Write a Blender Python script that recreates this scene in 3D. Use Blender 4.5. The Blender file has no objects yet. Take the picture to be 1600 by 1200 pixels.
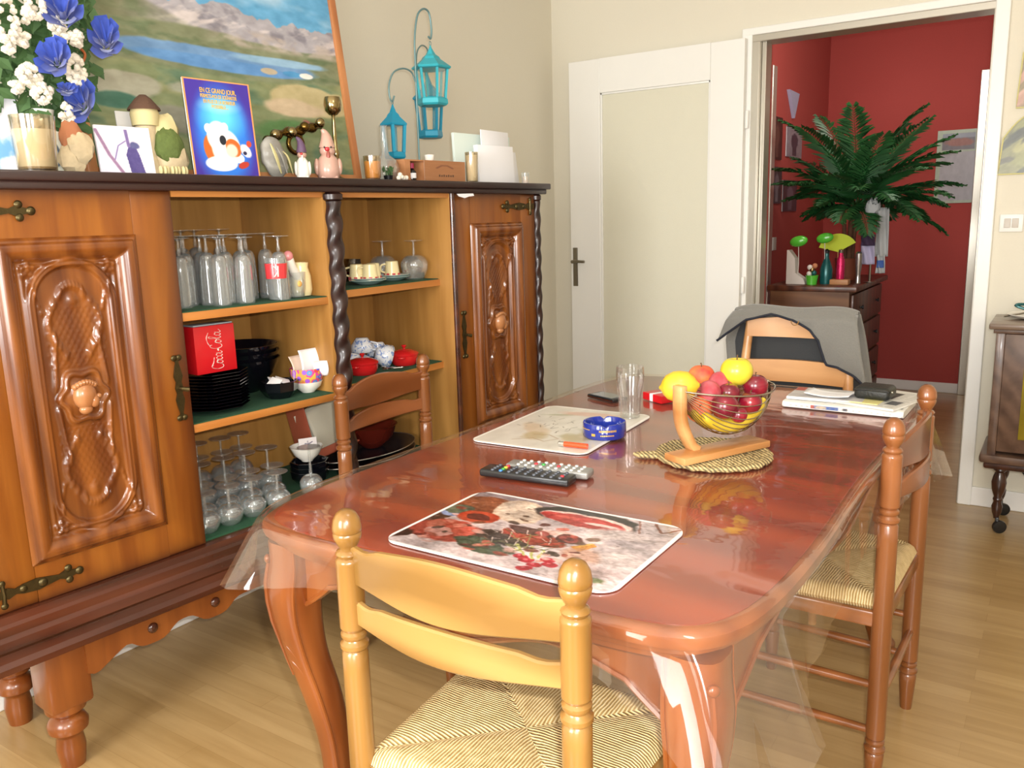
import bpy, bmesh, math, random
import numpy as np
from mathutils import Vector, Matrix
random.seed(7)
PI = math.pi
col = bpy.context.scene.collection
sc = bpy.context.scene

# ------------------------------------------------------------------ colour / material helpers
def lin(c):
    if isinstance(c, str):
        c = c.lstrip('#'); c = [int(c[i:i+2], 16)/255 for i in (0, 2, 4)]
    return tuple((x/12.92 if x <= .04045 else ((x+.055)/1.055)**2.4) for x in c)
def rgba(c): return (*lin(c), 1.0)
class NT:
    def __init__(s, name):
        s.m = bpy.data.materials.new(name); s.m.use_nodes = True
        s.n = s.m.node_tree.nodes; s.l = s.m.node_tree.links
        s.b = s.n['Principled BSDF']; s.out = s.n['Material Output']
    def add(s, t, **k):
        nd = s.n.new(t)
        for a, v in k.items():
            if a.startswith('i_'): nd.inputs[a[2:].replace('_', ' ')].default_value = v
            else: setattr(nd, a, v)
        return nd
    def ln(s, a, b): s.l.new(a, b)
    def coords(s, scale=(1, 1, 1), kind='Object', rot=(0, 0, 0)):
        tc = s.add('ShaderNodeTexCoord'); mp = s.add('ShaderNodeMapping')
        mp.inputs['Scale'].default_value = scale; mp.inputs['Rotation'].default_value = rot
        s.ln(tc.outputs[kind], mp.inputs['Vector']); return mp.outputs['Vector']
    def ramp(s, fac, stops):
        r = s.add('ShaderNodeValToRGB'); e = r.color_ramp.elements
        while len(e) < len(stops): e.new(.5)
        for i, (p, c) in enumerate(stops): e[i].position = p; e[i].color = rgba(c)
        s.ln(fac, r.inputs['Fac']); return r.outputs['Color']
    def bump(s, h, st=.2, d=.01):
        b = s.add('ShaderNodeBump'); b.inputs['Strength'].default_value = st; b.inputs['Distance'].default_value = d
        s.ln(h, b.inputs['Height']); s.ln(b.outputs['Normal'], s.b.inputs['Normal'])
def mat(name, c, rough=.5, metal=0., coat=0., emit=None, es=1., noise=0., spec=.5, bump=0., bscale=60., alpha=1., sheen=0.):
    t = NT(name); b = t.b
    b.inputs['Base Color'].default_value = rgba(c); b.inputs['Roughness'].default_value = rough
    b.inputs['Metallic'].default_value = metal; b.inputs['Coat Weight'].default_value = coat
    b.inputs['Coat Roughness'].default_value = .08; b.inputs['Specular IOR Level'].default_value = spec
    b.inputs['Alpha'].default_value = alpha; b.inputs['Sheen Weight'].default_value = sheen
    v = t.coords()
    nz = t.add('ShaderNodeTexNoise'); nz.inputs['Scale'].default_value = bscale if bump else 9.; nz.inputs['Detail'].default_value = 4
    t.ln(v, nz.inputs['Vector'])
    if noise:
        k = lin(c)
        mx = t.add('ShaderNodeMixRGB'); mx.inputs['Color1'].default_value = (*[x*(1-noise) for x in k], 1); mx.inputs['Color2'].default_value = (*[min(1, x*(1+noise)) for x in k], 1)
        t.ln(nz.outputs['Fac'], mx.inputs['Fac']); t.ln(mx.outputs['Color'], b.inputs['Base Color'])
    if bump: t.bump(nz.outputs['Fac'], bump, .004)
    return t.m
def wood(name, dark, light, axis='Z', sc_=1., rough=.3, coat=.4, rings=.5, bump=.03):
    t = NT(name)
    s = {'X': (2, 22, 22), 'Y': (22, 2, 22), 'Z': (22, 22, 2)}[axis]
    v = t.coords(tuple(x*sc_ for x in s))
    n1 = t.add('ShaderNodeTexNoise'); n1.inputs['Scale'].default_value = 1.; n1.inputs['Detail'].default_value = 5; n1.inputs['Distortion'].default_value = .6
    t.ln(v, n1.inputs['Vector'])
    s2 = {'X': (.6, 5, 5), 'Y': (5, .6, 5), 'Z': (5, 5, .6)}[axis]
    v2 = t.coords(tuple(x*sc_ for x in s2))
    w = t.add('ShaderNodeTexWave', wave_type='BANDS', bands_direction='DIAGONAL'); w.inputs['Scale'].default_value = 1.4; w.inputs['Distortion'].default_value = 5.; w.inputs['Detail'].default_value = 2
    t.ln(v2, w.inputs['Vector'])
    mx = t.add('ShaderNodeMixRGB'); mx.inputs['Fac'].default_value = rings
    t.ln(n1.outputs['Fac'], mx.inputs['Color1']); t.ln(w.outputs['Fac'], mx.inputs['Color2'])
    c = t.ramp(mx.outputs['Color'], [(.25, dark), (.75, light)])
    t.ln(c, t.b.inputs['Base Color'])
    t.b.inputs['Roughness'].default_value = rough; t.b.inputs['Coat Weight'].default_value = coat; t.b.inputs['Coat Roughness'].default_value = .12
    if bump: t.bump(n1.outputs['Fac'], bump, .004)
    return t.m
def glassy(name, tint='#ffffff', base=.06, edge=.75, rough=.02, milk=0., milkcol='#ffffff', bump=0.):
    """thin clear sheet or thin-walled glass: see-through face on, mirror-like at grazing angles"""
    t = NT(name); t.n.remove(t.b)
    tr = t.add('ShaderNodeBsdfTransparent'); tr.inputs['Color'].default_value = rgba(tint)
    gl = t.add('ShaderNodeBsdfGlossy'); gl.inputs['Roughness'].default_value = rough; gl.inputs['Color'].default_value = (1, 1, 1, 1)
    lw = t.add('ShaderNodeLayerWeight'); lw.inputs['Blend'].default_value = .35
    mr = t.add('ShaderNodeMapRange'); mr.inputs['To Min'].default_value = base; mr.inputs['To Max'].default_value = edge
    t.ln(lw.outputs['Facing'], mr.inputs['Value'])
    mx = t.add('ShaderNodeMixShader'); t.ln(mr.outputs['Result'], mx.inputs['Fac']); t.ln(tr.outputs[0], mx.inputs[1]); t.ln(gl.outputs[0], mx.inputs[2])
    last = mx.outputs[0]
    if milk:
        df = t.add('ShaderNodeBsdfDiffuse'); df.inputs['Color'].default_value = rgba(milkcol)
        m2 = t.add('ShaderNodeMixShader'); m2.inputs['Fac'].default_value = milk
        t.ln(last, m2.inputs[1]); t.ln(df.outputs[0], m2.inputs[2]); last = m2.outputs[0]
    if bump:
        v = t.coords((4, 9, 4)); nz = t.add('ShaderNodeTexNoise'); nz.inputs['Scale'].default_value = 1.; nz.inputs['Detail'].default_value = 2; nz.inputs['Distortion'].default_value = .8
        t.ln(v, nz.inputs['Vector']); bp = t.add('ShaderNodeBump'); bp.inputs['Strength'].default_value = bump; bp.inputs['Distance'].default_value = .01
        t.ln(nz.outputs['Fac'], bp.inputs['Height']); t.ln(bp.outputs['Normal'], gl.inputs['Normal']); t.ln(bp.outputs['Normal'], lw.inputs['Normal'])
    t.ln(last, t.out.inputs['Surface']); return t.m
def colattr(name, rough=.5, coat=0.):
    t = NT(name); a = t.add('ShaderNodeAttribute', attribute_name='Col'); t.ln(a.outputs['Color'], t.b.inputs['Base Color'])
    t.b.inputs['Roughness'].default_value = rough; t.b.inputs['Coat Weight'].default_value = coat; return t.m

M = {}
M['wall'] = mat('wall_paint', '#e0dac9', .9, noise=.02, bump=.05, bscale=140)
M['ceil'] = mat('ceiling_paint', '#efece4', .9)
M['white'] = mat('white_gloss_paint', '#efeee9', .35, noise=.015)
M['base'] = mat('white_skirting', '#f0eeea', .4)
M['alu'] = mat('metal_frame_paint', '#b9b4a8', .28, .55)
M['steel'] = mat('dull_steel', '#8e887c', .3, .9)
M['door_glass'] = mat('door_frosted_glass', '#dcd9c6', .45, noise=.02, bump=.25, bscale=260)
M['red'] = mat('red_wall', '#ac4640', .85, noise=.06, bump=.05, bscale=120)
M['cab'] = wood('cabinet_wood', '#5e2a0f', '#84461c', 'Z', 1, .27, .4, .15)
M['cab_frame'] = wood('cabinet_frame_wood', '#6a3210', '#8e5020', 'Z', 1, .3, .35, .12)
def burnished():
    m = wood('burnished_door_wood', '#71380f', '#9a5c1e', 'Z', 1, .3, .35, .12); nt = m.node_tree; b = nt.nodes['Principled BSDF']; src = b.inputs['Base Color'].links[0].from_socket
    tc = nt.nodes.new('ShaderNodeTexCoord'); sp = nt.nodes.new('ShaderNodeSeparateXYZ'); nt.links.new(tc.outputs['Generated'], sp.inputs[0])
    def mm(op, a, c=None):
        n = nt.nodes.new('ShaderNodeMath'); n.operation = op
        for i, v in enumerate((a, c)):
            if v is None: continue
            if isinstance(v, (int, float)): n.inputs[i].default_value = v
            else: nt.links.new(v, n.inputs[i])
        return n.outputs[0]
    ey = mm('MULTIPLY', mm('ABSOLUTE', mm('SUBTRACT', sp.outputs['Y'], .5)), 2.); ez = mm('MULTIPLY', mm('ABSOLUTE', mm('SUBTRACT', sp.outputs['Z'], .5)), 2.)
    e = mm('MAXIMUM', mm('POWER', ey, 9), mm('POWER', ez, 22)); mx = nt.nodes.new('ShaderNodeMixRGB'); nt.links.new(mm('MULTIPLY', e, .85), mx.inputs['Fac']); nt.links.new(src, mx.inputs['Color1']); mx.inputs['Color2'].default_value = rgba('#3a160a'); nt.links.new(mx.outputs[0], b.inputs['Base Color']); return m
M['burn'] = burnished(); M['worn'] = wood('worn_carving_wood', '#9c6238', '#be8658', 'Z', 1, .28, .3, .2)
M['cab_dark'] = wood('cabinet_dark_wood', '#1c0b0a', '#2e1510', 'Y', 1, .38, .25, .3)
M['cab_mold'] = wood('cabinet_moulding_wood', '#32160d', '#572a18', 'Y', 1, .26, .5, .3)
M['carve'] = wood('carved_panel_wood', '#5c2d10', '#8a4f1e', 'Z', 1.4, .26, .5, .3)
M['inner'] = wood('cabinet_inner_wood', '#96682f', '#b48444', 'Z', 1, .45, .1, .15)
M['shelf'] = wood('shelf_edge_wood', '#a5652c', '#c0803e', 'Y', 1, .35, .2, .2)
M['felt'] = mat('green_felt', '#1c4a30', .95, noise=.15, bump=.2, bscale=300)
M['bronze'] = mat('aged_bronze', '#54492e', .38, .85, noise=.35, bump=.2, bscale=90)
M['table_top'] = wood('table_top_wood', '#722410', '#943a16', 'X', .6, .25, .3, .4, .01)
M['table'] = wood('table_frame_wood', '#6e3410', '#8e4e20', 'Z', .8, .3, .5, .3)
M['chair'] = wood('honey_chair_wood', '#74501f', '#9a7038', 'Z', .8, .28, .5, .45)
M['chair_slat'] = wood('honey_slat_wood', '#7c5a2a', '#a47e46', 'X', .7, .3, .4, .6)
M['chair_red'] = wood('brown_chair_wood', '#74431f', '#965c34', 'Z', .8, .28, .5, .4)
M['chair_red_slat'] = wood('brown_slat_wood', '#6e3c1c', '#8e5430', 'X', .7, .3, .4, .5)
M['chair_pale'] = wood('orange_chair_wood', '#bb8450', '#d6a370', 'X', .7, .35, .3, .4)
M['chrome'] = mat('chrome', '#d8d8d8', .12, 1.)
M['black'] = mat('black_plastic', '#17181b', .3, coat=.2)
M['black_glaze'] = mat('black_glass', '#0c0c12', .08, coat=.5)
M['glass'] = glassy('drinking_glass', '#f6f8f8', .05, .62, .05, .06)
M['glassl'] = glassy('lower_drinking_glass', '#f4f7f7', .07, .7, .05, .07)
M['pint'] = glassy('clear_pint_glass', '#fafafa', .04, .55, .03, .012)
M['bottle_glass'] = glassy('lantern_glass', '#fbfaf5', .05, .6)
M['sheet'] = glassy('clear_plastic_sheet', '#fdfaf6', .022, .34, .04, .018, '#fff1e4', .16)
M['ceramic'] = mat('white_ceramic', '#f0ece2', .15, coat=.4)
M['cream'] = mat('cream_ceramic', '#efe0ae', .2, coat=.3)
M['redpot'] = mat('red_enamel', '#c81f22', .15, coat=.6)
M['cyan'] = mat('turquoise_metal', '#35a9b8', .4, .1, noise=.08)
M['cyan2'] = mat('blue_turquoise_metal', '#1f93b6', .35, .1, noise=.08)
M['paper'] = mat('white_paper', '#efeff2', .8)
M['paper_pink'] = mat('pale_pink_paper', '#efd6c2', .8)
M['gold'] = mat('gold_candle_holder', '#b6a888', .25, .8)
M['wax'] = mat('cream_wax', '#efe8da', .5)
M['waxor'] = mat('orange_wax', '#f0b060', .45)
M['grey_fleece'] = mat('grey_fleece', '#76746e', .95, noise=.1, bump=.3, bscale=220, sheen=.4)
M['charcoal'] = mat('charcoal_lining', '#3b3c3d', .95, noise=.08, bump=.2, bscale=260)
M['piping'] = mat('navy_piping', '#1c1f2b', .8)

# ------------------------------------------------------------------ mesh helpers
def finish(name, bm, m, parent=None, loc=None, rot=None, smooth=True, angle=40):
    me = bpy.data.meshes.new(name); bmesh.ops.recalc_face_normals(bm, faces=bm.faces[:]) if smooth != 'raw' else None
    bm.to_mesh(me); bm.free()
    for x in (m if isinstance(m, (list, tuple)) else [m]): me.materials.append(M[x] if isinstance(x, str) else x)
    o = bpy.data.objects.new(name, me); col.objects.link(o)
    if smooth:
        me.shade_smooth()
        try: me.set_sharp_from_angle(angle=math.radians(angle))
        except Exception: pass
    if loc is not None: o.location = loc
    if rot is not None: o.rotation_euler = rot
    if parent is not None: o.parent = parent
    return o
def part(name, bm, m, parent, loc=None, rot=None, label=None, smooth=True, angle=40):
    o = finish(name, bm, m, parent, loc, rot, smooth, angle)
    if label: o['label'] = label
    return o
def tag(o, label, cat, group=None, kind=None):
    if label: o['label'] = label
    if cat: o['category'] = cat
    if group: o['group'] = group
    if kind: o['kind'] = kind
    return o
def thing(name, label, cat, loc=(0, 0, 0), rz=0, group=None):
    o = bpy.data.objects.new(name, None); o.empty_display_size = .05; col.objects.link(o)
    o.location = loc; o.rotation_euler = (0, 0, rz); return tag(o, label, cat, group)
def solo(name, bm, m, label, cat, loc=(0, 0, 0), rot=(0, 0, 0), group=None, smooth=True, angle=40):
    return tag(finish(name, bm, m, None, loc, rot, smooth, angle), label, cat, group)
def struct(name, bm, m, parent=None, smooth=False):
    o = finish(name, bm, m, parent, smooth=smooth)
    if parent is None: o['kind'] = 'structure'
    return o
def dup(o, loc=None, rz=None, label=None, group=None, parent=None):
    c = o.copy(); col.objects.link(c)
    if parent is not None: c.parent = parent
    if loc is not None: c.location = loc
    if rz is not None: c.rotation_euler = (0, 0, rz)
    if label: c['label'] = label
    if group: c['group'] = group
    for ch in list(o.children): dup(ch, parent=c)
    return c
def B(): return bmesh.new()
def box(bm, sx, sy, sz, c=(0, 0, 0), bev=0., rot=None, mi=0, seg=2):
    r = bmesh.ops.create_cube(bm, size=1.); vs = r['verts']
    bmesh.ops.scale(bm, vec=(sx, sy, sz), verts=vs)
    fs = list({f for v in vs for f in v.link_faces})
    if bev:
        es = list({e for v in vs for e in v.link_edges})
        rr = bmesh.ops.bevel(bm, geom=es, offset=min(bev, .45*min(sx, sy, sz)), segments=seg, affect='EDGES', profile=.5)
        vs = list({v for f in rr['faces'] for v in f.verts} | {v for v in vs if v.is_valid}); fs = list({f for v in vs for f in v.link_faces})
    if rot is not None: bmesh.ops.transform(bm, matrix=rot if isinstance(rot, Matrix) else Matrix.Rotation(rot, 4, 'Z'), verts=vs)
    bmesh.ops.translate(bm, vec=c, verts=vs)
    for f in fs: f.material_index = mi
    return bm
def bx(x0, x1, y0, y1, z0, z1, bev=0., bm=None, mi=0):
    return box(bm if bm is not None else B(), abs(x1-x0), abs(y1-y0), abs(z1-z0), ((x0+x1)/2, (y0+y1)/2, (z0+z1)/2), bev, mi=mi)
def lathe(bm, prof, seg=32, c=(0, 0, 0), mi=0, M4=None, twist=None, close=True):
    rings = []; cv = Vector(c)
    def P(p): return (M4 @ Vector(p)) if M4 is not None else Vector(p)+cv
    for r, z in prof:
        if r < 1e-5: rings.append([bm.verts.new(P((0, 0, z)))])
        else: rings.append([bm.verts.new(P((r*math.cos(2*PI*i/seg), r*math.sin(2*PI*i/seg), z))) for i in range(seg)])
    for a, b in zip(rings[:-1], rings[1:]):
        for i in range(seg):
            j = (i+1) % seg
            q = [a[i % len(a)], a[j % len(a)], b[j % len(b)], b[i % len(b)]]
            q2 = []
            for v in q:
                if v not in q2: q2.append(v)
            if len(q2) > 2:
                f = bm.faces.new(q2); f.material_index = mi
    if close:
        for rg in (rings[0], rings[-1]):
            if len(rg) > 2:
                try: bm.faces.new(rg).material_index = mi
                except ValueError: pass
    return bm
def tube(bm, pts, r, seg=8, mi=0, closed=False, flat=1.):
    pts = [Vector(p) for p in pts]; n = len(pts); rings = []
    up = None
    for i, p in enumerate(pts):
        if closed: d = pts[(i+1) % n]-pts[i-1]
        else: d = pts[min(i+1, n-1)]-pts[max(i-1, 0)]
        if d.length < 1e-9: d = Vector((0, 0, 1))
        d.normalize()
        if up is None:
            up = Vector((0, 0, 1)) if abs(d.z) < .9 else Vector((1, 0, 0))
        s = d.cross(up)
        if s.length < 1e-6: s = d.cross(Vector((.3, 1, .2)))
        s.normalize(); u2 = s.cross(d).normalized(); up = u2
        rr = r[i] if isinstance(r, (list, tuple)) else r
        rings.append([bm.verts.new(p+s*rr*math.cos(2*PI*k/seg)+u2*rr*flat*math.sin(2*PI*k/seg)) for k in range(seg)])
    rng = range(n) if closed else range(n-1)
    for i in rng:
        a, b = rings[i], rings[(i+1) % n]
        for k in range(seg):
            f = bm.faces.new([a[k], a[(k+1) % seg], b[(k+1) % seg], b[k]]); f.material_index = mi
    if not closed:
        for rg in (rings[0], rings[-1]): bm.faces.new(rg).material_index = mi
    return bm
def prism(bm, pts, d, plane='XZ', off=0., mi=0, bev=0.):
    """closed outline extruded by d; plane XZ -> depth along Y, YZ -> along X, XY -> along Z"""
    def P(a, b, t):
        return {'XZ': (a, t, b), 'YZ': (t, a, b), 'XY': (a, b, t)}[plane]
    v0 = [bm.verts.new(P(a, b, off)) for a, b in pts]; v1 = [bm.verts.new(P(a, b, off+d)) for a, b in pts]
    fs = []
    n = len(pts)
    for i in range(n): fs.append(bm.faces.new([v0[i], v0[(i+1) % n], v1[(i+1) % n], v1[i]]))
    f0 = bm.faces.new(v0); f1 = bm.faces.new(v1[::-1]); fs += [f0, f1]
    for f in fs: f.material_index = mi
    bm.normal_update()
    if n > 4: bmesh.ops.triangulate(bm, faces=[f0, f1], ngon_method='EAR_CLIP')
    return bm
def ball(bm, r, c=(0, 0, 0), s=(1, 1, 1), seg=16, mi=0, rot=None):
    rr = bmesh.ops.create_uvsphere(bm, u_segments=seg, v_segments=max(6, seg*2//3), radius=r); vs = rr['verts']
    bmesh.ops.scale(bm, vec=s, verts=vs)
    if rot is not None: bmesh.ops.transform(bm, matrix=rot, verts=vs)
    bmesh.ops.translate(bm, vec=c, verts=vs)
    for f in {f for v in vs for f in v.link_faces}: f.material_index = mi
    return bm
def grid(bm, fn, nu, nv, mi=0, closeu=False):
    vs = [[bm.verts.new(fn(i/nu, j/nv)) for j in range(nv+1)] for i in range(nu if closeu else nu+1)]
    n = len(vs)
    for i in range(nu):
        for j in range(nv):
            f = bm.faces.new([vs[i][j], vs[(i+1) % n][j], vs[(i+1) % n][j+1], vs[i][j+1]]); f.material_index = mi
    return bm
def catmull(pts, k=6):
    out = []; P = [Vector(p) for p in pts]; P = [P[0]*2-P[1]]+P+[P[-1]*2-P[-2]]
    for i in range(1, len(P)-2):
        for j in range(k):
            t = j/k; a, b, c, d = P[i-1:i+3]
            out.append(.5*((2*b)+(c-a)*t+(2*a-5*b+4*c-d)*t*t+(3*b-a-3*c+d)*t**3))
    out.append(P[-2]); return out

# ---- numpy painting, artwork laid in vertex colours on a fine grid
rng_ = np.random.RandomState(3)
_G = rng_.rand(64, 64)
def vnoise(x, y):
    xi = np.floor(x).astype(int); yi = np.floor(y).astype(int); fx = x-xi; fy = y-yi
    fx = fx*fx*(3-2*fx); fy = fy*fy*(3-2*fy)
    g = lambda a, b: _G[a % 64, b % 64]
    return (g(xi, yi)*(1-fx)+g(xi+1, yi)*fx)*(1-fy)+(g(xi, yi+1)*(1-fx)+g(xi+1, yi+1)*fx)*fy
def fbm(x, y, o=4):
    s = 0; a = .5
    for k in range(o): s = s+a*vnoise(x*2**k+k*7.3, y*2**k+k*3.1); a *= .5
    return s
class Art:
    def __init__(s, nx, ny):
        s.U, s.V = np.meshgrid(np.linspace(0, 1, nx), np.linspace(0, 1, ny), indexing='ij'); s.C = np.zeros((nx, ny, 3))
    def fill(s, m, c, a=1.):
        c = np.array([int(c.lstrip('#')[i:i+2], 16)/255 for i in (0, 2, 4)]) if isinstance(c, str) else c
        m = np.clip(m, 0, 1)[..., None]*a; s.C = s.C*(1-m)+c*m
    def ell(s, cx, cy, rx, ry, c, rot=0, soft=.12, wob=0., a=1.):
        x = s.U-cx; y = s.V-cy; r = math.radians(rot)
        p = (x*math.cos(r)+y*math.sin(r))/rx; q = (-x*math.sin(r)+y*math.cos(r))/ry
        d = np.sqrt(p*p+q*q)
        if wob: d = d+wob*(fbm(s.U*14+cx*9, s.V*14+cy*9)-.5)
        s.fill((1-d)/soft+.5, c, a)
    def rect(s, x0, x1, y0, y1, c, soft=.004, a=1.):
        m = np.clip(np.minimum.reduce([s.U-x0, x1-s.U, s.V-y0, y1-s.V])/soft+.5, 0, 1); s.fill(m, c, a)
    def poly(s, pts, c, soft=.006, a=1.):
        inside = np.zeros(s.U.shape, bool); n = len(pts)
        for i in range(n):
            x0, y0 = pts[i]; x1, y1 = pts[(i+1) % n]
            if y0 == y1: continue
            cond = ((y0 > s.V) != (y1 > s.V)) & (s.U < (x1-x0)*(s.V-y0)/(y1-y0)+x0); inside ^= cond
        s.fill(inside.astype(float), c, a)
    def line(s, pts, w, c, a=1.):
        d = np.full(s.U.shape, 9.)
        for (x0, y0), (x1, y1) in zip(pts[:-1], pts[1:]):
            dx, dy = x1-x0, y1-y0; L = dx*dx+dy*dy+1e-12
            t = np.clip(((s.U-x0)*dx+(s.V-y0)*dy)/L, 0, 1); d = np.minimum(d, np.hypot(s.U-x0-t*dx, s.V-y0-t*dy))
        s.fill((w-d)/(w*.5)+.5, c, a)
    def speck(s, amt=.05, f=60): s.C = np.clip(s.C+(fbm(s.U*f, s.V*f)[..., None]-.47)*amt*2, 0, 1)
def artmesh(name, art, w, h, thick, m, parent=None, plane='XZ', back='paper', fn=None, radius=0.):
    """front face carries the artwork; origin bottom centre for XZ (facing -Y), centre for XY (facing +Z)"""
    nx, ny = art.U.shape
    gu, gv = np.meshgrid(np.linspace(0, 1, nx), np.linspace(0, 1, ny), indexing='ij')
    x = (gu-.5)*w; y = gv*h if plane != 'XY' else (gv-.5)*h
    if radius:   # rounded corners: pull the border points in
        cx = np.clip(x, -w/2+radius, w/2-radius); cy = np.clip(y, -h/2+radius, h/2-radius)
        dx = x-cx; dy = y-cy; L = np.hypot(dx, dy); k = np.where((L > radius), radius/np.maximum(L, 1e-9), 1.); x = cx+dx*k; y = cy+dy*k
    z = np.zeros_like(x) if fn is None else fn(art.U, art.V)
    if plane == 'XZ': P = np.stack([x, z-thick/2, y], -1)
    elif plane == 'YZ': P = np.stack([thick/2-z, x, y], -1)
    else: P = np.stack([x, y, z+thick], -1)
    P = P.reshape(-1, 3); n = nx*ny
    off = {'XZ': (0, thick, 0), 'YZ': (-thick, 0, 0), 'XY': (0, 0, -thick)}[plane]
    id_ = np.arange(n).reshape(nx, ny)
    a, b, c, d = id_[:-1, :-1], id_[1:, :-1], id_[1:, 1:], id_[:-1, 1:]
    q = np.stack([a, b, c, d], -1).reshape(-1, 4)
    ring = np.concatenate([id_[:, 0], id_[-1, 1:], id_[::-1, -1][1:], id_[0, ::-1][1:-1]])
    nr = len(ring); PB = P[ring]+np.array(off)
    verts = np.concatenate([P, PB]).tolist(); faces = q.tolist()
    for i in range(nr):
        j = (i+1) % nr; faces.append([int(ring[j]), int(ring[i]), n+i, n+j])
    faces.append([n+i for i in range(nr)][::-1])
    me = bpy.data.meshes.new(name); me.from_pydata(verts, [], faces)
    ca = me.color_attributes.new('Col', 'FLOAT_COLOR', 'POINT')
    C = art.C.reshape(-1, 3); C = np.where(C <= .04045, C/12.92, ((C+.055)/1.055)**2.4)
    allc = np.ones((len(verts), 4), np.float32); allc[:n, :3] = C; allc[n:, :3] = C[ring] if back == 'same' else .75
    ca.data.foreach_set('color', allc.ravel())
    me.materials.append(m); me.update()
    if fn is not None: me.shade_smooth(); me.set_sharp_from_angle(angle=math.radians(35))
    o = bpy.data.objects.new(name, me); col.objects.link(o)
    if parent is not None: o.parent = parent
    return o
M['print'] = colattr('printed_paper', .45)
M['gloss_print'] = colattr('laminated_print', .3, .25)
def textmesh(name, body, size, m, parent, loc, rot, ext=.0006, align='CENTER', sx=1.):
    cu = bpy.data.curves.new(name, 'FONT'); cu.body = body; cu.size = size; cu.extrude = ext; cu.align_x = align; cu.align_y = 'CENTER'
    t = bpy.data.objects.new(name, cu); col.objects.link(t)
    dg = bpy.context.evaluated_depsgraph_get(); me = bpy.data.meshes.new_from_object(t.evaluated_get(dg))
    bpy.data.objects.remove(t); me.materials.clear(); me.materials.append(M[m] if isinstance(m, str) else m)
    o = bpy.data.objects.new(name, me); col.objects.link(o); o.parent = parent; o.location = loc; o.rotation_euler = rot; o.scale = (sx, 1, 1); return o

# ------------------------------------------------------------------ camera
CAM = Vector((2.3685, -4.052, 1.294)); YAW, PIT, ROL, F = -0.58450433, -0.19421328, -0.02825026, 1308.354
fw = Vector((math.sin(YAW)*math.cos(PIT), math.cos(YAW)*math.cos(PIT), math.sin(PIT))); rt = Vector((math.cos(YAW), -math.sin(YAW), 0)); up = rt.cross(fw)
r2 = math.cos(ROL)*rt+math.sin(ROL)*up; u2 = -math.sin(ROL)*rt+math.cos(ROL)*up
cd = bpy.data.cameras.new('camera'); cam = bpy.data.objects.new('camera', cd); col.objects.link(cam)
cd.sensor_width = 36; cd.lens = 36*F/1600; cd.clip_start = .05
cam.matrix_world = Matrix(((r2.x, u2.x, -fw.x, CAM.x), (r2.y, u2.y, -fw.y, CAM.y), (r2.z, u2.z, -fw.z, CAM.z), (0, 0, 0, 1)))
sc.camera = cam
# cabinet frame: local x outwards, y along the front, z up
AL = .0856; CO = Vector((.56, -2, 0)); CN = Vector((math.cos(AL), -math.sin(AL), 0)); CU = Vector((math.sin(AL), math.cos(AL), 0))
def cw(x, u, z): return CO+CN*x+CU*u+Vector((0, 0, z))

# ================================================================== THE ROOM
RX, RY, RZ = 4.35, -5.7, 2.52
OX0, OX1, OZ = 1.133, 2.047, 2.055      # opening to the hall
def floor_mat():
    t = NT('laminate_floor')
    v = t.coords((1, 1, 1))
    bk = t.add('ShaderNodeTexBrick', offset=.37, squash=1.); bk.inputs['Scale'].default_value = 1.
    bk.inputs['Brick Width'].default_value = .62; bk.inputs['Row Height'].default_value = .066; bk.inputs['Mortar Size'].default_value = .0007
    bk.inputs['Color1'].default_value = (.25, .25, .25, 1); bk.inputs['Color2'].default_value = (.8, .8, .8, 1); bk.inputs['Mortar'].default_value = (.0, .0, .0, 1)
    t.ln(v, bk.inputs['Vector'])
    v2 = t.coords((2.5, 30, 1)); n = t.add('ShaderNodeTexNoise'); n.inputs['Scale'].default_value = 1.; n.inputs['Detail'].default_value = 6; n.inputs['Distortion'].default_value = .5
    t.ln(v2, n.inputs['Vector'])
    mx = t.add('ShaderNodeMixRGB'); mx.inputs['Fac'].default_value = .62; t.ln(bk.outputs['Color'], mx.inputs['Color1']); t.ln(n.outputs['Fac'], mx.inputs['Color2'])
    c = t.ramp(mx.outputs['Color'], [(.05, '#80623c'), (.33, '#a08050'), (.72, '#bb9c6c')])
    t.ln(c, t.b.inputs['Base Color']); t.b.inputs['Roughness'].default_value = .3; t.b.inputs['Coat Weight'].default_value = .25; t.b.inputs['Coat Roughness'].default_value = .2
    t.bump(bk.outputs['Fac'], -.15, .002); return t.m
M['floor'] = floor_mat()
struct('floor', bx(-.1, RX+.1, RY-.1, 2.65, -.06, 0), 'floor')
struct('ceiling', bx(-.1, RX+.1, RY-.1, .1, RZ, RZ+.08), 'ceil')
struct('wall_left', bx(-.1, 0, RY, .1, 0, RZ), 'wall')
struct('wall_right', bx(RX, RX+.1, RY, .1, 0, RZ), 'wall')
b = bx(0, 1.064, 0, .1, 0, RZ); bx(2.062, RX, 0, .1, 0, RZ, bm=b); bx(1.064, 2.062, 0, .1, 2.09, RZ, bm=b)
struct('wall_back', b, 'wall')
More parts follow.
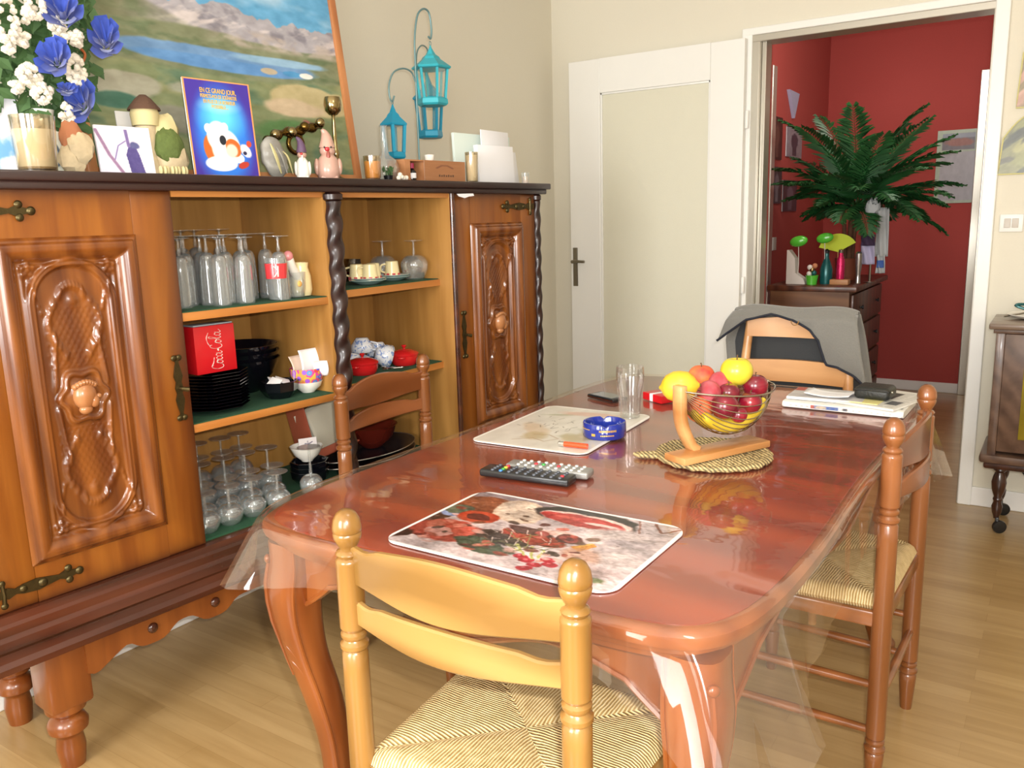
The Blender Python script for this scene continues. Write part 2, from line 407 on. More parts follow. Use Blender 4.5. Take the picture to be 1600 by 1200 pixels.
# front wall behind the camera, with two tall windows that light the room
W1, W2, WZ0, WZ1 = (.55, 1.75), (2.35, 3.75), .75, 2.2
b = B()
for a in ((0, W1[0]), (W1[1], W2[0]), (W2[1], RX)): bx(a[0], a[1], RY-.1, RY, 0, RZ, bm=b)
for w in (W1, W2):
    bx(w[0], w[1], RY-.1, RY, 0, WZ0, bm=b); bx(w[0], w[1], RY-.1, RY, WZ1, RZ, bm=b)
struct('wall_front', b, 'wall')
for i, w in enumerate((W1, W2)):
    e = bpy.data.objects.new('window_%d' % (i+1), None); col.objects.link(e); e['kind'] = 'structure'
    b = B(); t = .055
    for a in ((w[0], w[0]+t), (w[1]-t, w[1]), ((w[0]+w[1])/2-.035, (w[0]+w[1])/2+.035)): bx(a[0], a[1], RY-.07, RY-.01, WZ0, WZ1, .004, b)
    bx(w[0], w[1], RY-.07, RY-.01, WZ0, WZ0+t, .004, b); bx(w[0], w[1], RY-.07, RY-.01, WZ1-t, WZ1, .004, b)
    part('window_frame', b, 'white', e)
    part('sill', bx(w[0]-.04, w[1]+.04, RY-.02, RY+.06, WZ0-.035, WZ0, .006), 'white', e)
def skirting(name, x0, x1, y0, y1): struct(name, bx(x0, x1, y0, y1, 0, .085, .004), 'base')
skirting('baseboard_left', 0, .014, RY, 0)
b = bx(.014, 1.064, -.014, 0, 0, .085, .004); bx(2.062, RX, -.014, 0, 0, .085, .004, b); struct('baseboard_back', b, 'base')
skirting('baseboard_right', RX-.014, RX, RY, 0)
# opening: white casing, metal inner frame
b = bx(1.03, 1.078, -.02, 0, 0, 2.12, .004); bx(2.052, 2.105, -.02, 0, 0, 2.12, .004, b); bx(1.03, 2.105, -.021, 0, 2.092, 2.125, .004, b)
struct('trim_1', b, 'white')
b = bx(1.072, 1.112, -.012, .11, 0, 2.07, .003); bx(1.112, OX0, .02, .11, 0, 2.07, .003, b)
bx(OX1, 2.056, -.012, .11, 0, 2.07, .003, b); bx(1.0725, 2.0555, -.0135, .109, 2.062, 2.0935, .003, b)
struct('trim_2', b, 'alu')
# the room's door, swung right back against the wall
dr = bpy.data.objects.new('door_1', None); col.objects.link(dr); dr['kind'] = 'structure'; dr['label'] = 'white door with frosted panel folded back against the wall'
b = B(); Y0, Y1 = -.062, -.024
bx(.133, .312, Y0, Y1, .012, 2.078, .003, b); bx(.895, 1.058, Y0, Y1, .012, 2.078, .003, b); bx(.312, .895, Y0, Y1, 1.912, 2.078, .0, b); bx(.312, .895, Y0, Y1, .012, .26, .0, b)
part('door_frame', b, 'white', dr, smooth=False)
part('door_panel', bx(.308, .899, -.046, -.038, .255, 1.916), 'door_glass', dr, smooth=False)
b = B()
for x0, x1, z0, z1 in ((.312, .322, .26, 1.912), (.885, .895, .26, 1.912), (.312, .895, .26, .27), (.312, .895, 1.902, 1.912)): bx(x0, x1, -.053, -.046, z0, z1, .002, b)
part('glazing_bead', b, 'white', dr)
b = bx(.148, .176, -.068, -.062, .93, 1.135, .003); lathe(b, [(.009, 0), (.009, .035)], 14, M4=Matrix.Translation((.162, -.068, 1.062)) @ Matrix.Rotation(PI/2, 4, 'X'))
tube(b, [(.162, -.1, 1.062), (.19, -.103, 1.064), (.235, -.1, 1.062)], [.009, .008, .007], 10)
lathe(b, [(.007, 0), (.007, .006)], 12, M4=Matrix.Translation((.162, -.066, .975)) @ Matrix.Rotation(PI/2, 4, 'X'))
part('door_handle', b, 'steel', dr, label='dull metal lever handle on a long plate')
for z in (.25, .95, 1.72):
    b = B(); lathe(b, [(.008, -.04), (.009, -.038), (.009, .038), (.008, .04)], 12, (1.067, -.035, z)); part('hinge', b, 'white', dr)
# ---------------- the hall
HX0, HX1, HY = .8395, 2.15, 2.5
b = bx(HX0-.1, HX0, .1, HY+.1, 0, 2.6); struct('wall_hall_left', b, 'red')
struct('wall_hall_back', bx(HX0, HX1+.1, HY, HY+.1, 0, 2.6), 'red')
struct('wall_hall_right', bx(HX1, HX1+.1, .1, HY, 0, 2.6), 'wall')
b = bx(HX0, OX0, .1, .12, 0, 2.6); struct('wall_hall_front', b, 'red')
struct('ceiling_hall', bx(HX0-.1, HX1+.1, .1, HY+.1, 2.6, 2.66), 'ceil')
struct('baseboard_hall', bx(HX0, 1.81, HY-.014, HY, 0, .07, .004), 'base')
b = bx(HX0, HX0+.03, 1.04, 1.115, 0, 2.125, .004); struct('trim_3', b, 'alu')
b = bx(1.805, 1.885, HY-.05, HY, 0, 2.165, .004); struct('trim_4', b, 'alu')
struct('door_2', bx(1.885, HX1, HY-.03, HY-.002, 0, 2.16, .003), 'white')
# ---------------- lights
sc.view_settings.view_transform = 'Standard'; sc.view_settings.look = 'None'; sc.view_settings.gamma = 1; sc.view_settings.exposure = .5
w = bpy.data.worlds.new('world'); sc.world = w; w.use_nodes = True
w.node_tree.nodes['Background'].inputs['Color'].default_value = (.85, .92, 1, 1); w.node_tree.nodes['Background'].inputs['Strength'].default_value = 1.2
def area(name, loc, rot, sx, sy, P, c):
    l = bpy.data.lights.new(name, 'AREA'); l.shape = 'RECTANGLE'; l.size = sx; l.size_y = sy; l.energy = P; l.color = c
    o = bpy.data.objects.new(name, l); col.objects.link(o); o.location = loc; o.rotation_euler = rot; return o
area('window_light_left', ((W1[0]+W1[1])/2, RY+.02, 1.48), (PI/2, 0, 0), 1.1, 1.35, 60, (1, .985, .955))
area('window_light_right', ((W2[0]+W2[1])/2, RY+.02, 1.48), (PI/2, 0, 0), 1.3, 1.35, 40, (1, .985, .955))
area('hall_fill_light', (1.62, .2, 2.28), (PI/2-.12, 0, 0), .6, .3, 10, (1, .93, .86))  # unseen fill light added over the doorway to brighten the hall's back wall
l = bpy.data.lights.new('ceiling_lamp', 'POINT'); l.energy = 9; l.shadow_soft_size = .14; l.color = (1, .93, .84)
o = bpy.data.objects.new('ceiling_lamp', l); col.objects.link(o); o.location = (2.2, -3.2, 2.3)

fl = area('camera_flash', CAM+r2*.04+u2*.05, (0, 0, 0), .035, .02, 22, (1, .985, .96)); fl.rotation_euler = cam.matrix_world.to_euler()
# ================================================================== THE SIDEBOARD
cab = thing('sideboard', 'long carved brown wooden sideboard with open middle shelves', 'sideboard', tuple(CO), -AL)
UL, UR, DL, C1, C2, DR = -1.29, .80, -.735, -.262, .283, .305
ZB, ZT, DEP = .45, 1.386, .42
def cp(name, bm, m, parent=cab, **k): return part(name, bm, m, parent, **k)
b = bx(-DEP-.02, .034, UL-.045, UR+.043, 1.404, 1.426, .004); bx(-DEP-.01, .022, UL-.03, UR+.03, 1.386, 1.405, .004, b)
cp('top', b, 'cab_dark', label='dark wooden top board')
cp('back_panel', bx(-DEP, -DEP+.012, UL, UR, .34, 1.386), 'inner')
b = bx(-DEP, -.012, UL, UL+.022, .40, 1.386); bx(-DEP, -.012, UR-.022, UR, .40, 1.386, bm=b); cp('side_panel', b, 'cab')
cp('partition', bx(-DEP, -.024, DL-.022, DL-.001, ZB, 1.386), 'inner')
cp('partition', bx(-DEP, .0, C1, C1+.02, .766, 1.386, .001), 'inner')
cp('partition', bx(-DEP, .004, C2, C2+.014, ZB, 1.386, .001), 'inner')
cp('bottom_board', bx(-DEP, -.024, UL+.02, UR-.02, .428, .462, 0), 'inner')
cp('felt_lining', bx(-DEP+.012, -.012, DL, C2, .462, .468, 0), 'felt', label='green felt lining on the bottom board')
cp('top_rail', bx(-.03, 0, DL, C2, 1.372, 1.386), 'shelf')
# shelves: left bay, right bay (the right ones sit a touch higher and are cut back at their far end)
for z in (1.06, .766):
    sh = cp('shelf', bx(-DEP+.012, -.004, DL, C1, z, z+.022, .002), 'shelf')
    part('felt_lining', bx(-DEP+.012, -.008, DL+.002, C1-.002, z+.022, z+.0245), 'felt', sh)
    b = prism(B(), [(-DEP+.012, C1+.02), (-.012, C1+.02), (-.055, C2), (-DEP+.012, C2)], .022, 'XY', z+.012)
    sh = cp('shelf', b, 'shelf')
    part('felt_lining', prism(B(), [(-DEP+.012, C1+.022), (-.018, C1+.022), (-.061, C2-.002), (-DEP+.012, C2-.002)], .0025, 'XY', z+.034), 'felt', sh)
ZS1, ZS2, ZS1R, ZS2R, ZS3 = 1.0845, .7905, 1.0965, .8025, .468
# base mouldings
b = B()
prof = [(-.01, .462), (.012, .458), (.016, .442), (.024, .436), (.026, .418), (.036, .410), (.040, .390), (.030, .380), (.034, .362), (.044, .352), (.044, .338), (.030, .332), (-.05, .332), (-.05, .462)]
prism(b, prof, UR-UL+.04, 'XZ', UL-.02)
cp('base_moulding', b, 'cab_mold', angle=25)
cp('base_frame', bx(-DEP, -.03, UL, UR, .335, .43), 'cab')
def scallop(u):
    h = .055
    for c in (-.91, -.73, .26, .44): h += .032*math.exp(-((u-c)/.055)**4)
    h += .04*math.exp(-((u+.235)/.16)**4)
    h += .05*max(0, 1-abs(u+1.06)/.09)+.05*max(0, 1-abs(u-.60)/.09)
    return h
N_ = 120; us = [-1.08+(1.70)*i/N_ for i in range(N_+1)]
ap = prism(B(), [(u, .336) for u in (us[0], us[-1])]+[(u, .336-scallop(u)) for u in us[::-1]], -.03, 'YZ', 0)
ap = cp('apron', ap, 'cab_frame', angle=30)
for c in (-.91, -.73, .26, .44):
    b = B(); ball(b, .014, (.002, c, .290), (.6, 1, 1), 12); part('stud', b, 'cab_mold', ap)
for u, x in ((-1.12, -.055), (.66, -.055), (-1.12, -.36), (.66, -.36)):
    b = box(B(), .100, .104, .175, (x, u, .2525), .012)
    lathe(b, [(.048, .17), (.046, .152), (.032, .142), (.030, .136), (.040, .128), (.047, .114), (.045, .098), (.032, .086), (.030, .08), (.034, .05), (.031, .02), (.028, 0)], 28, (x, u, 0))
    cp('leg', b, 'cab_frame')
def rope(x, u, z0, z1, r, a=.12, pitch=.075, seg=20):
    n = int((z1-z0)/.006); b = B()
    def fn(s, t):
        z = z0+(z1-z0)*t; th = 2*PI*s; rr = r*(1+a*math.cos(2*(th-2*PI*z/pitch/2)))
        e = min(z-z0, z1-z); 
        return Vector((x+rr*math.cos(th), u+rr*math.sin(th), z))
    grid(b, fn, seg, n, closeu=True); return b
for u, x in ((-.226, .0), (.793, -.004), (UL+.007, -.004)):
    r = .026 if u < .5 and u > -1 else .016
    c = cp('twisted_column', rope(x, u, ZB+.06, 1.36, r), 'cab_dark', angle=60)
    b = lathe(B(), [(r*.9, 1.386), (r*1.25, 1.38), (r*1.25, 1.366), (r*.8, 1.358)], 20, (x, u, 0)); part('column_cap', b, 'cab_dark', c); b = B(); lathe(b, [(r*.8, ZB+.064), (r*1.2, ZB+.054), (r*1.3, ZB+.03), (r*1.3, ZB)], 20, (x, u, 0)); part('column_base', b, 'cab_dark', c)
cp('column_backing', bx(-.03, -.012, -.242, -.205, ZB, 1.386), 'cab_dark')
b = tube(B(), [(.006, .293, ZB), (.006, .293, 1.386)], .0095, 12); cp('half_column', b, 'cab_mold')
# carved doors
def carve(w, h, nx=120, ny=250):
    X, Z = np.meshgrid(np.linspace(-w/2, w/2, nx), np.linspace(-h/2, h/2, ny), indexing='ij')
    g = lambda cx, cz, rx, rz, a: a*np.exp(-(((X-cx)/rx)**2+((Z-cz)/rz)**2))
    d = np.minimum(w/2-np.abs(X), h/2-np.abs(Z))
    H = np.where(d < .05, .020*np.sin(np.clip(d/.05, 0, 1)*PI)**.7, 0)
    H = np.where(d < .014, .010*np.sin(np.clip(d/.014, 0, 1)*PI/2), H)
    H = np.where(d >= .05, -.006+.006*np.exp(-(d-.05)/.004), H)
    H += .005*np.exp(-((d-.062)/.004)**2)
    a, L = w*.275, h*.30     # stadium
    zz = np.maximum(np.abs(Z)-(L), 0); sd = np.hypot(X, zz)-a
    H += .012*np.exp(-(sd/.009)**4)*(1-.25*np.exp(-(sd/.003)**2))
    H += np.where(sd < -.01, -.003, 0)
    for sx in (-1, 1):
        for sz in (-1, 1):
            cx, cz = sx*w*.27, sz*h*.405
            for k in range(5):
                th = k*1.256+.3; H += g(cx+.012*math.cos(th), cz+.012*math.sin(th), .006, .006, .007)
            H += g(cx, cz, .006, .006, .009)
            for k in range(6): H += g(sx*(w*.27-.004*k), sz*(h*.37-.014*k), .004, .008, .004)
            # acanthus scrolls inside the stadium
            for k in range(9):
                t = k/8; H += g(sx*(a*.30+a*.35*math.sin(t*3.1)), sz*(L*.45+L*.62*t), .007, .012, .0055)
                H += g(sx*(a*.66-.012*t), sz*(L*.12+L*.55*t), .005, .012, .005)
    for sz in (-1, 1):
        for k in range(-3, 4): H += g(.008*k, sz*(L+a*.42-.0012*k*k), .0042, .010, .007)
        H += g(0, sz*(L+a*.05), .012, .018, .006)
    dm = (np.abs(((X+Z*.6) % .014)-.007)/.007)*(np.abs(((X-Z*.6) % .014)-.007)/.007)
    H += np.where((sd < -.025) & (np.abs(Z) > .07) & (np.abs(Z) < L*.95), dm*.0016, 0)
    # medallion: cartouche with a profile head
    th = np.arctan2(Z, X); r = np.hypot(X, Z*.88)
    rm = .050+.005*np.cos(6*th)
    H += .011*np.exp(-((r-rm)/.007)**4); H = np.where(r < rm-.006, H*.2-.002, H)
    H += g(-.006, .006, .023, .026, .02)+g(.006, -.010, .015, .020, .013)+g(.020, -.004, .0055, .006, .008)+g(.012, -.024, .009, .006, .007)+g(.008, .006, .012, .004, .003)
    for k in range(7): H += g(-.02+.006*k, .022+.004*math.sin(k), .004, .004, .004)
    V = np.stack([H, X, Z], -1).reshape(-1, 3)
    id_ = np.arange(nx*ny).reshape(nx, ny); q = np.stack([id_[:-1, :-1], id_[1:, :-1], id_[1:, 1:], id_[:-1, 1:]], -1).reshape(-1, 4)
    me = bpy.data.meshes.new('carved_panel'); me.from_pydata(V.tolist(), [], q.tolist()); me.shade_smooth(); me.materials.append(M['carve']); return me
def strap(L, flip=1):
    """bronze hinge strap running from 0 along +Y*flip"""
    b = B(); f = flip
    pts = [(0, .011), (.02, .008), (.03, .013), (.045, .006), (.06, .011), (.09, .014), (.115, .009), (.135, .005), (.15, .012), (.165, .007), (.18, .004)]
    s = L/.18
    o = [(y*s*f, w) for y, w in pts]+[(y*s*f, -w) for y, w in pts[::-1]]
    prism(b, o if f > 0 else o[::-1], .005, 'YZ', 0)
    for y, z, r in ((.155, .014, .009), (.155, -.014, .009), (.178, 0, .010), (.02, .026, .008), (.02, -.026, .008), (.06, 0, .009), (.1, 0, .011)):
        ball(b, r, (.004, y*s*f, z), (.55, 1, 1), 10)
    tube(b, [(.003, .02*s*f, -.03), (.004, .022*s*f, 0), (.003, .02*s*f, .03)], .005, 8)
    return b
def door(uc, w, hingeleft, lbl):
    e = bpy.data.objects.new('door', None); col.objects.link(e); e.parent = cab; e.location = (0, uc, (ZB+.012+ZT)/2); e['label'] = lbl
    H = ZT-ZB-.012; pw, ph = .33 if w > .5 else .30, .735
    b = B()
    bx(-.022, 0, -w/2, -pw/2+.004, -H/2, H/2, .003, b); bx(-.022, 0, pw/2-.004, w/2, -H/2, H/2, .003, b)
    bx(-.022, 0, -pw/2+.004, pw/2-.004, ph/2-.012, H/2, 0, b); bx(-.022, 0, -pw/2+.004, pw/2-.004, -H/2, -ph/2-.004, 0, b)
    bx(-.022, -.012, -pw/2, pw/2, -ph/2-.01, ph/2, 0, b)
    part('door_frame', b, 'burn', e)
    me = carve(pw, ph); o = bpy.data.objects.new('carved_panel', me); col.objects.link(o); o.parent = e; o.location = (.0015, 0, -.008)
    b = B(); ball(b, 1, (.002, -.003, .003), (.022, .027, .033), 22); ball(b, 1, (.010, .014, -.012), (.012, .012, .016), 14); ball(b, 1, (.010, .026, -.002), (.006, .007, .006), 10); ball(b, 1, (.004, -.004, -.030), (.012, .016, .012), 12)
    for k in range(8): ball(b, .007, (.008+.006*math.sin(PI*k/7), -.026+.0065*k, .026+.009*math.sin(PI*k/7)), seg=8)
    part('carved_head', b, 'worn', o, label='rubbed pale carved head in profile')
    f = 1 if hingeleft else -1
    for z in (H/2-.045, -H/2+.045):
        part('hinge', strap(.19, f), 'bronze', e, loc=(.001, -f*(w/2-.012), z), label='aged bronze strap hinge')
    b = B(); y = f*(w/2-.032)
    o = [(0, .085), (.008, .078), (.004, .065), (.008, .05), (.012, .03), (.007, .015), (.011, 0), (.007, -.015), (.012, -.03), (.008, -.05), (.004, -.065), (.008, -.078), (0, -.085)]
    prism(b, o+[(-a, c) for a, c in o[::-1][1:-1]], .004, 'YZ', 0)
    for z in (.078, -.078): ball(b, .008, (.003, .007, z), (.6, 1, 1), 8); ball(b, .008, (.003, -.007, z), (.6, 1, 1), 8)
    tube(b, [(.004, 0, 0), (.018, 0, 0), (.022, .014, -.004)], [.005, .005, .007], 8)
    part('handle', b, 'bronze', e, loc=(.001, y, -.03), label='aged bronze key plate')
door(-1.0035, .533, True, 'left carved door with a head medallion')
door((DR+.777)/2, .777-DR, False, 'right carved door beside the room corner')
# corner stiles beside the doors
cp('corner_post', bx(-.03, -.004, .778, UR, ZB, 1.386), 'cab_dark'); cp('corner_post', bx(-.03, -.004, UL, -1.271, ZB, 1.386), 'cab_dark')
# a scrap of white tape under the top by the right door
cp('paper_scrap', prism(B(), [(.30, 1.384), (.385, 1.386), (.39, 1.378), (.36, 1.375), (.34, 1.370), (.31, 1.376)], .002, 'YZ', .024), 'paper', label='scrap of white paper stuck under the top')

# ================================================================== THE TABLE
TX, TY, THX, THY, TZ = 1.587, -2.268, .490, .832, .758
def tedge(a, inset=0.):
    """table outline point for angle a: rounded, slightly serpentine rectangle"""
    hx, hy, n = THX-inset, THY-inset, 11.
    c, s = math.cos(a), math.sin(a)
    r = ((abs(c)/hx)**n+(abs(s)/hy)**n)**(-1/n)
    x, y = r*c, r*s
    x *= 1-.012*math.cos(2*PI*y/hy/1.15)*(1 if abs(x) > hx*.9 else 0)
    y *= 1-.008*math.cos(2*PI*x/hx/1.15)*(1 if abs(y) > hy*.9 else 0)
    return x, y
NA = 160
ANG = []
for i in range(NA):      # even spacing along the outline
    t = i/NA*4; k = int(t); f = t-k
    cs = [(-1, -1), (1, -1), (1, 1), (-1, 1), (-1, -1)]
    px = cs[k][0]+(cs[k+1][0]-cs[k][0])*f; py = cs[k][1]+(cs[k+1][1]-cs[k][1])*f
    ANG.append(math.atan2(py*THY, px*THX))
table = thing('dining_table', 'red-brown wooden dining table with curved carved legs', 'table', (TX, TY, 0), -.012)
def slab(prof, m, name):
    b = B(); rings = []
    for ins, z in prof: rings.append([b.verts.new((*tedge(a, ins), z)) for a in ANG])
    for r0, r1 in zip(rings[:-1], rings[1:]):
        for i in range(NA): b.faces.new([r0[i], r0[(i+1) % NA], r1[(i+1) % NA], r1[i]])
    b.faces.new(rings[0]); b.faces.new(rings[-1])
    return part(name, b, m, table, angle=35)
slab([(.030, .7), (.028, .712), (.016, .716), (.014, .724), (.004, .730), (.002, .740), (.003, .748), (.010, .7535), (.02, .7555)], 'table', 'edge_moulding')
slab([(.021, .75), (.02, .757), (.023, .758)], 'table_top', 'tabletop')
def apron_panel(L):
    b = B(); n = 60; h0 = .70
    def bot(t):
        s = abs(t-.5)*2
        return .632-.022*math.cos(s*PI*2.0)*(1-s*.3)-.045*max(0, s-.80)/.2
    pts = [(-L/2, h0), (L/2, h0)]+[(L/2-L*i/n, bot(1-i/n)) for i in range(n+1)]
    prism(b, pts, .02, 'XZ', -.01)
    tube(b, [(-L/2+L*i/n, -.011, bot(i/n)+.006) for i in range(n+1)], .005, 6)
    return b
def rosette():
    b = B()
    for k in range(5):
        a = PI*(k/4); ball(b, .011, (.02*math.cos(a), 0, .012*math.sin(a)), (1, .5, 1.5), 8, rot=Matrix.Rotation(-(a-PI/2), 4, 'Y'))
    ball(b, .012, (0, -.004, 0), (1, .6, 1), 10)
    for s in (-1, 1):
        for k in range(4): ball(b, .009-.0012*k, (s*(.032+.018*k), 0, .002+.004*math.sin(k*2)), (1.5, .5, .8), 8)
    return b
for nm, L, loc, rz in (('front', .76, (0, -THY+.075), 0), ('back', .76, (0, THY-.075), PI), ('left', 1.42, (-THX+.065, 0), -PI/2), ('right', 1.42, (THX-.065, 0), PI/2)):
    a = part('apron', apron_panel(L), 'table', table, loc=(*loc, 0), rot=(0, 0, rz), angle=30)
    part('carved_rosette', rosette(), 'table', a, loc=(0, -.014, .66))
def cabriole():
    b = B(); path = [(.705, 0, .043), (.66, .0, .044), (.61, .006, .046), (.55, .006, .042), (.47, -.006, .036), (.38, -.028, .034), (.28, -.046, .029), (.18, -.050, .026), (.10, -.040, .025), (.05, -.020, .029), (.02, -.004, .034), (.0, .002, .030)]
    P = catmull([Vector((o, 0, z)) for z, o, r in path], 5); R = catmull([Vector((r, 0, 0)) for z, o, r in path], 5); seg = 24
    rings = []
    for p, r in zip(P, R):
        rr = r.x; ring = []
        for k in range(seg):
            a = 2*PI*k/seg+PI/4; n = 3.2
            q = (abs(math.cos(a-PI/4))**n+abs(math.sin(a-PI/4))**n)**(-1/n)*rr
            # square section, one corner pointing outwards along +x of the diagonal frame
            x, y = q*math.cos(a-PI/4), q*math.sin(a-PI/4)
            c = math.cos(PI/4)
            ring.append(b.verts.new((p.x+(x*c-y*c), x*c+y*c, p.z)))
        rings.append(ring)
    for r0, r1 in zip(rings[:-1], rings[1:]):
        for k in range(seg): b.faces.new([r0[k], r0[(k+1) % seg], r1[(k+1) % seg], r1[k]])
    b.faces.new(rings[0]); b.faces.new(rings[-1])
    return b
PTH = [(.705, 0, .043), (.66, .0, .044), (.61, .006, .046), (.55, .006, .042), (.47, -.006, .036), (.38, -.028, .034), (.28, -.046, .029)]
def outer(z):
    for (z1, o1, r1), (z0, o0, r0) in zip(PTH[:-1], PTH[1:]):
        if z0 <= z <= z1: f = (z-z0)/(z1-z0); return o0+(o1-o0)*f+(r0+(r1-r0)*f)*1.20
    return .04
def acanthus():
    b = B()
    for s in (-1, 1):
        for k in range(6):
            z = .63-.034*k; L = .052-.004*k
            pts = [(0, s*(.006+.026*t), z+L*.5*t-L*t*t*1.2) for t in (0, .25, .5, .75, 1)]
            tube(b, [(outer(p[2])-abs(p[1])*.80-.002, p[1], p[2]) for p in pts], [.003, .005, .005, .004, .002], 6)
    tube(b, [(outer(z)-.001, 0, z) for z in (.66, .62, .58, .54, .50, .46, .42)], [.004, .006, .006, .005, .004, .003, .002], 8)
    ball(b, .009, (outer(.668), 0, .668), (.7, 1.1, 1), 10)
    return b
for sx, sy in ((-1, -1), (1, -1), (1, 1), (-1, 1)):
    lg = part('leg', cabriole(), 'table', table, loc=(sx*(THX-.082), sy*(THY-.080), 0), rot=(0, 0, math.atan2(sy, sx)), angle=50)
    part('carved_leaf', acanthus(), 'table', lg)
    for q in (-1, 1): part('edge_bead', tube(B(), catmull([(o1, q*r1*1.17, z1) for z1, o1, r1 in PTH+[(.18, -.050, .026), (.10, -.040, .025)]], 3), .0035, 6), 'table', lg)

# clear plastic cover: flat on the top, folded over the edges
def cover():
    b = B(); rr = random.Random(5); ph = [rr.uniform(0, 6.28) for _ in range(8)]
    zt = TZ+.0022; rings = []
    cum = [0]
    E = [Vector((*tedge(a), 0)) for a in ANG]
    for i in range(NA): cum.append(cum[-1]+(E[(i+1) % NA]-E[i]).length)
    tot = cum[-1]; centre = b.verts.new((0, 0, zt))
    ins = [.42, .3, .2, .12, .06, .03, .012, 0]
    for k in ins:
        rings.append([b.verts.new((*tedge(a, k), zt)) for a in ANG])
    corn = [math.atan2(sy*THY, sx*THX) for sx, sy in ((-1, -1), (1, -1), (1, 1), (-1, 1))]
    ND = 14
    for d in range(1, ND+1):
        ring = []
        for i, a in enumerate(ANG):
            x, y = tedge(a); nx, ny = tedge(a+.004); tx, ty = nx-x, ny-y; L = math.hypot(tx, ty); ox, oy = ty/L, -tx/L
            if ox*x+oy*y < 0: ox, oy = -ox, -oy
            # closeness to a corner
            cd = min(abs((a-c+PI) % (2*PI)-PI) for c in corn); ck = math.exp(-(cd/.13)**2)
            nr = math.exp(-((((a-corn[1])+PI) % (2*PI)-PI)/.15)**2)
            base = .085 if abs(y) > THY*.93 else .145
            fr = math.exp(-((((a-corn[2])+PI) % (2*PI)-PI)/.15)**2); hem = base*(1-ck)+(.15+.05*nr+.08*fr)*ck
            hem += .010*math.sin(cum[i]*9+ph[0])+.006*math.sin(cum[i]*23+ph[1])
            t = d/ND; s = hem*t
            fold = (.006*math.sin(cum[i]*16+ph[2])+.004*math.sin(cum[i]*37+ph[3]))*min(1, t*1.6)
            flare = .006+.05*s+fold*.7
            cf = math.sin(cum[i]*58+ph[4])*ck*.030*t+ck*.055*t*(1+.5*nr)
            flare += cf
            drop = math.sqrt(max(1e-6, s*s-min(flare, s*.8)**2*.5)) if s > flare else s*.85
            ring.append(b.verts.new((x+ox*flare, y+oy*flare, zt-drop-.0015)))
        rings.append(ring)
    for i in range(NA): b.faces.new([centre, rings[0][i], rings[0][(i+1) % NA]])
    for r0, r1 in zip(rings[:-1], rings[1:]):
        for i in range(NA): b.faces.new([r0[i], r1[i], r1[(i+1) % NA], r0[(i+1) % NA]])
    return b
tag(finish('table_cover', cover(), 'sheet', loc=(TX, TY, 0), rot=(0, 0, -.012), angle=180), 'clear plastic cover stretched over the dining table, hanging past its edges', 'table cover')
TT = TZ+.0028      # resting height on the cover

# ================================================================== CHAIRS
def rush_mat():
    t = NT('woven_rush'); tc = t.add('ShaderNodeTexCoord'); sp = t.add('ShaderNodeSeparateXYZ'); t.ln(tc.outputs['Object'], sp.inputs[0])
    def mth(op, a, bb=None):
        n = t.add('ShaderNodeMath', operation=op)
        for i, v in enumerate((a, bb)):
            if v is None: continue
            if hasattr(v, 'node'): t.ln(v, n.inputs[i])
            else: n.inputs[i].default_value = v
        return n.outputs[0]
    ax = mth('ABSOLUTE', sp.outputs['X']); ay = mth('ABSOLUTE', sp.outputs['Y'])
    sel = mth('GREATER_THAN', mth('MULTIPLY', ax, .95), ay)
    # side sectors: strands run along x (rows in y) ; front/back sectors: rows in x
    nz = t.add('ShaderNodeTexNoise'); nz.inputs['Scale'].default_value = 9.; nz.inputs['Detail'].default_value = 3; t.ln(tc.outputs['Object'], nz.inputs['Vector'])
    wob = mth('MULTIPLY', nz.outputs['Fac'], .018)
    def rows(c): return mth('SINE', mth('MULTIPLY', mth('ADD', c, wob), 2*PI/.0058))
    r1 = rows(sp.outputs['Y']); r2 = rows(sp.outputs['X'])
    m = t.add('ShaderNodeMixRGB'); t.ln(sel, m.inputs['Fac']); t.ln(r2, m.inputs['Color1']); t.ln(r1, m.inputs['Color2'])
    mr = t.add('ShaderNodeMapRange'); mr.inputs['From Min'].default_value = -1; t.ln(m.outputs['Color'], mr.inputs['Value'])
    n2 = t.add('ShaderNodeTexNoise'); n2.inputs['Scale'].default_value = 70.; n2.inputs['Detail'].default_value = 3; t.ln(tc.outputs['Object'], n2.inputs['Vector'])
    m2 = t.add('ShaderNodeMixRGB'); m2.inputs['Fac'].default_value = .45; t.ln(mr.outputs['Result'], m2.inputs['Color1']); t.ln(n2.outputs['Fac'], m2.inputs['Color2'])
    t.ln(t.ramp(m2.outputs['Color'], [(.10, '#86683c'), (.42, '#c9a86c'), (.85, '#efdcae')]), t.b.inputs['Base Color'])
    t.b.inputs['Roughness'].default_value = .5; t.bump(mr.outputs['Result'], .6, .003); return t.m
M['rush'] = rush_mat()
SEATZ = .445
def post_prof(top):
    p = [(0, top), (.008, top-.001), (.015, top-.006), (.0205, top-.016), (.0225, top-.028), (.0222, top-.034), (.0205, top-.036), (.0222, top-.039), (.021, top-.046), (.016, top-.056), (.0135, top-.060),
         (.0135, top-.063), (.018, top-.066), (.020, top-.070), (.018, top-.074), (.0165, top-.076), (.020, top-.079), (.021, top-.083), (.0205, top-.088), (.0208, top-.13)]
    def ring(z): return [(.0208, z+.024), (.019, z+.022), (.0165, z+.018), (.0205, z+.014), (.0205, z+.009), (.0165, z+.004), (.018, z+.001), (.0225, z-.003), (.0225, z-.009), (.0175, z-.014), (.0205, z-.018)]
    p += ring(.655)+[(.0208, .60), (.0208, .20)]+ring(.115)+[(.020, .08), (.015, .01), (.014, 0)]
    return p
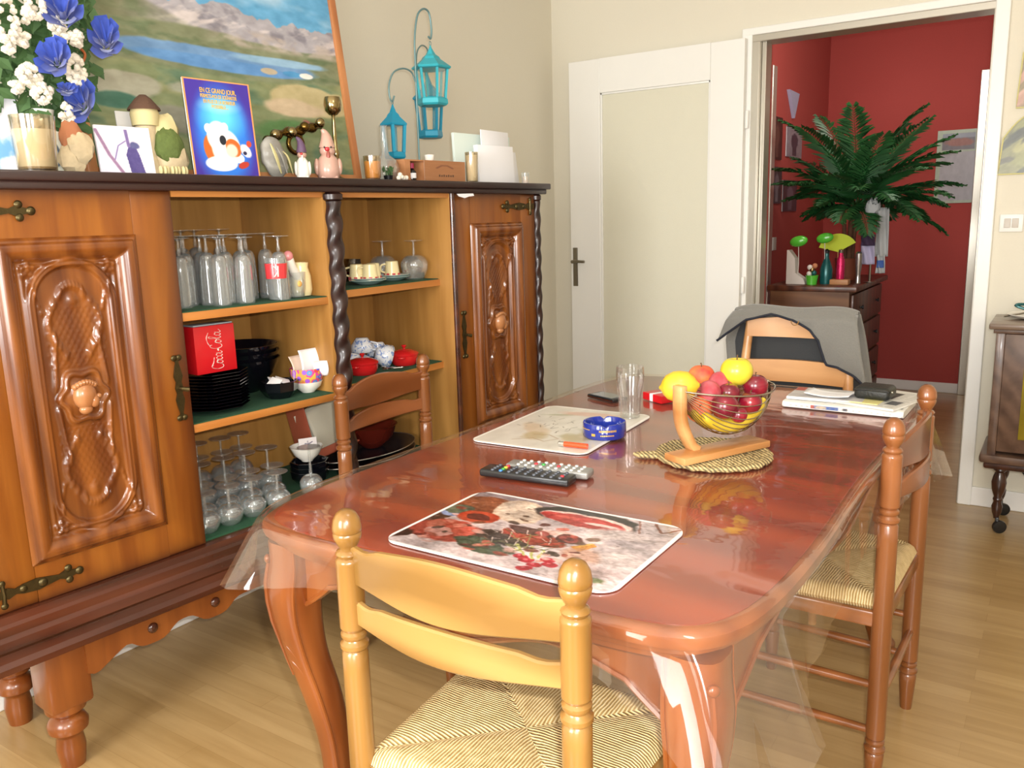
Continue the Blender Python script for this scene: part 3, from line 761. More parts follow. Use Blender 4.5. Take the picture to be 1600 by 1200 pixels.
def slat(w, hmid, hend, z, bow, arch=.012):
    n = 28; b = B(); rings = []
    for i in range(n+1):
        t = i/n; x = -w/2+w*t; s = math.sin(PI*t); k = .5-.5*math.cos(2*PI*t)
        y = -bow*s; e = (abs(t-.5)*2)
        top = z+hend/2+(hmid/2-hend/2+arch)*k**.8-.006*max(0, 1-abs(e-.82)/.18); bot = z-hend/2-(hmid/2-hend/2)*k*.9+.010*(1-e)**1.2*0-.004*k
        bot += -.012*math.exp(-((e-.55)/.25)**2)*0
        th = .0065
        pr = [(y-th, bot+.003), (y-th, top-.003), (y-th*.5, top), (y+th*.5, top), (y+th, top-.003), (y+th, bot+.003), (y+th*.5, bot), (y-th*.5, bot)]
        rings.append([b.verts.new((x, a, c)) for a, c in pr])
    for r0, r1 in zip(rings[:-1], rings[1:]):
        for k in range(8): b.faces.new([r0[k], r0[(k+1) % 8], r1[(k+1) % 8], r1[k]])
    b.faces.new(rings[0]); b.faces.new(rings[-1]); return b
def rush_seat(wb, wf, d):
    n = 44; b = B()
    def fn(s, t):
        s2, t2 = s*2-1, t*2-1
        w = (wb+(wf-wb)*t)/2
        x, y = s2*w, t2*d/2
        e = max(abs(s2), abs(t2)); z = .024*(1-max(0, (e-.86)/.14)**2.2)
        # the diagonals sink a little where the four rush sectors meet
        z -= .007*math.exp(-((abs(s2)-abs(t2))/.05)**2)*(.3+.7*e)+.004*(1-e)
        c = max(0, abs(s2)+abs(t2)-1.86)/.14; x *= 1-.03*c; y *= 1-.03*c
        return Vector((x, y, z))
    grid(b, fn, n, n)
    def fn2(s, t):
        s2, t2 = s*2-1, t*2-1; w = (wb+(wf-wb)*t)/2; e = max(abs(s2), abs(t2))
        return Vector((s2*w, t2*d/2, -.022*(1-max(0, (e-.86)/.14)**2.2)))
    grid(b, fn2, n, n); bmesh.ops.remove_doubles(b, verts=b.verts, dist=.0004); return b
def ladder_chair(label, loc, rz, wm, sm, group):
    t = thing('dining_chair', label, 'chair', loc, rz, group)
    HB, HF, D = .197, .205, .36
    for s in (-1, 1):
        part('back_post', lathe(B(), post_prof(.87), 28, (0, 0, 0)), wm, t, loc=(s*HB, -D/2, 0), rot=(0, 0, 0))
        fp = [(0, .452), (.012, .452), (.019, .446), (.02, .43), (.02, .20)]+[(.0175, .14), (.021, .13), (.021, .124), (.017, .118), (.020, .11), (.014, .005), (.013, 0)]
        part('front_leg', lathe(B(), fp, 24), wm, t, loc=(s*HF, D/2, 0))
    part('slat', slat(2*HB-.02, .078, .062, .783, .030), sm, t, loc=(0, -D/2, 0))
    part('slat', slat(2*HB-.02, .046, .040, .706, .034, .008), sm, t, loc=(0, -D/2, 0))
    part('rush_seat', rush_seat(2*HB-.005, 2*HF+.035, D+.02), 'rush', t, loc=(0, .004, SEATZ), label='pale woven rush seat')
    def rail(p, q, name, r=.011, flat=False):
        b = B()
        if flat:
            L = (Vector(q)-Vector(p)).length; box(b, L, .018, .036, (0, 0, 0), .005)
            ang = math.atan2(q[1]-p[1], q[0]-p[0]); mid = (Vector(p)+Vector(q))/2; part(name, b, wm, t, loc=mid, rot=(0, 0, ang))
        else: tube(b, [p, (Vector(p)+Vector(q))/2, q], [r*.8, r, r*.8], 12); part(name, b, wm, t)
    z = SEATZ-.028
    rail((-HB, -D/2, z), (HB, -D/2, z), 'seat_rail', flat=True); rail((-HF, D/2, z), (HF, D/2, z), 'seat_rail', flat=True)
    for s in (-1, 1):
        rail((s*HB, -D/2, z), (s*HF, D/2, z), 'seat_rail', flat=True)
        rail((s*HB, -D/2, .26), (s*HF, D/2, .26), 'stretcher'); rail((s*HB, -D/2, .15), (s*HF, D/2, .15), 'stretcher')
    rail((-HB, -D/2, .22), (HB, -D/2, .22), 'stretcher'); rail((-HF, D/2, .20), (HF, D/2, .20), 'stretcher'); rail((-HF, D/2, .31), (HF, D/2, .31), 'stretcher')
    return t
G = 'ladder-back chairs around the dining table'
ladder_chair('honey-coloured ladder-back chair with rush seat at the near end of the table', (1.680, -3.182+.18, 0), .012, 'chair', 'chair_slat', G)
ladder_chair('brown ladder-back chair on the long right side of the table', (2.105-.18, -2.012, 0), PI/2-.03, 'chair_red', 'chair_red_slat', G)
ladder_chair('brown ladder-back chair between the sideboard and the table', (.632+.18, -2.138, 0), -PI/2+.03, 'chair_red', 'chair_red_slat', G)
# the far chair, broad straight slats, with a jacket over it
fc = thing('dining_chair', 'pale orange wooden chair at the far end of the table under a grey jacket', 'chair', (1.60, -1.28, 0), .0)
for s in (-1, 1):
    b = B(); tube(b, [(s*.175, .20, 0), (s*.18, .18, .45), (s*.182, .19, .70), (s*.168, .225, .935)], [.014, .017, .017, .014], 10); part('back_post', b, 'chair_pale', fc)
    b = B(); tube(b, [(s*.185, -.19, 0), (s*.185, -.19, .44)], [.013, .017], 10); part('front_leg', b, 'chair_pale', fc)
def broad_slat(w, z0, z1, y, arch):
    n = 20; b = B(); rings = []
    for i in range(n+1):
        t = i/n; x = -w/2+w*t; yy = y+.022*math.sin(PI*t); tp = z1+arch*math.sin(PI*t)
        rings.append([b.verts.new(v) for v in ((x, yy-.008, z0), (x, yy-.008, tp), (x, yy+.008, tp), (x, yy+.008, z0))])
    for r0, r1 in zip(rings[:-1], rings[1:]):
        for k in range(4): b.faces.new([r0[k], r0[(k+1) % 4], r1[(k+1) % 4], r1[k]])
    b.faces.new(rings[0]); b.faces.new(rings[-1]); return b
for z0, z1, y, a in ((.857, .918, .205, .012), (.700, .775, .188, .004), (.575, .655, .182, .0)): part('slat', broad_slat(.345, z0, z1, y, a), 'chair_pale', fc, angle=30)
part('seat', box(B(), .40, .40, .03, (0, 0, .445), .012), 'chair_pale', fc)
b = B(); box(b, .36, .018, .045, (0, -.19, .405), .003); part('seat_rail', b, 'chair_pale', fc)
b = B()
for s in (-1, 1): tube(b, [(s*.182, -.19, .2), (s*.18, .19, .2)], .010, 8)
for s in (-1, 1):
    b = B(); tube(b, [(s*.182, -.19, .2), (s*.18, .19, .2)], .010, 8); part('stretcher', b, 'chair_pale', fc)

# jacket: back hanging behind, collar rolled over the top slat, right front hanging down on the table side
jk = thing('jacket', 'grey fleece jacket with navy edging hung over the far chair', 'jacket', (1.60, -1.07, 0))
XL, XR, ZTOP = -.255, .255, .957
def hem(x):      # lower edge of the front part that falls towards the table
    pts = [(-.27, .80), (-.235, .82), (-.20, .868), (-.15, .922), (-.08, .942), (.0, .925), (.06, .893), (.085, .86), (.094, .79), (.10, .775), (.13, .772), (.17, .745), (.21, .70), (.27, .66)]
    for (a, c), (d, e) in zip(pts[:-1], pts[1:]):
        if a <= x <= d: return c+(e-c)*(x-a)/(d-a)
    return pts[-1][1]
def wx(s, z):    # silhouette widens downwards
    k = max(0, ZTOP-z); x = XL+(XR-XL)*s
    l = -.222-.45*min(k, .12)+.10*max(0, k-.12); r = .200+.30*k*.6
    return l+(r-l)*s
NS, NTT = 60, 26
b = B()
def front(s, t):
    x0 = wx(s, ZTOP); zt = ZTOP+.004*math.sin(s*9)-.012*abs(2*s-1)**6; z = zt+(hem(x0)-zt)*t; x = wx(s, z)
    bulge = .038+.010*math.sin(s*11+z*20)*t+.006*math.sin(s*23-z*31)*t
    y = -.012-bulge*math.sin(min(1, (zt-z)/.035)*PI/2)
    return Vector((x, y-(.05*max(0, abs(2*s-1)-.9)*0), z))
grid(b, front, NS, NTT)
def over(s, t):
    zt = ZTOP+.004*math.sin(s*9)-.012*abs(2*s-1)**6; a = PI*t
    return Vector((wx(s, ZTOP), -.012+.024*(1-math.cos(a))/2*1.6, zt+.012*math.sin(a)))
grid(b, over, NS, 6)
def back(s, t):
    zt = ZTOP+.004*math.sin(s*9)-.012*abs(2*s-1)**6; z = zt-(zt-.36)*t
    return Vector((wx(s, z), .0264+.035*math.sin(min(1, t*5)*PI/2)+.012*math.sin(s*13+z*7)*t, z))
grid(b, back, NS, 40); bmesh.ops.remove_doubles(b, verts=b.verts, dist=.001)
sh = part('shell', b, 'grey_fleece', jk, angle=180); m = sh.modifiers.new('s', 'SOLIDIFY'); m.thickness = .004
b = B(); grid(b, lambda s, t: Vector((wx(s, .94-.57*t)*.86, .048+.0*t+.010*math.sin(s*13+t*5)*t*0+.035*0, .94-.57*t)), NS, 20); part('lining', b, 'charcoal', jk, label='charcoal lining seen between the chair slats')
pp = []
for i in range(81):
    s = i/80; v = front(s, 1.0); pp.append(v+Vector((0, -.003, 0)))
b = tube(B(), pp, .0042, 8); part('edging', b, 'piping', jk, label='dark navy edging')
b = tube(B(), [(.005+.013*math.cos(a)-.0, -.055, .925+.016*math.sin(a)) for a in [PI+PI*k/14 for k in range(15)]], .0016, 6); part('hanging_loop', b, 'chair', jk, label='thin orange hanging loop')

# ================================================================== ON THE TABLE
def uvmat_fn(U, V): return .0006*np.sin(U*9)*np.sin(V*7)
a = Art(400, 280); a.U = a.U+.030*(fbm(a.U*13, a.V*10+3)-.47)+.010*(fbm(a.U*45, a.V*38)-.47); a.V = a.V+.035*(fbm(a.U*12+7, a.V*10)-.47)+.012*(fbm(a.U*40, a.V*33+9)-.47); a.fill(np.ones_like(a.U), '#d9cfcb')
a.fill(np.clip((a.V-.62)/.2, 0, 1)*np.clip((.72-a.U)/.2, 0, 1), '#8f8488', .8); a.speck(.06, 22)
a.ell(.13, .74, .17, .17, '#7a3b1c', wob=.2); a.ell(.13, .80, .13, .10, '#93502a')
a.ell(.31, .77, .125, .19, '#e6d2b6', 15, .08, .15); a.ell(.31, .77, .10, .155, '#efe0c6', 15, .2, .3)
for x, y in ((.28, .70), (.34, .84), (.36, .72)): a.ell(x, y, .014, .01, '#7a5a40')
a.ell(.02, .35, .07, .3, '#3c2018', wob=.4)
a.ell(.065, .60, .075, .10, '#7d93b8'); a.ell(.065, .63, .062, .075, '#4f5f4a', wob=.4)
a.ell(.19, .57, .09, .10, '#b8401e', wob=.35); a.ell(.19, .57, .05, .05, '#5c1a10', wob=.5)
a.ell(.17, .30, .17, .15, '#b84a38', -8, .15, .5); a.ell(.15, .27, .07, .06, '#e0a89a', wob=.6); a.ell(.25, .34, .07, .06, '#d15a46', wob=.5); a.ell(.08, .36, .04, .06, '#d07058', wob=.3)
a.ell(.38, .22, .12, .07, '#41503a', -20, .2, 1.2); a.ell(.42, .36, .12, .07, '#3a2c24', -10, .2, 1.)
a.ell(.52, .45, .15, .08, '#a23a24', -12, .15, .5); a.ell(.47, .52, .10, .05, '#55302a', -10, .2, .8)
a.ell(.60, .86, .24, .135, '#2c2622', -4, .1, .3); a.ell(.61, .82, .215, .105, '#efd6c8', -4, .08, .15); a.ell(.60, .81, .195, .085, '#b5302a', -4, .1, .3); a.ell(.70, .80, .07, .02, '#f0d8cc', 4, .3, .8); a.ell(.52, .83, .05, .02, '#d25a4c', 0, .4, .5)
a.ell(.57, .57, .07, .03, '#ecc8b8', 20, .2, .3); a.ell(.52, .53, .03, .03, '#a85048'); a.ell(.64, .53, .055, .06, '#5a2620'); a.ell(.64, .53, .038, .042, '#8e3a34'); a.ell(.64, .53, .02, .024, '#5e2420')
a.poly([(.68, .44), (.74, .54), (.78, .50), (.73, .40)], '#e6a030'); a.line([(.70, .45), (.75, .53)], .006, '#f4c860')
a.ell(.80, .66, .13, .13, '#ece2da', 10, .3, .5); a.ell(.76, .36, .09, .09, '#dca886', 10, .4, .4, .7)
for x, y in ((.60, .17), (.65, .13), (.56, .20), (.70, .17), (.67, .22), (.63, .07)): a.ell(x, y, .032, .032, '#b82032', 0, .2, .2); a.ell(x-.008, y+.01, .008, .008, '#e87880')
for p in ([(.50, .33), (.57, .22)], [(.56, .34), (.61, .20)], [(.61, .33), (.63, .22)], [(.47, .30), (.55, .25)]): a.line(p, .006, '#b9bf70')
for k in range(14): a.line([(.33+.02*k, .44+.1*math.sin(k*2.3)), (.36+.02*k, .38+.1*math.sin(k*2.3+.4))], .003, '#e8dccc', .8)
a.line([(.86, .98), (.93, .86), (.98, .95)], .006, '#8a4a34'); a.line([(.80, .97), (.86, .80)], .005, '#8a4a34', .6)
a.ell(.90, .10, .05, .03, '#7b8a5a', 20, .4, 1.)
for k in range(30): a.ell(.42+.2*random.random(), .93+.04*random.random(), .012, .006, '#2c2a2c', wob=1)
a.ell(.86, .62, .10, .05, '#cfc6c4', 25, .5, .8); a.ell(.90, .40, .07, .10, '#d9cfc8', 0, .5, .8); a.ell(.83, .22, .12, .06, '#c9b8b2', -10, .5, 1.)
for k in range(46): a.ell(.05+.68*random.random(), .12+.55*random.random(), .012+.022*random.random(), .010+.020*random.random(), random.choice(['#5c1e18', '#8e3a28', '#c8604c', '#e0b4a4', '#3a2a22', '#6a4a34', '#d98a74']), random.uniform(-60, 60), .4, 1., .8)
for k in range(16): a.line([(.36+.3*random.random(), .22+.3*random.random())]*1+[(.36+.3*random.random(), .30+.2*random.random())], .003, random.choice(['#4a5434', '#2c2a20', '#8a9458']), .8)
for k in range(60): x, y = random.random(), random.random(); a.line([(x, y), (x+.03*random.uniform(-1, 1), y+.02*random.uniform(-1, 1))], .0022, random.choice(['#f0e4dc', '#4a3630', '#8c5a4a', '#c8a898']), .7)
a.C = a.C*np.clip(.58+.66*fbm(a.U*9, a.V*7), 0, 1.0)[..., None]*np.array([.90, .85, .86]); a.speck(.16, 60); bd = .022; a.U, a.V = np.meshgrid(np.linspace(0, 1, 400), np.linspace(0, 1, 280), indexing='ij')
m = np.minimum.reduce([a.U*1.45, (1-a.U)*1.45, a.V, 1-a.V]); a.fill((bd-m)/.006+.5, '#ddd6d4')
m1 = artmesh('placemat', a, .437, .300, .0022, M['gloss_print'], None, 'XY', fn=uvmat_fn, radius=.035)
tag(m1, 'placemat printed with bread, ham and radishes, nearest the camera', 'placemat'); m1.location = (1.646, -2.902, TT+.001); m1.rotation_euler = (0, 0, .0)
a = Art(240, 300); a.fill(np.ones_like(a.U), '#d2ccc0'); a.speck(.05, 12)
for k in range(9):
    a.ell(.15+.65*random.random(), .25+.6*random.random(), .05+.13*random.random(), .02+.07*random.random(), random.choice(['#b3a078', '#a8a68a', '#cdb69a', '#c9b48e', '#9c9470', '#d3b8a8']), random.uniform(-40, 40), .6, .9, .75)
for k in range(26):
    x, y = .1+.5*random.random(), .35+.4*random.random(); a.line([(x, y), (x+.04*random.uniform(-1, 1), y+.05*random.uniform(-1, 1))], .004, '#7c7466', .8)
a.line([(.3, .12), (.42, .2), (.55, .16), (.62, .24), (.5, .3), (.38, .27)], .006, '#a48a6c', .6); a.ell(.5, .86, .25, .05, '#cf9f88', 5, .7, .8, .7)
m = np.minimum.reduce([a.U*.8, (1-a.U)*.8, a.V, 1-a.V]); a.fill((.02-m)/.006+.5, '#eeeae2')
m2 = artmesh('placemat', a, .315, .425, .0022, M['gloss_print'], None, 'XY', fn=uvmat_fn, radius=.03)
tag(m2, 'pale beige placemat under the blue ashtray', 'placemat'); m2.location = (1.322, -2.228, TT+.001); m2.rotation_euler = (0, 0, .045)
ZM = TT+.0044
def remote(name, label, loc, rz, L, W, body, btn, rows, cols, acc):
    t = thing(name, label, 'remote control', loc, rz, 'remote controls')
    b = box(B(), L, W, .016, (0, 0, .0095), .005, seg=3); part('body', b, body, t)
    k = 0
    for i in range(rows):
        for j in range(cols):
            x = -L/2+.03+(L-.05)*i/(rows-1); y = (j-(cols-1)/2)*(W*.72/(cols-1))
            mm = acc.get((i, j), btn); b = lathe(B(), [(.0042, 0), (.0042, .0022), (.0032, .0034), (0, .0036)], 10); part('button', b, mm, t, loc=(x, y, .0168))
    return t
M['btn'] = mat('dark_grey_button', '#4a4e56', .45); M['btn_s'] = mat('silver_button', '#c9c9c6', .3, .3); M['b_r'] = mat('red_button', '#c62a35', .4); M['b_g'] = mat('green_button', '#3a9a44', .4); M['b_y'] = mat('yellow_button', '#d8c23a', .4); M['b_b'] = mat('blue_button', '#3a78b8', .4)
remote('remote_control', 'black remote control nearest the printed food placemat', (1.466, -2.640, TT), .10, .205, .048, 'black', 'btn', 9, 4, {(1, 1): 'b_g', (1, 2): 'b_y', (1, 3): 'b_r', (1, 0): 'b_b', (8, 1): 'b_r'})
M['silver_pl'] = mat('silver_plastic', '#8d8c88', .35, .3)
remote('remote_control', 'silver-buttoned remote control lying behind the black one', (1.485, -2.583, TT), .12, .19, .042, 'silver_pl', 'btn_s', 9, 3, {(2, 1): 'b_r', (3, 1): 'b_g', (5, 1): 'b_r'})
# blue ashtray
t = thing('ashtray', 'dark blue round glass ashtray with gold lettering on the pale placemat', 'ashtray', (1.453, -2.262, ZM))
M['blue_glass'] = mat('cobalt_enamel', '#1f2f86', .12, coat=.6); M['gold_print'] = mat('gold_print', '#d9b04c', .35, .5)
def ash():
    b = B(); n = 64
    pr = [(.050, 0), (.053, .004), (.053, .035), (.0515, .0375), (.048, .0375), (.0465, .035), (.0455, .009), (.0, .008)]
    rings = []
    for r, z in pr[:-1]:
        ring = []
        for i in range(n):
            a = 2*PI*i/n; notch = max(0, 1-min(abs((a-PI/2*k-.5+PI) % (2*PI)-PI) for k in range(4))/.13)
            ring.append(b.verts.new((r*math.cos(a), r*math.sin(a), z-(.008*notch**.7 if z > .03 else 0))))
        rings.append(ring)
    for r0, r1 in zip(rings[:-1], rings[1:]):
        for i in range(n): b.faces.new([r0[i], r0[(i+1) % n], r1[(i+1) % n], r1[i]])
    b.faces.new(rings[0]); b.faces.new(rings[-1]); return b
part('bowl', ash(), 'blue_glass', t)
b = B()
for k in range(11):
    a = -1.32+.075*k; box(b, .0008, .0026, .0052 if k % 3 else .0044, (.0535*math.cos(a), .0535*math.sin(a), .023), rot=Matrix.Rotation(a, 4, 'Z'))
for k in range(8):
    a = -1.25+.08*k; box(b, .0008, .0028, .003, (.0535*math.cos(a), .0535*math.sin(a), .012), rot=Matrix.Rotation(a, 4, 'Z'))
for k in range(9):
    a = -2.5+.08*k; box(b, .0008, .0040, .0018, (.0535*math.cos(a), .0535*math.sin(a), .024), rot=Matrix.Rotation(a, 4, 'Z'))
box(b, .0008, .010, .006, (.0536*math.cos(-1.62), .0536*math.sin(-1.62), .013), rot=Matrix.Rotation(-1.62, 4, 'Z'))
part('gold_lettering', b, 'gold_print', t, smooth=False)
# orange lighter
t = thing('lighter', 'orange plastic lighter lying by the edge of the pale placemat', 'lighter', (1.432, -2.395, ZM), .10)
b = tube(B(), [(-.016, 0, .0065), (.043, 0, .0065)], .0065, 14, flat=1.); M['orange_pl'] = mat('orange_translucent_plastic', '#e0481c', .2, coat=.4); part('body', b, 'orange_pl', t)
b = tube(B(), [(-.029, 0, .006), (-.016, 0, .0062)], .006, 10); part('metal_cap', b, 'chrome', t)
b = lathe(B(), [(.0035, -.003), (.0035, .003)], 10, M4=Matrix.Translation((-.029, 0, .009)) @ Matrix.Rotation(PI/2, 4, 'X')); part('spark_wheel', b, 'steel', t)
# pint glass
t = thing('beer_glass', 'tall clear flared glass standing among the table things behind the ashtray', 'glass', (1.424, -2.055, TT))
def thin(prof, th=.0016):
    return prof+[(max(0, r-th), z) for r, z in prof[::-1] if r > th]
b = lathe(B(), [(0, .006), (.026, .006), (.027, .02), (.028, .045), (.031, .075), (.037, .10), (.0375, .125), (.0365, .142), (.035, .142), (.036, .125), (.0355, .101), (.0295, .076), (.0265, .046), (.0255, .014), (0, .013)], 40); part('bowl', b, 'pint', t)
b = B()
for k in range(10):
    a = 2*PI*k/10; tube(b, [(.0275*math.cos(a), .0275*math.sin(a), .02), (.029*math.cos(a), .029*math.sin(a), .055), (.036*math.cos(a), .036*math.sin(a), .095)], [.003, .003, .001], 6)
part('flutes', b, 'pint', t)
part('foot', lathe(B(), [(0, 0), (.026, 0), (.027, .003), (.026, .007), (0, .007)], 32), 'pint', t)
# phone + red pack
t = thing('mobile_phone', 'dark mobile phone lying flat beside the tall clear glass', 'phone', (1.258, -1.862, TT), -.35)
part('case', box(B(), .115, .058, .011, (0, 0, .006), .004), 'black', t); M['screen'] = mat('dark_screen', '#58606a', .06, coat=.8); part('screen', box(B(), .09, .05, .001, (0, 0, .0118)), 'screen', t); part('silver_rim', tube(B(), [(-.054, -.029, .006), (.054, -.029, .006)], .002, 6), 'chrome', t)
t = thing('cigarette_packet', 'red and white cigarette packet behind the yellow lemon', 'packet', (1.405, -1.815, TT), -.5)
M['packred'] = mat('red_card', '#cf1620', .35, coat=.3); part('box', box(B(), .088, .055, .022, (0, 0, .0115), .0015), 'packred', t); part('white_band', box(B(), .016, .0555, .0225, (-.004, 0, .0116), .0012), 'paper', t)
# trivet
def trivet_mat():
    t = NT('plaited_seagrass'); v = t.coords((1, 1, 1)); w = t.add('ShaderNodeTexWave', wave_type='BANDS', bands_direction='DIAGONAL'); w.inputs['Scale'].default_value = 48.; w.inputs['Distortion'].default_value = 3.
    t.ln(v, w.inputs['Vector']); n = t.add('ShaderNodeTexNoise'); n.inputs['Scale'].default_value = 60.; t.ln(v, n.inputs['Vector'])
    m = t.add('ShaderNodeMixRGB'); t.ln(w.outputs['Fac'], m.inputs['Color1']); t.ln(n.outputs['Fac'], m.inputs['Color2']); t.ln(t.ramp(m.outputs['Color'], [(.2, '#5f543c'), (.5, '#a08a5c'), (.8, '#ccb680')]), t.b.inputs['Base Color']); t.b.inputs['Roughness'].default_value = .8; t.bump(m.outputs['Color'], .8, .004); return t.m
M['seagrass'] = trivet_mat()
t = thing('trivet', 'round plaited seagrass table mat under the fruit stand', 'trivet', (1.745, -2.303, TT), 0)
b = B()
for k in range(7):
    r = .012+.0165*k; n = 14+8*k
    tube(b, [((r)*math.cos(2*PI*i/n)*(1+.02*math.sin(3*i)), r*math.sin(2*PI*i/n), .006+.001*math.sin(i*2.1)) for i in range(n)], .0095, 8, closed=True, flat=.62)
part('plaited_coils', b, 'seagrass', t)
n = 60; part('braided_edge', tube(B(), [((.120+.002*math.sin(i*1.7))*math.cos(2*PI*i/n), (.120+.002*math.sin(i*1.7))*math.sin(2*PI*i/n), .007+.0015*math.sin(i*2.2)) for i in range(n)], .009, 8, closed=True, flat=.7), 'seagrass', t)
part('loop_tab', tube(B(), [(-.108, -.05, .007), (-.14, -.07, .007), (-.150, -.082, .007), (-.137, -.086, .007), (-.10, -.075, .007)], .0075, 8, flat=.7), 'seagrass', t)
# fruit hammock on its wooden stand
ZTV = TT+.0135
fs_ = thing('fruit_stand', 'wooden stand with a wire fruit hammock on the seagrass mat', 'fruit bowl', (1.757, -2.312, ZTV), 0)
FA, FB = Vector((-.055, -.085, .150)), Vector((.062, .155, .138))      # wire anchor points
D2 = (FB-FA).normalized(); ang = math.atan2(D2.y, D2.x); PN = Vector((-math.sin(ang), math.cos(ang), 0))
M['stand'] = wood('stand_wood', '#a8703c', '#cf9a62', 'X', 1.2, .4, .25, .4)
base = part('base_board', box(B(), .255, .066, .016, (0, 0, .008), .003), 'stand', fs_, loc=(.004, -.004, 0), rot=(0, 0, ang))
def arm(P, s):
    b = B(); d = Vector((D2.x, D2.y, 0)).normalized()*s
    ft = Vector((P.x, P.y, 0))+d*.048; pts = catmull([Vector((ft.x, ft.y, .014)), Vector((ft.x, ft.y, .03))-d*.018, Vector((P.x, P.y, .085))+d*.004, Vector((P.x, P.y, P.z+.012))], 6)
    rings = []
    for i, p in enumerate(pts):
        q = pts[min(i+1, len(pts)-1)]-pts[max(0, i-1)]; q.normalize(); nn = PN.cross(q).normalized(); w_, t_ = .014, .009
        rings.append([b.verts.new(p+PN*w_*a+nn*t_*c) for a, c in ((-1, -1), (1, -1), (1, 1), (-1, 1))])
    for r0, r1 in zip(rings[:-1], rings[1:]):
        for k in range(4): b.faces.new([r0[k], r0[(k+1) % 4], r1[(k+1) % 4], r1[k]])
    b.faces.new(rings[0]); b.faces.new(rings[-1]); bmesh.ops.bevel(b, geom=[e for e in b.edges], offset=.0015, segments=1, affect='EDGES'); return b
part('arm', arm(FA, 1), 'stand', fs_, angle=50)
M['wire'] = mat('chromed_wire', '#b0a898', .18, 1.)
NW = 17
def wirept(k, s):
    """hammock: wires fan out from the anchors; k -1..1 across"""
    c = FA.lerp(FB, s); wdt = math.sin(PI*s)**.75
    th = k*1.38; R = .085
    return c+PN*(R*math.sin(th)*wdt)+Vector((0, 0, -(.096*math.cos(th)+.012)*wdt))
for i in range(NW):
    k = -1+2*i/(NW-1); b = tube(B(), [wirept(k, s/22) for s in range(23)], .0011, 6); part('wire', b, 'wire', fs_)
for sgn in (-1, 1): part('rim_wire', tube(B(), [FA.lerp(FB, q/24)+PN*(.093*sgn*math.sin(PI*q/24)**.6)+Vector((0, 0, -.006*math.sin(PI*q/24))) for q in range(25)], .0022, 8), 'wire', fs_)
for P in (FA, FB): b = B(); ball(b, .005, P, seg=8); part('wire_knot', b, 'wire', fs_)
def fruitmat(name, c1, c2, c3=None, scale=14, rough=.35, coat=.2, p=(.3, .6)):
    t = NT(name); v = t.coords((1, 1, 1)); n = t.add('ShaderNodeTexNoise'); n.inputs['Scale'].default_value = scale; n.inputs['Detail'].default_value = 3; t.ln(v, n.inputs['Vector'])
    t.ln(t.ramp(n.outputs['Fac'], [(p[0], c1), (p[1], c2)]+([(.75, c3)] if c3 else [])), t.b.inputs['Base Color']); t.b.inputs['Roughness'].default_value = rough; t.b.inputs['Coat Weight'].default_value = coat
    n2 = t.add('ShaderNodeTexNoise'); n2.inputs['Scale'].default_value = 220; t.ln(v, n2.inputs['Vector']); t.bump(n2.outputs['Fac'], .08, .001); return t.m
M['f_yel'] = fruitmat('yellow_apple_skin', '#c8b41c', '#d8c63a'); M['f_lem'] = fruitmat('lemon_skin', '#d2a61a', '#e0ba34', rough=.4)
M['f_peach'] = fruitmat('peach_skin', '#c83a34', '#dd7440', '#e8a048', 20, .6, 0, (.35, .55)); M['f_peach2'] = fruitmat('dusky_peach_skin', '#a83a44', '#c2646a', '#dc8a3a', 22, .65, 0, (.4, .6)); M['f_nect'] = fruitmat('nectarine_skin', '#5c1022', '#86162a', '#a82c2c', 16, .25, .4, (.35, .6)); M['f_ban'] = fruitmat('banana_skin', '#b89a20', '#d2b63a', '#8a8424', 12, .45, 0)
M['stem'] = mat('brown_stem', '#5a4022', .8)
def fruit(name, label, cat, r, m, px, py, y, squash=.92, dimple=.25, group=None, tilt=(0, 0)):
    """round fruit with a stem dimple; stands where the line of sight through the pixel meets depth y"""
    d = fw*F+r2*(px-800)+u2*(600-py); p = CAM+d*((y-CAM.y)/d.y)
    t = thing(name, label, cat, p, random.uniform(0, 6), group); t.rotation_euler = (tilt[0], tilt[1], random.uniform(0, 6)); b = B(); n = 22
    pr = []
    for i in range(n+1):
        a = PI*i/n; rr = r*math.sin(a)*(1+.04*math.cos(a)); z = r*squash*math.cos(a)-dimple*r*math.exp(-(a/.34)**2)+.12*r*math.exp(-((PI-a)/.3)**2); pr.append((rr if i not in (0, n) else 0, z))
    lathe(b, pr, 28); part('flesh', b, m, t, angle=80)
    b = tube(B(), [(0, 0, r*squash-dimple*r-.002), (.001, 0, r*squash-dimple*r+.006), (.003, 0, r*squash+.003)], [.0016, .0013, .002], 6); part('stem', b, 'stem', t)
    return p
GF = 'fruit piled in the wire hammock'
fruit('apple', 'yellow apple on the right, topmost in the fruit hammock', 'apple', .0365, 'f_yel', 1151, 580, -2.21, .93, .3)
fruit('peach', 'orange-red peach at the back of the fruit pile between lemon and apple', 'peach', .031, 'f_peach', 1096, 589, -2.225, .95, .2)
fruit('peach', 'dusky pink peach touching the yellow apple on its left', 'peach', .030, 'f_peach2', 1126, 601, -2.235, .95, .2, tilt=(.9, 0))
fruit('peach', 'half yellow peach in the middle of the pile facing the camera', 'peach', .028, 'f_peach2', 1108, 614, -2.29, .95, .2, tilt=(1.3, 0))
fruit('peach', 'pale peach low on the left behind the wires', 'peach', .030, 'f_peach', 1093, 640, -2.315, .95, .2, tilt=(1., 0))
fruit('nectarine', 'dark red nectarine high at the right end of the hammock', 'nectarine', .029, 'f_nect', 1180, 603, -2.195, .95, .15)
fruit('nectarine', 'large dark nectarine in front at the centre of the hammock', 'nectarine', .030, 'f_nect', 1132, 635, -2.325, .95, .15)
fruit('nectarine', 'dark nectarine tucked behind the large one at the centre', 'nectarine', .024, 'f_nect', 1139, 614, -2.265, .95, .15)
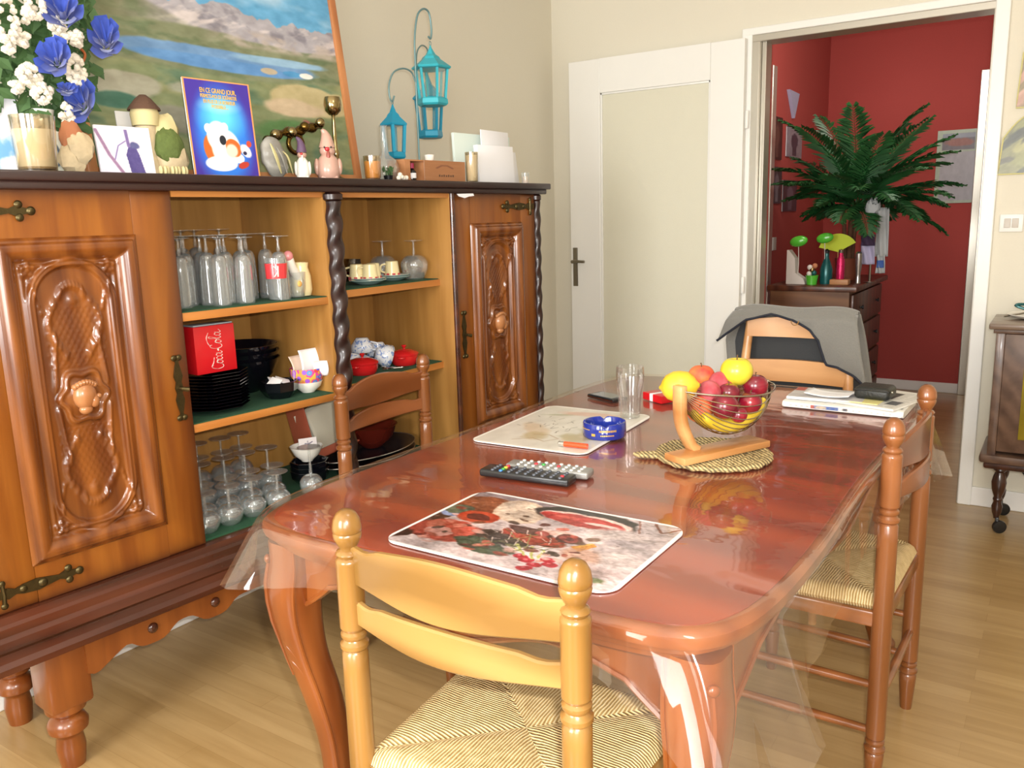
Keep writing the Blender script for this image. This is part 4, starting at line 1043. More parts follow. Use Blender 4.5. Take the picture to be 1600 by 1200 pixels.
fruit('nectarine', 'dark nectarine low at the right end behind the wires', 'nectarine', .026, 'f_nect', 1172, 629, -2.245, .95, .15)
fruit('nectarine', 'small bright red nectarine below the others at the front', 'nectarine', .019, 'f_nect', 1154, 648, -2.305, .95, .15)
d = fw*F+r2*(1054-800)+u2*(600-607); p = CAM+d*((-2.375-CAM.y)/d.y)
t = thing('lemon', 'large yellow lemon at the left end of the fruit pile', 'lemon', p+Vector((0, .025, 0)), .3); b = lathe(B(), [(0, .046), (.004, .0445), (.009, .040), (.020, .034), (.031, .022), (.0345, .004), (.034, -.010), (.027, -.026), (.016, -.035), (.007, -.039), (.003, -.043), (0, -.044)], 28, M4=Matrix.Rotation(PI/2-.1, 4, 'Y')); part('skin', b, 'f_lem', t, angle=80)
b = lathe(B(), [(.003, .044), (.0035, .047), (0, .048)], 10, M4=Matrix.Rotation(PI/2-.1, 4, 'Y')); part('stem_scar', b, 'stem', t)
for i, (o, lbl) in enumerate(((-.022, 'banana lying nearest the camera at the bottom of the hammock'), (.012, 'banana lying behind the other at the bottom of the hammock'))):
    t = thing('banana', lbl, 'banana', fs_.location, 0); d = Vector((D2.x, D2.y, 0))
    mid = FA.lerp(FB, .5); pts = [mid+d*(.085*q)+PN*(o+.0*q)+Vector((0, 0, -.083+.034*q*q)) for q in (-1, -.75, -.4, 0, .4, .75, 1, 1.15)]
    P = catmull(pts, 4); L = len(P); part('skin', tube(B(), P, [.006+.0115*math.sin(PI*min(1, max(0, (j/(L-1))*1.02)))**.55 if j < L*.88 else .006 for j in range(L)], 10), 'f_ban', t, angle=60)
    b = B(); ball(b, .0058, P[-1], seg=8); part('stem_tip', b, 'stem', t)
# newspapers, magazine, papers, pouch
def newsart(seed, fig=True):
    rn = random.Random(seed); a = Art(150, 110); a.fill(np.ones_like(a.U), '#dcdad2')
    for cx in range(5):
        for k in range(16):
            if rn.random() < .85: a.rect(.04+cx*.19, .04+cx*.19+.12+.04*rn.random(), .06+k*.055, .075+k*.055, '#9a9892', a=.7)
    if fig: a.rect(.30, .62, .5, .85, '#4c4a48'); a.ell(.45, .66, .08, .12, '#c8a078', wob=.4); a.rect(.7, .9, .2, .4, '#5a5c60')
    a.speck(.04, 80); return a
def flatbox(name, label, cat, w, d, h, loc, rz, topart, group=None, side='paper'):
    t = thing(name, label, cat, loc, rz, group); part('pages', box(B(), w, d, h, (0, 0, h/2), min(.004, h*.4)), side, t)
    o = artmesh('front_page', topart, w*.985, d*.98, .0006, M['print'], t, 'XY'); o.location = (0, 0, h); return t
M['newsp'] = mat('newsprint', '#dedbd3', .85, noise=.05)
a = newsart(1, False); a.rect(.66, .98, .1, .9, '#34322e'); a.ell(.8, .5, .1, .2, '#8a8272', wob=.7)
t = thing('newspaper', 'thick folded newspaper, lowest in the pile at the far right of the table', 'newspaper', (1.893, -1.655, TT), -.02, 'papers at the far right of the table')
b = B(); n = 12
pr = [(-.083, .0)]+[(-.085-.009*math.sin(PI*k/n), .009-.009*math.cos(PI*k/n)) for k in range(n+1)]+[(.095, .018), (.095, .0)]
prism(b, pr, .31, 'YZ', -.15); part('folded_pages', b, 'newsp', t, angle=50)
o = artmesh('front_page', a, .305, .172, .0005, M['print'], t, 'XY'); o.location = (.005, .005, .018)
a = Art(120, 12); a.fill(np.ones_like(a.U), '#e2e0da'); a.rect(.24, .48, .1, .9, '#4a62a0'); a.rect(.24, .27, .1, .9, '#b84a3a'); a.ell(.33, .5, .05, .3, '#c8b49a', wob=.6); a.rect(.52, .56, .2, .8, '#505058')
for k in range(18): a.rect(.05+.05*k, .07+.05*k, .3, .55, '#8c8c88', a=.5)
o = artmesh('fold_print', a, .30, .012, .0004, M['print'], t, 'XZ'); o.location = (.005, -.0943, .003)
flatbox('newspaper', 'open newspaper corner lying under the dark pouch, right end of the pile', 'newspaper', .16, .24, .006, (1.985, -1.625, TT+.0185), -.28, newsart(3), 'papers at the far right of the table', 'newsp')
a = Art(90, 70); a.fill(np.ones_like(a.U), '#c9c6c4'); a.rect(.0, .14, .65, 1, '#b05a4c'); a.rect(.2, .8, .35, .8, '#b4aeb2'); a.ell(.5, .55, .06, .04, '#5a5054'); a.speck(.06, 10)
flatbox('magazine', 'pale magazine lying on the thick folded newspaper', 'magazine', .20, .14, .008, (1.843, -1.650, TT+.0192), .02, a, 'papers at the far right of the table')
b = grid(B(), lambda s, q: Vector(((s-.5)*.12, (q-.5)*.085, .004+.006*(2*s-1)**2+.001*math.sin(q*6))), 14, 8)
o = solo('folded_sheet', b, 'paper', 'curled white sheet on top of the pale magazine', 'paper', (1.850, -1.665, TT+.0276), (0, 0, -.06)); m = o.modifiers.new('s', 'SOLIDIFY'); m.thickness = .0008
M['yel_card'] = mat('pale_yellow_card', '#d9cf8a', .7); solo('card', box(B(), .11, .13, .002, (0, 0, .001)), 'yel_card', 'pale yellow card sticking out beneath the dark pouch', 'card', (1.935, -1.655, TT+.0252), (0, 0, -.1))
t = thing('pouch', 'black zipped pouch on top of the newspapers', 'pouch', (1.962, -1.640, TT+.0275), -.08)
M['pouch'] = mat('black_leather', '#232421', .45, bump=.3, bscale=160); part('body', box(B(), .092, .085, .034, (0, 0, .017), .012, seg=4), 'pouch', t)
part('zip', tube(B(), [(-.044, -.044, .026), (0, -.0435, .027), (.044, -.044, .026)], .0022, 6), 'black', t); b = B(); ball(b, .004, (.05, -.03, .024), seg=8); part('zip_pull', b, 'steel', t)

# ================================================================== INSIDE THE SIDEBOARD
def ray(px, py): return fw*F+r2*(px-800)+u2*(600-py)
def hitz(px, py, z):                 # where a sight line meets a level surface
    d = ray(px, py); return CAM+d*((z-CAM.z)/d.z)
def hitc(px, py, xl):                # ... or a plane parallel to the sideboard front
    d = ray(px, py); o = CO+CN*xl; return CAM+d*((o-CAM).dot(CN)/d.dot(CN))
def hity(px, py, y): d = ray(px, py); return CAM+d*((y-CAM.y)/d.y)
def loc_c(p): v = p-CO; return v.dot(CN), v.dot(CU), p.z
def stem_glass(name, label, cat, h, rb, rf, hb, bowl='tulip', inverted=True, loc=(0, 0, 0), rz=0, group=None, gm='glass', M_=None):
    """a stemmed glass in three parts; inverted ones stand on the rim"""
    t = thing(name, label, cat, loc, rz, group)
    fl = (lambda z: h-z) if inverted else (lambda z: z)
    zb = h-hb     # bowl spans zb..h (upright)
    if bowl == 'tulip': pr = [(0, zb), (.35, .02), (.75, .18), (1, .45), (.97, .7), (.82, 1)]
    elif bowl == 'flute': pr = [(0, zb), (.55, .03), (.85, .15), (.95, .5), (1, 1)]
    else: pr = [(0, zb), (.6, .04), (.95, .22), (1.05, .42), (.95, .7), (.68, 1)]
    P = [(0, zb)]+[(rb*a, zb+hb*c) for a, c in pr[1:]]
    Q = catmull([Vector((r, 0, z)) for r, z in P], 4); out = [(max(0, q.x), q.z) for q in Q]; inn = [(max(0, r-.0014), z) for r, z in out[::-1]]
    part('bowl', lathe(B(), [(r, fl(z)) for r, z in out+inn], 26), gm, t, angle=70)
    part('stem', lathe(B(), [(r, fl(z)) for r, z in ((.0035, .004), (.0032, zb*.5), (.0055, zb-.004), (.004, zb))], 12), gm, t)
    part('foot', lathe(B(), [(r, fl(z)) for r, z in ((rf, 0), (rf, .0016), (rf*.5, .003), (.005, .008), (0, .009))], 26), gm, t)
    return t
GT = 'stemmed glasses upside down on the top left shelf'
g0 = None
spots = []
for i, (px, py, h) in enumerate([(288, 481, .185), (318, 479, .185), (348, 477, .185), (296, 478, .19), (330, 476, .19), (385, 473, .182), (441, 468, .182)]):
    p = hitz(px, py, ZS1); spots.append((p, h))
for xx, us_ in ((-.115, (-.690, -.635, -.580, -.525, -.470)), (-.16, (-.42, -.365)), (-.175, (-.665, -.610, -.555, -.500, -.445)), (-.225, (-.395, -.340)), (-.24, (-.690, -.635, -.580, -.525, -.470)), (-.31, (-.665, -.605, -.545, -.485, -.42))):
    for u in us_: spots.append((cw(xx+random.uniform(-.01, .01), u+random.uniform(-.008, .008), ZS1), .190 if xx > -.3 else .205))
kinds = {}
placed = []
for p, h in spots:
    if any((p-q).length < .050 for q in placed): continue
    x, u, z = loc_c(p); x = min(x, -.04); u = max(u, DL+.034); p = cw(x, u, ZS1); placed.append(p)
    if h not in kinds: kinds[h] = stem_glass('champagne_flute', 'clear stemmed glass upside down in the crowd on the top left shelf', 'glass', h, .0255, .031, h*.76, 'flute', True, p, 0, GT)
    else: dup(kinds[h], p, random.uniform(0, 3))
# printed tumbler, small mug, jug
t = thing('tumbler', 'clear tumbler with a red printed band, top left shelf', 'glass', cw(-.05, -.405, ZS1), 0)
part('bowl', lathe(B(), thin([(0, .003), (.026, .003), (.028, .02), (.031, .118), (.031, .12)], .0018), 30), 'glass', t)
M['redprint'] = mat('red_glass_print', '#d8383e', .25, coat=.4); part('red_band', lathe(B(), [(.0301, .062), (.0318, .104), (.0317, .1045), (.0300, .0625)], 30, close=False), 'redprint', t)
b = B(); tube(b, [(.0325, -.010, .068), (.0335, -.009, .098)], .002, 6); tube(b, [(.0335, -.009, .085), (.0335, -.022, .098)], .0016, 6); tube(b, [(.0335, -.009, .084), (.032, -.021, .068)], .0016, 6); bmesh.ops.rotate(b, verts=b.verts, cent=(0, 0, 0), matrix=Matrix.Rotation(-.3, 3, 'Z')); part('white_letter_mark', b, 'ceramic', t)
t = thing('glass_cup', 'small patterned glass cup with an orange mark beside the white jug', 'cup', cw(-.055, -.335, ZS1), 0)
part('bowl', lathe(B(), thin([(0, .003), (.022, .003), (.027, .03), (.029, .075)], .002), 26), 'glass', t); b = B(); ball(b, .009, (.026, -.01, .042), (.3, 1, 1), 8); part('orange_mark', b, 'waxor', t)
t = thing('jug', 'white china jug with a pink-tipped spout on the top left shelf', 'jug', cw(-.085, -.292, ZS1), .3)
part('body', lathe(B(), thin([(0, .002), (.026, .002), (.031, .02), (.029, .06), (.022, .085), (.024, .1)], .003), 30), 'cream', t)
M['pinkc'] = mat('pink_ceramic', '#d98a8c', .2, coat=.4); part('spout', tube(B(), catmull([(0, -.02, .06), (0, -.045, .085), (.0, -.062, .118)], 5), [.014]*5+[.013]*5+[.0125], 14), 'ceramic', t)
b = B(); ball(b, .0145, (0, -.064, .122), (1, 1, 1.1), 12); part('spout_tip', b, 'pinkc', t, label='pink spout tip'); part('handle', tube(B(), catmull([(0, .024, .08), (0, .05, .075), (0, .05, .04), (0, .028, .022)], 4), .004, 8), 'ceramic', t)
# top right shelf: cups on saucers, two balloon glasses
M['saucer'] = mat('blue_grey_china', '#8fa7a4', .25, coat=.3); M['pinkdot'] = mat('red_cup_border', '#c6474c', .3)
def espresso(label, loc, rz, gr):
    t = thing('espresso_cup', label, 'cup', loc, rz, gr)
    part('cup_body', lathe(B(), [(0, .055), (.019, .055), (.0215, .053), (.024, .03), (.0275, .001), (.0265, .0), (.02, .03), (0, .045)], 28), 'cream', t)
    b = B()
    for k in range(8):
        a = 2*PI*k/8; box(b, .001, .011, .010, (.0268*math.cos(a), .0268*math.sin(a), .009), rot=Matrix.Rotation(a, 4, 'Z'))
    part('red_border', b, 'pinkdot', t, smooth=False)
    part('handle', tube(B(), catmull([(.022, 0, .045), (.038, 0, .04), (.038, 0, .022), (.0255, 0, .016)], 4), .0032, 8), 'cream', t); return t
def saucer(label, loc, gr, r=.062):
    t = thing('saucer', label, 'saucer', loc, 0, gr); part('plate', lathe(B(), [(0, .002), (r*.5, 0), (r*.55, .002), (r*.9, .010), (r, .0135), (r*.99, .0155), (r*.6, .006), (0, .005)], 36), 'saucer', t); part('white_well', lathe(B(), [(0, .0058), (r*.58, .0062), (r*.94, .0142), (r*.6, .0066), (0, .0062)], 36), 'ceramic', t); return t
for k, (u, x, cups) in enumerate((((.0), -.115, ((-.02, -.018), (.025, .028), (-.03, .045))), (.155, -.16, ((0, -.005),)))):
    for j in range(2): saucer(('stacked blue-grey saucers under the left group of cream cups', 'stacked blue-grey saucers under the single cream cup')[k], cw(x, u, ZS1R+.0005+j*.006), 'saucers on the top right shelf, %s pile' % ('left', 'right')[k])
    for q, (dx, du) in enumerate(cups):
        lb = ['cream cup upside down, frontmost of the three on the left saucers', 'cream cup upside down at the back right of the left saucers', 'cream cup upside down half hidden by the twisted column'][q] if k == 0 else 'cream cup upside down alone on the right-hand saucers'
        if q == 0 and k == 0: x_, u_ = .035, -.015
        elif k == 0 and q == 1: x_, u_ = -.010, .038
        elif k == 0: x_, u_ = -.022, -.036
        else: x_, u_ = 0, 0
        espresso(lb, cw(x+x_*.75, u+u_*.85, ZS1R+.0125+.0), random.uniform(0, 1)+PI, None)
GB_ = 'balloon glasses upside down on the top right shelf'
s0 = stem_glass('balloon_glass', 'clear balloon glass upside down beside the cream cup', 'glass', .135, .046, .034, .085, 'balloon', True, cw(-.235, .185, ZS1R), 0, GB_); dup(s0, cw(-.225, .236, ZS1R) if False else cw(-.13, .235, ZS1R), 0, 'clear balloon glass upside down nearest the side panel')
b = B(); prism(b, [(-.04, 0), (.05, 0), (.045, .075), (-.005, .078)], .03, 'YZ', -.015); M['smoke'] = glassy('smoked_glass', '#8a6a58', .1, .7); solo('smoked_dish', b, 'smoke', 'brown smoked glass dish standing behind the cups', 'dish', cw(-.30, .08, ZS1R), (0, 0, -AL))
# middle left shelf
GP = 'black plates stacked on the middle left shelf'
def plate_mesh():
    b = B(); n = 8; r = .098
    rings = []
    for rr, z in ((.055, 0), (.06, .0), (r*.93, .010), (r, .013), (r, .0145), (r*.92, .0125), (.06, .003), (.0, .003)):
        if rr == 0: rings.append([b.verts.new((0, 0, z))]); continue
        rings.append([b.verts.new((rr*math.cos(2*PI*i/32)*(1 if rr < .08 else 1/math.cos(((2*PI*i/32) % (PI/4))-PI/8)*.965), rr*math.sin(2*PI*i/32)*(1 if rr < .08 else 1/math.cos(((2*PI*i/32) % (PI/4))-PI/8)*.965), z)) for i in range(32)])
    for r0, r1 in zip(rings[:-1], rings[1:]):
        for i in range(32):
            q = [r0[i], r0[(i+1) % 32]]+([r1[(i+1) % 32], r1[i]] if len(r1) > 1 else [r1[0]]); b.faces.new(q)
    b.faces.new(rings[0]); return b
pl = solo('plate', plate_mesh(), 'black_glaze', 'black octagonal glass plate in the tall stack under the red box', 'plate', cw(-.125, -.600, ZS2+.0005), (0, 0, .2), GP)
for k in range(1, 12): c = pl.copy(); col.objects.link(c); c.location = cw(-.125, -.600, ZS2+.0005+.0088*k)
ZPT = ZS2+.0005+.0088*11+.0148
t = thing('red_box', 'square red cardboard box with white script lettering on the black plates', 'box', cw(-.098, -.607, ZPT), -AL+.0)
part('carton', box(B(), .05, .124, .130, (0, 0, .065), .0015), 'packred', t)
cc = [  # flowing script letters, drawn as ribbons (x along the word, y up)
 [(.17, .80), (.13, .95), (.02, .85), (-.05, .45), (.02, .08), (.15, .08), (.24, .28)],
 [(.24, .28), (.30, .52), (.38, .50), (.42, .28), (.36, .08), (.27, .12), (.26, .35), (.36, .52), (.46, .44)],
 [(.62, .42), (.56, .54), (.48, .42), (.47, .18), (.54, .08), (.64, .22)],
 [(.80, .46), (.72, .54), (.65, .40), (.65, .16), (.72, .08), (.80, .30), (.83, .52), (.81, .16), (.87, .08), (.94, .2)],
 [(.93, .33), (1.06, .36)],
 [(1.30, .78), (1.26, .95), (1.14, .85), (1.08, .45), (1.14, .08), (1.27, .08), (1.36, .28)],
 [(1.36, .28), (1.42, .52), (1.50, .50), (1.54, .28), (1.48, .08), (1.40, .12), (1.39, .35), (1.48, .52), (1.58, .40)],
 [(1.58, .2), (1.70, .65), (1.76, .95), (1.70, 1.02), (1.64, .7), (1.64, .2), (1.70, .08), (1.78, .24)],
 [(1.95, .46), (1.87, .54), (1.80, .40), (1.80, .16), (1.87, .08), (1.95, .30), (1.98, .52), (1.96, .16), (2.02, .08), (2.12, .22)],
 [(.13, .95), (.35, .78), (.6, .72)], [(1.26, .95), (1.42, 1.10), (1.72, 1.18), (1.98, 1.02)]]
b = B(); sx_, sy_ = .050, .040
for st in cc:
    P = catmull([(0, -(y-.5)*sy_-.003, x*sx_) for x, y in st], 5); tube(b, P, [.0011+.0016*abs(math.sin(k*.45)) for k in range(len(P))], 6, flat=.35)
part('script_lettering', b, 'ceramic', t, loc=(.0253, .004, .012), label='white flowing script reading up the box')
b = B()
for u in (-.69, -.64): pass
M['steelg'] = mat('clear_lid', '#9fb4be', .2, .3); part('lid_flap', box(B(), .05, .120, .004, (-.003, 0, .1325), .001), 'steelg', t, label='pale flap on top of the box')
# big dark bowls behind, nested
GBB = 'large dark bowls nested behind the plates'
bw = solo('bowl', lathe(B(), thin([(0, .003), (.05, .0), (.055, .005), (.10, .06), (.118, .10), (.120, .104)], .004), 40), 'black_glaze', 'large dark glass bowl nested with another at the back of the middle left shelf', 'bowl', cw(-.275, -.40, ZS2+.0005), (0, 0, 0), GBB)
for k in (1, 2): c = bw.copy(); col.objects.link(c); c.location = cw(-.275, -.40, ZS2+.0005+.022*k)
def octbowl(h, r):
    b = B(); rings = []
    for rr, z in ((r*.62, 0), (r*.68, .002), (r*.95, h*.45), (r, h), (r*.94, h), (r*.88, h*.5), (r*.55, .006)):
        rings.append([b.verts.new((rr*math.cos(2*PI*i/8+.2), rr*math.sin(2*PI*i/8+.2), z)) for i in range(8)])
    for r0, r1 in zip(rings[:-1], rings[1:]):
        for i in range(8): b.faces.new([r0[i], r0[(i+1) % 8], r1[(i+1) % 8], r1[i]])
    b.faces.new(rings[0]); b.faces.new(rings[-1]); return b
solo('bowl', octbowl(.05, .058), 'black_glaze', 'small black octagonal bowl holding white packets', 'bowl', cw(-.095, -.395, ZS2+.0005), (0, 0, -AL), angle=20)
for k, (dx, du, a, rx) in enumerate(((.006, -.022, .4, .5), (-.004, .018, -.6, -.4), (-.02, .0, 1.2, .3))):
    solo('sugar_packet', box(B(), .034, .044, .003, (0, 0, 0), .001), 'paper', ['white packet leaning out of the left of the black octagonal bowl', 'white packet leaning out of the right of the black octagonal bowl', 'white packet at the back of the black octagonal bowl'][k], 'packet', cw(-.095+dx, -.395+du, ZS2+.047), (rx, .3, a))
t = thing('bowl', 'small white bowl under the flowered cup', 'bowl', cw(-.085, -.298, ZS2+.0005), 0)
part('body', lathe(B(), thin([(0, .003), (.02, .0), (.022, .003), (.040, .018), (.046, .034)], .0025), 32), 'ceramic', t)
def floral():
    tt = NT('flowered_china'); v = tt.coords((1, 1, 1)); vo = tt.add('ShaderNodeTexVoronoi'); vo.inputs['Scale'].default_value = 52.; tt.ln(v, vo.inputs['Vector'])
    rp = tt.ramp(vo.outputs['Distance'], [(0, '#e8cf3a'), (.18, '#5f6fd0'), (.42, '#5f6fd0'), (.46, '#d9505c')]); hs = tt.add('ShaderNodeHueSaturation'); tt.ln(rp, hs.inputs['Color'])
    sp = tt.add('ShaderNodeSeparateColor'); tt.ln(vo.outputs['Color'], sp.inputs[0]); mr = tt.add('ShaderNodeMapRange'); mr.inputs['To Min'].default_value = .42; mr.inputs['To Max'].default_value = .62; tt.ln(sp.outputs[0], mr.inputs['Value']); tt.ln(mr.outputs['Result'], hs.inputs['Hue'])
    tt.ln(hs.outputs['Color'], tt.b.inputs['Base Color']); tt.b.inputs['Roughness'].default_value = .2; return tt.m
M['floral'] = floral()
t = thing('cup', 'wide red flowered cup stuffed with papers, sitting in the white bowl', 'cup', cw(-.085, -.298, ZS2+.024), 0)
part('body', lathe(B(), thin([(0, .001), (.030, .0), (.045, .012), (.050, .034), (.051, .052)], .0025), 32), 'floral', t)
def sheetpaper(name, label, w_, h_, p, rz, lean, m='paper', bend=.01):
    b = grid(B(), lambda s, q: Vector((bend*math.sin(q*PI)+bend*.5*(2*s-1)**2, (s-.5)*w_, q*h_)), 8, 8); o = solo(name, b, m, label, 'paper', p, (0, lean, rz)); m_ = o.modifiers.new('s', 'SOLIDIFY'); m_.thickness = .0008; return o
sheetpaper('paper_note', 'tall white paper standing in the flowered cup', .078, .088, cw(-.075, -.291, ZS2+.045), -AL, -.10)
sheetpaper('paper_note', 'pale pink paper behind the tall white paper in the cup', .060, .072, cw(-.092, -.320, ZS2+.044), -AL+.1, -.22, 'paper_pink')
sheetpaper('paper_note', 'small white paper crumpled at the right of the cup', .045, .050, cw(-.050, -.278, ZS2+.048), -AL-.4, .12, 'paper', .014)
# middle right shelf: two red casseroles and a heap of blue and white china
def casserole(label, loc, r, rz):
    t = thing('casserole', label, 'casserole', loc, rz, None)
    part('pot', lathe(B(), [(0, 0), (r*.8, 0), (r*.88, .004), (r, .018), (r*1.02, .034), (r*1.06, .036), (r*1.06, .039), (r*.9, .039), (0, .038)], 36), 'redpot', t)
    part('lid', lathe(B(), [(r*1.07, .0395), (r*1.07, .042), (r*.9, .047), (r*.45, .054), (0, .056)], 36), 'redpot', t)
    part('knob', lathe(B(), [(.004, .055), (.004, .060), (.008, .063), (.009, .067), (.006, .070), (0, .0705)], 16), 'redpot', t)
    for s in (-1, 1): part('handle', tube(B(), catmull([(-.012, s*r*1.0, .031), (-.008, s*(r+.014), .031), (.008, s*(r+.014), .031), (.012, s*r*1.0, .031)], 4), .0032, 8), 'redpot', t)
    return t
casserole('small red lidded casserole, left one on the middle right shelf', cw(-.115, -.045, ZS2R+.0005), .050, .3)
casserole('small red lidded casserole on the right near the side panel', cw(-.125, .158, ZS2R+.0005), .048, .5)
def bluewhite():
    tt = NT('blue_and_white_china'); v = tt.coords((1, 1, 1)); n = tt.add('ShaderNodeTexNoise'); n.inputs['Scale'].default_value = 55.; n.inputs['Detail'].default_value = 2; n.inputs['Distortion'].default_value = 1.5; tt.ln(v, n.inputs['Vector'])
    tt.ln(tt.ramp(n.outputs['Fac'], [(.52, '#e4e8ee'), (.60, '#7f9ad0')]), tt.b.inputs['Base Color']); tt.b.inputs['Roughness'].default_value = .15; tt.b.inputs['Coat Weight'].default_value = .4; return tt.m
M['delft'] = bluewhite()
GD = 'blue and white china cups heaped on the middle right shelf'
cb = B(); lathe(cb, thin([(0, .002), (.02, .0), (.023, .004), (.037, .025), (.042, .05)], .0025), 30)
dl = ['blue and white cup tipped over behind the left red casserole', 'blue and white cup upside down on top of the heap', 'blue and white cup lying with its dark mouth forwards', 'blue and white cup upside down beside the right red casserole', 'blue and white cup low at the back of the heap', 'blue and white cup half hidden by the twisted column']
for k, (x, u, z, rx, rz) in enumerate(((-.20, -.005, .052, 2.6, .2), (-.225, .055, .102, 3.1, .4), (-.165, .062, .05, 1.9, 2.6), (-.235, .135, .075, 3.0, .9), (-.26, .06, .052, 3.14, 0), (-.20, -.09, .052, 3.0, 1))):
    t = thing('cup', dl[k], 'cup', cw(x, u, ZS2R+z), rz, GD); t.rotation_euler = (rx, 0, rz)
    o = bpy.data.objects.new('body', bpy.data.meshes.new('body')); cb.to_mesh(o.data); o.data.materials.append(M['delft']); o.data.shade_smooth(); col.objects.link(o); o.parent = t
    part('handle', tube(B(), catmull([(.036, 0, .042), (.055, 0, .038), (.055, 0, .02), (.032, 0, .014)], 4), .003, 8), 'delft', t)
cb.free()
t = thing('sugar_tongs', 'chrome utensil lying between the two red casseroles', 'utensil', cw(-.065, .055, ZS2R+.006), .4); part('arms', tube(B(), catmull([(-.04, .012, 0), (.0, .008, .004), (.03, .0, .006), (.0, -.008, .004), (-.04, -.012, 0)], 4), .0022, 8), 'chrome', t); b = B(); ball(b, .009, (-.045, .012, .003), (1.3, 1, .4), 10); part('spoon_tip', b, 'chrome', t)
# bottom shelf, left: upside-down wine glasses
GW = 'wine glasses upside down on the bottom shelf'
lbl = 'clear wine glass upside down in the crowd on the bottom left shelf'
KW = [None]*3
for row, (x, h, rb) in enumerate(((-.065, .112, .036), (-.135, .130, .037), (-.205, .150, .038), (-.275, .165, .038), (-.345, .175, .038))):
    for q in range(5 if row % 2 == 0 else 4):
        u = -.690+.077*q+(.038 if row % 2 else 0); kd = min(row, 4)//2
        if row == 0 and q == 4: continue
        p = cw(x+random.uniform(-.006, .006), u+random.uniform(-.005, .005), ZS3)
        if KW[kd] is None: KW[kd] = stem_glass('wine_glass', lbl.replace('clear', ('small clear', 'clear', 'tall clear')[kd]), 'glass', h, rb, .034, h*.50, 'balloon', True, p, 0, GW+(', small front ones', '', ', tall back ones')[kd], 'glassl')
        else: dup(KW[kd], p, random.uniform(0, 3))
w2 = stem_glass('wine_glass', 'clear glass with a thick stem, upside down in front of the small black stack', 'glass', .158, .034, .036, .07, 'balloon', True, cw(-.062, -.330, ZS3), 0, None, 'glassl')
bk = solo('bowl', octbowl(.045, .062), 'black_glaze', 'black octagonal bowl in the short stack right of the wine glasses', 'bowl', cw(-.165, -.318+.085, ZS3+.0005), (0, 0, 0), 'short stack of black bowls', angle=20)
bk.location = hitz(486, 754, ZS3+.0005)
for k in (1, 2): c = bk.copy(); col.objects.link(c); c.location = bk.location+Vector((0, 0, .016*k))
bk_top = ZS3+.0005+.032+.045
t = thing('bowl', 'white china bowl holding a small card, on the short black stack', 'bowl', bk.location+Vector((0, -.008, bk_top-bk.location.z-.0)), 0)
part('body', lathe(B(), thin([(0, .003), (.018, .0), (.020, .004), (.040, .022), (.052, .047), (.053, .050)], .0025), 36), 'ceramic', t)
a = Art(30, 22); a.fill(np.ones_like(a.U), '#e8e0de'); a.line([(.35, .5), (.55, .45), (.75, .6)], .04, '#6a6478'); a.line([(.5, .7), (.55, .3)], .03, '#6a6478', .6)
o = artmesh('card', a, .058, .036, .002, M['print'], None, 'XZ'); o.location = t.location+Vector((.008, 0, .040)); o.rotation_euler = (-.1, 0, PI/2-.5); tag(o, 'small white card with a dark scribble standing in the white bowl', 'card')
# bottom right: oval trays, papers in a terracotta tray, red-brown bowl
M['tray'] = mat('dark_pewter', '#2f2c33', .25, .5); M['rim'] = mat('silver_rim', '#b8b6b4', .2, .9); M['terra'] = mat('terracotta_plastic', '#a8573f', .4); M['brownbowl'] = mat('red_brown_glaze', '#5a1c12', .1, coat=.6); M['papergrey'] = mat('cream_wrapping', '#c9c3ae', .7, bump=.3, bscale=30)
for k in range(2):
    t = thing('oval_tray', ('large dark oval tray with silver rim, lower of the two', 'large dark oval tray with silver rim, upper of the two')[k], 'tray', cw(-.235, .03, ZS3+.001+.022*k), -AL, None)
    b = lathe(B(), [(0, .002), (.6, .0), (.78, .008), (.98, .022), (1, .024), (.97, .025), (.75, .011), (.6, .004), (0, .004)], 48); bmesh.ops.scale(b, vec=(.150, .225, 1), verts=b.verts); part('dish', b, 'tray', t)
    part('silver_rim', tube(B(), [(.149*math.cos(2*PI*i/48), .2235*math.sin(2*PI*i/48), .0245) for i in range(48)], .0022, 6, closed=True), 'rim', t)
t = thing('salad_bowl', 'red-brown glazed bowl on the upper oval tray', 'bowl', cw(-.26, .105, ZS3+.0295), 0); part('body', lathe(B(), thin([(0, .003), (.035, 0), (.04, .004), (.075, .035), (.09, .075), (.095, .082)], .004), 40), 'brownbowl', t)
t = thing('document_tray', 'terracotta tray full of papers leaning on the partition behind the chair', 'tray', cw(-.27, -.085, ZS3+.056), -AL); t.rotation_euler = (.12, -.15, -AL)
b = bx(-.05, .05, -.09, .10, 0, .006, .002); bx(-.05, .05, -.095, -.089, 0, .19, .002, b); bx(.044, .05, -.09, .09, 0, .03, .002, b); part('shell', b, 'terra', t)
for k in range(3):
    b = grid(B(), lambda s, q: Vector((.01*math.sin(q*4+k)+.004*math.sin(s*6), (s-.5)*.15, q*.17)), 10, 10); o = solo('wrapping_paper', b, 'papergrey', ['cream wrapping sheet at the front of the terracotta tray', 'cream wrapping sheet in the middle of the terracotta tray', 'cream wrapping sheet at the back of the terracotta tray'][k], 'paper', cw(-.245-.02*k, -.075, ZS3+.064), (.25+.05*k, -.05, -AL)); m_ = o.modifiers.new('s', 'SOLIDIFY'); m_.thickness = .001

# ================================================================== ON TOP OF THE SIDEBOARD
ZTP = 1.4265
def ct(px, py, xl): p = hitc(px, py, xl); x, u, z = loc_c(p); return u, z
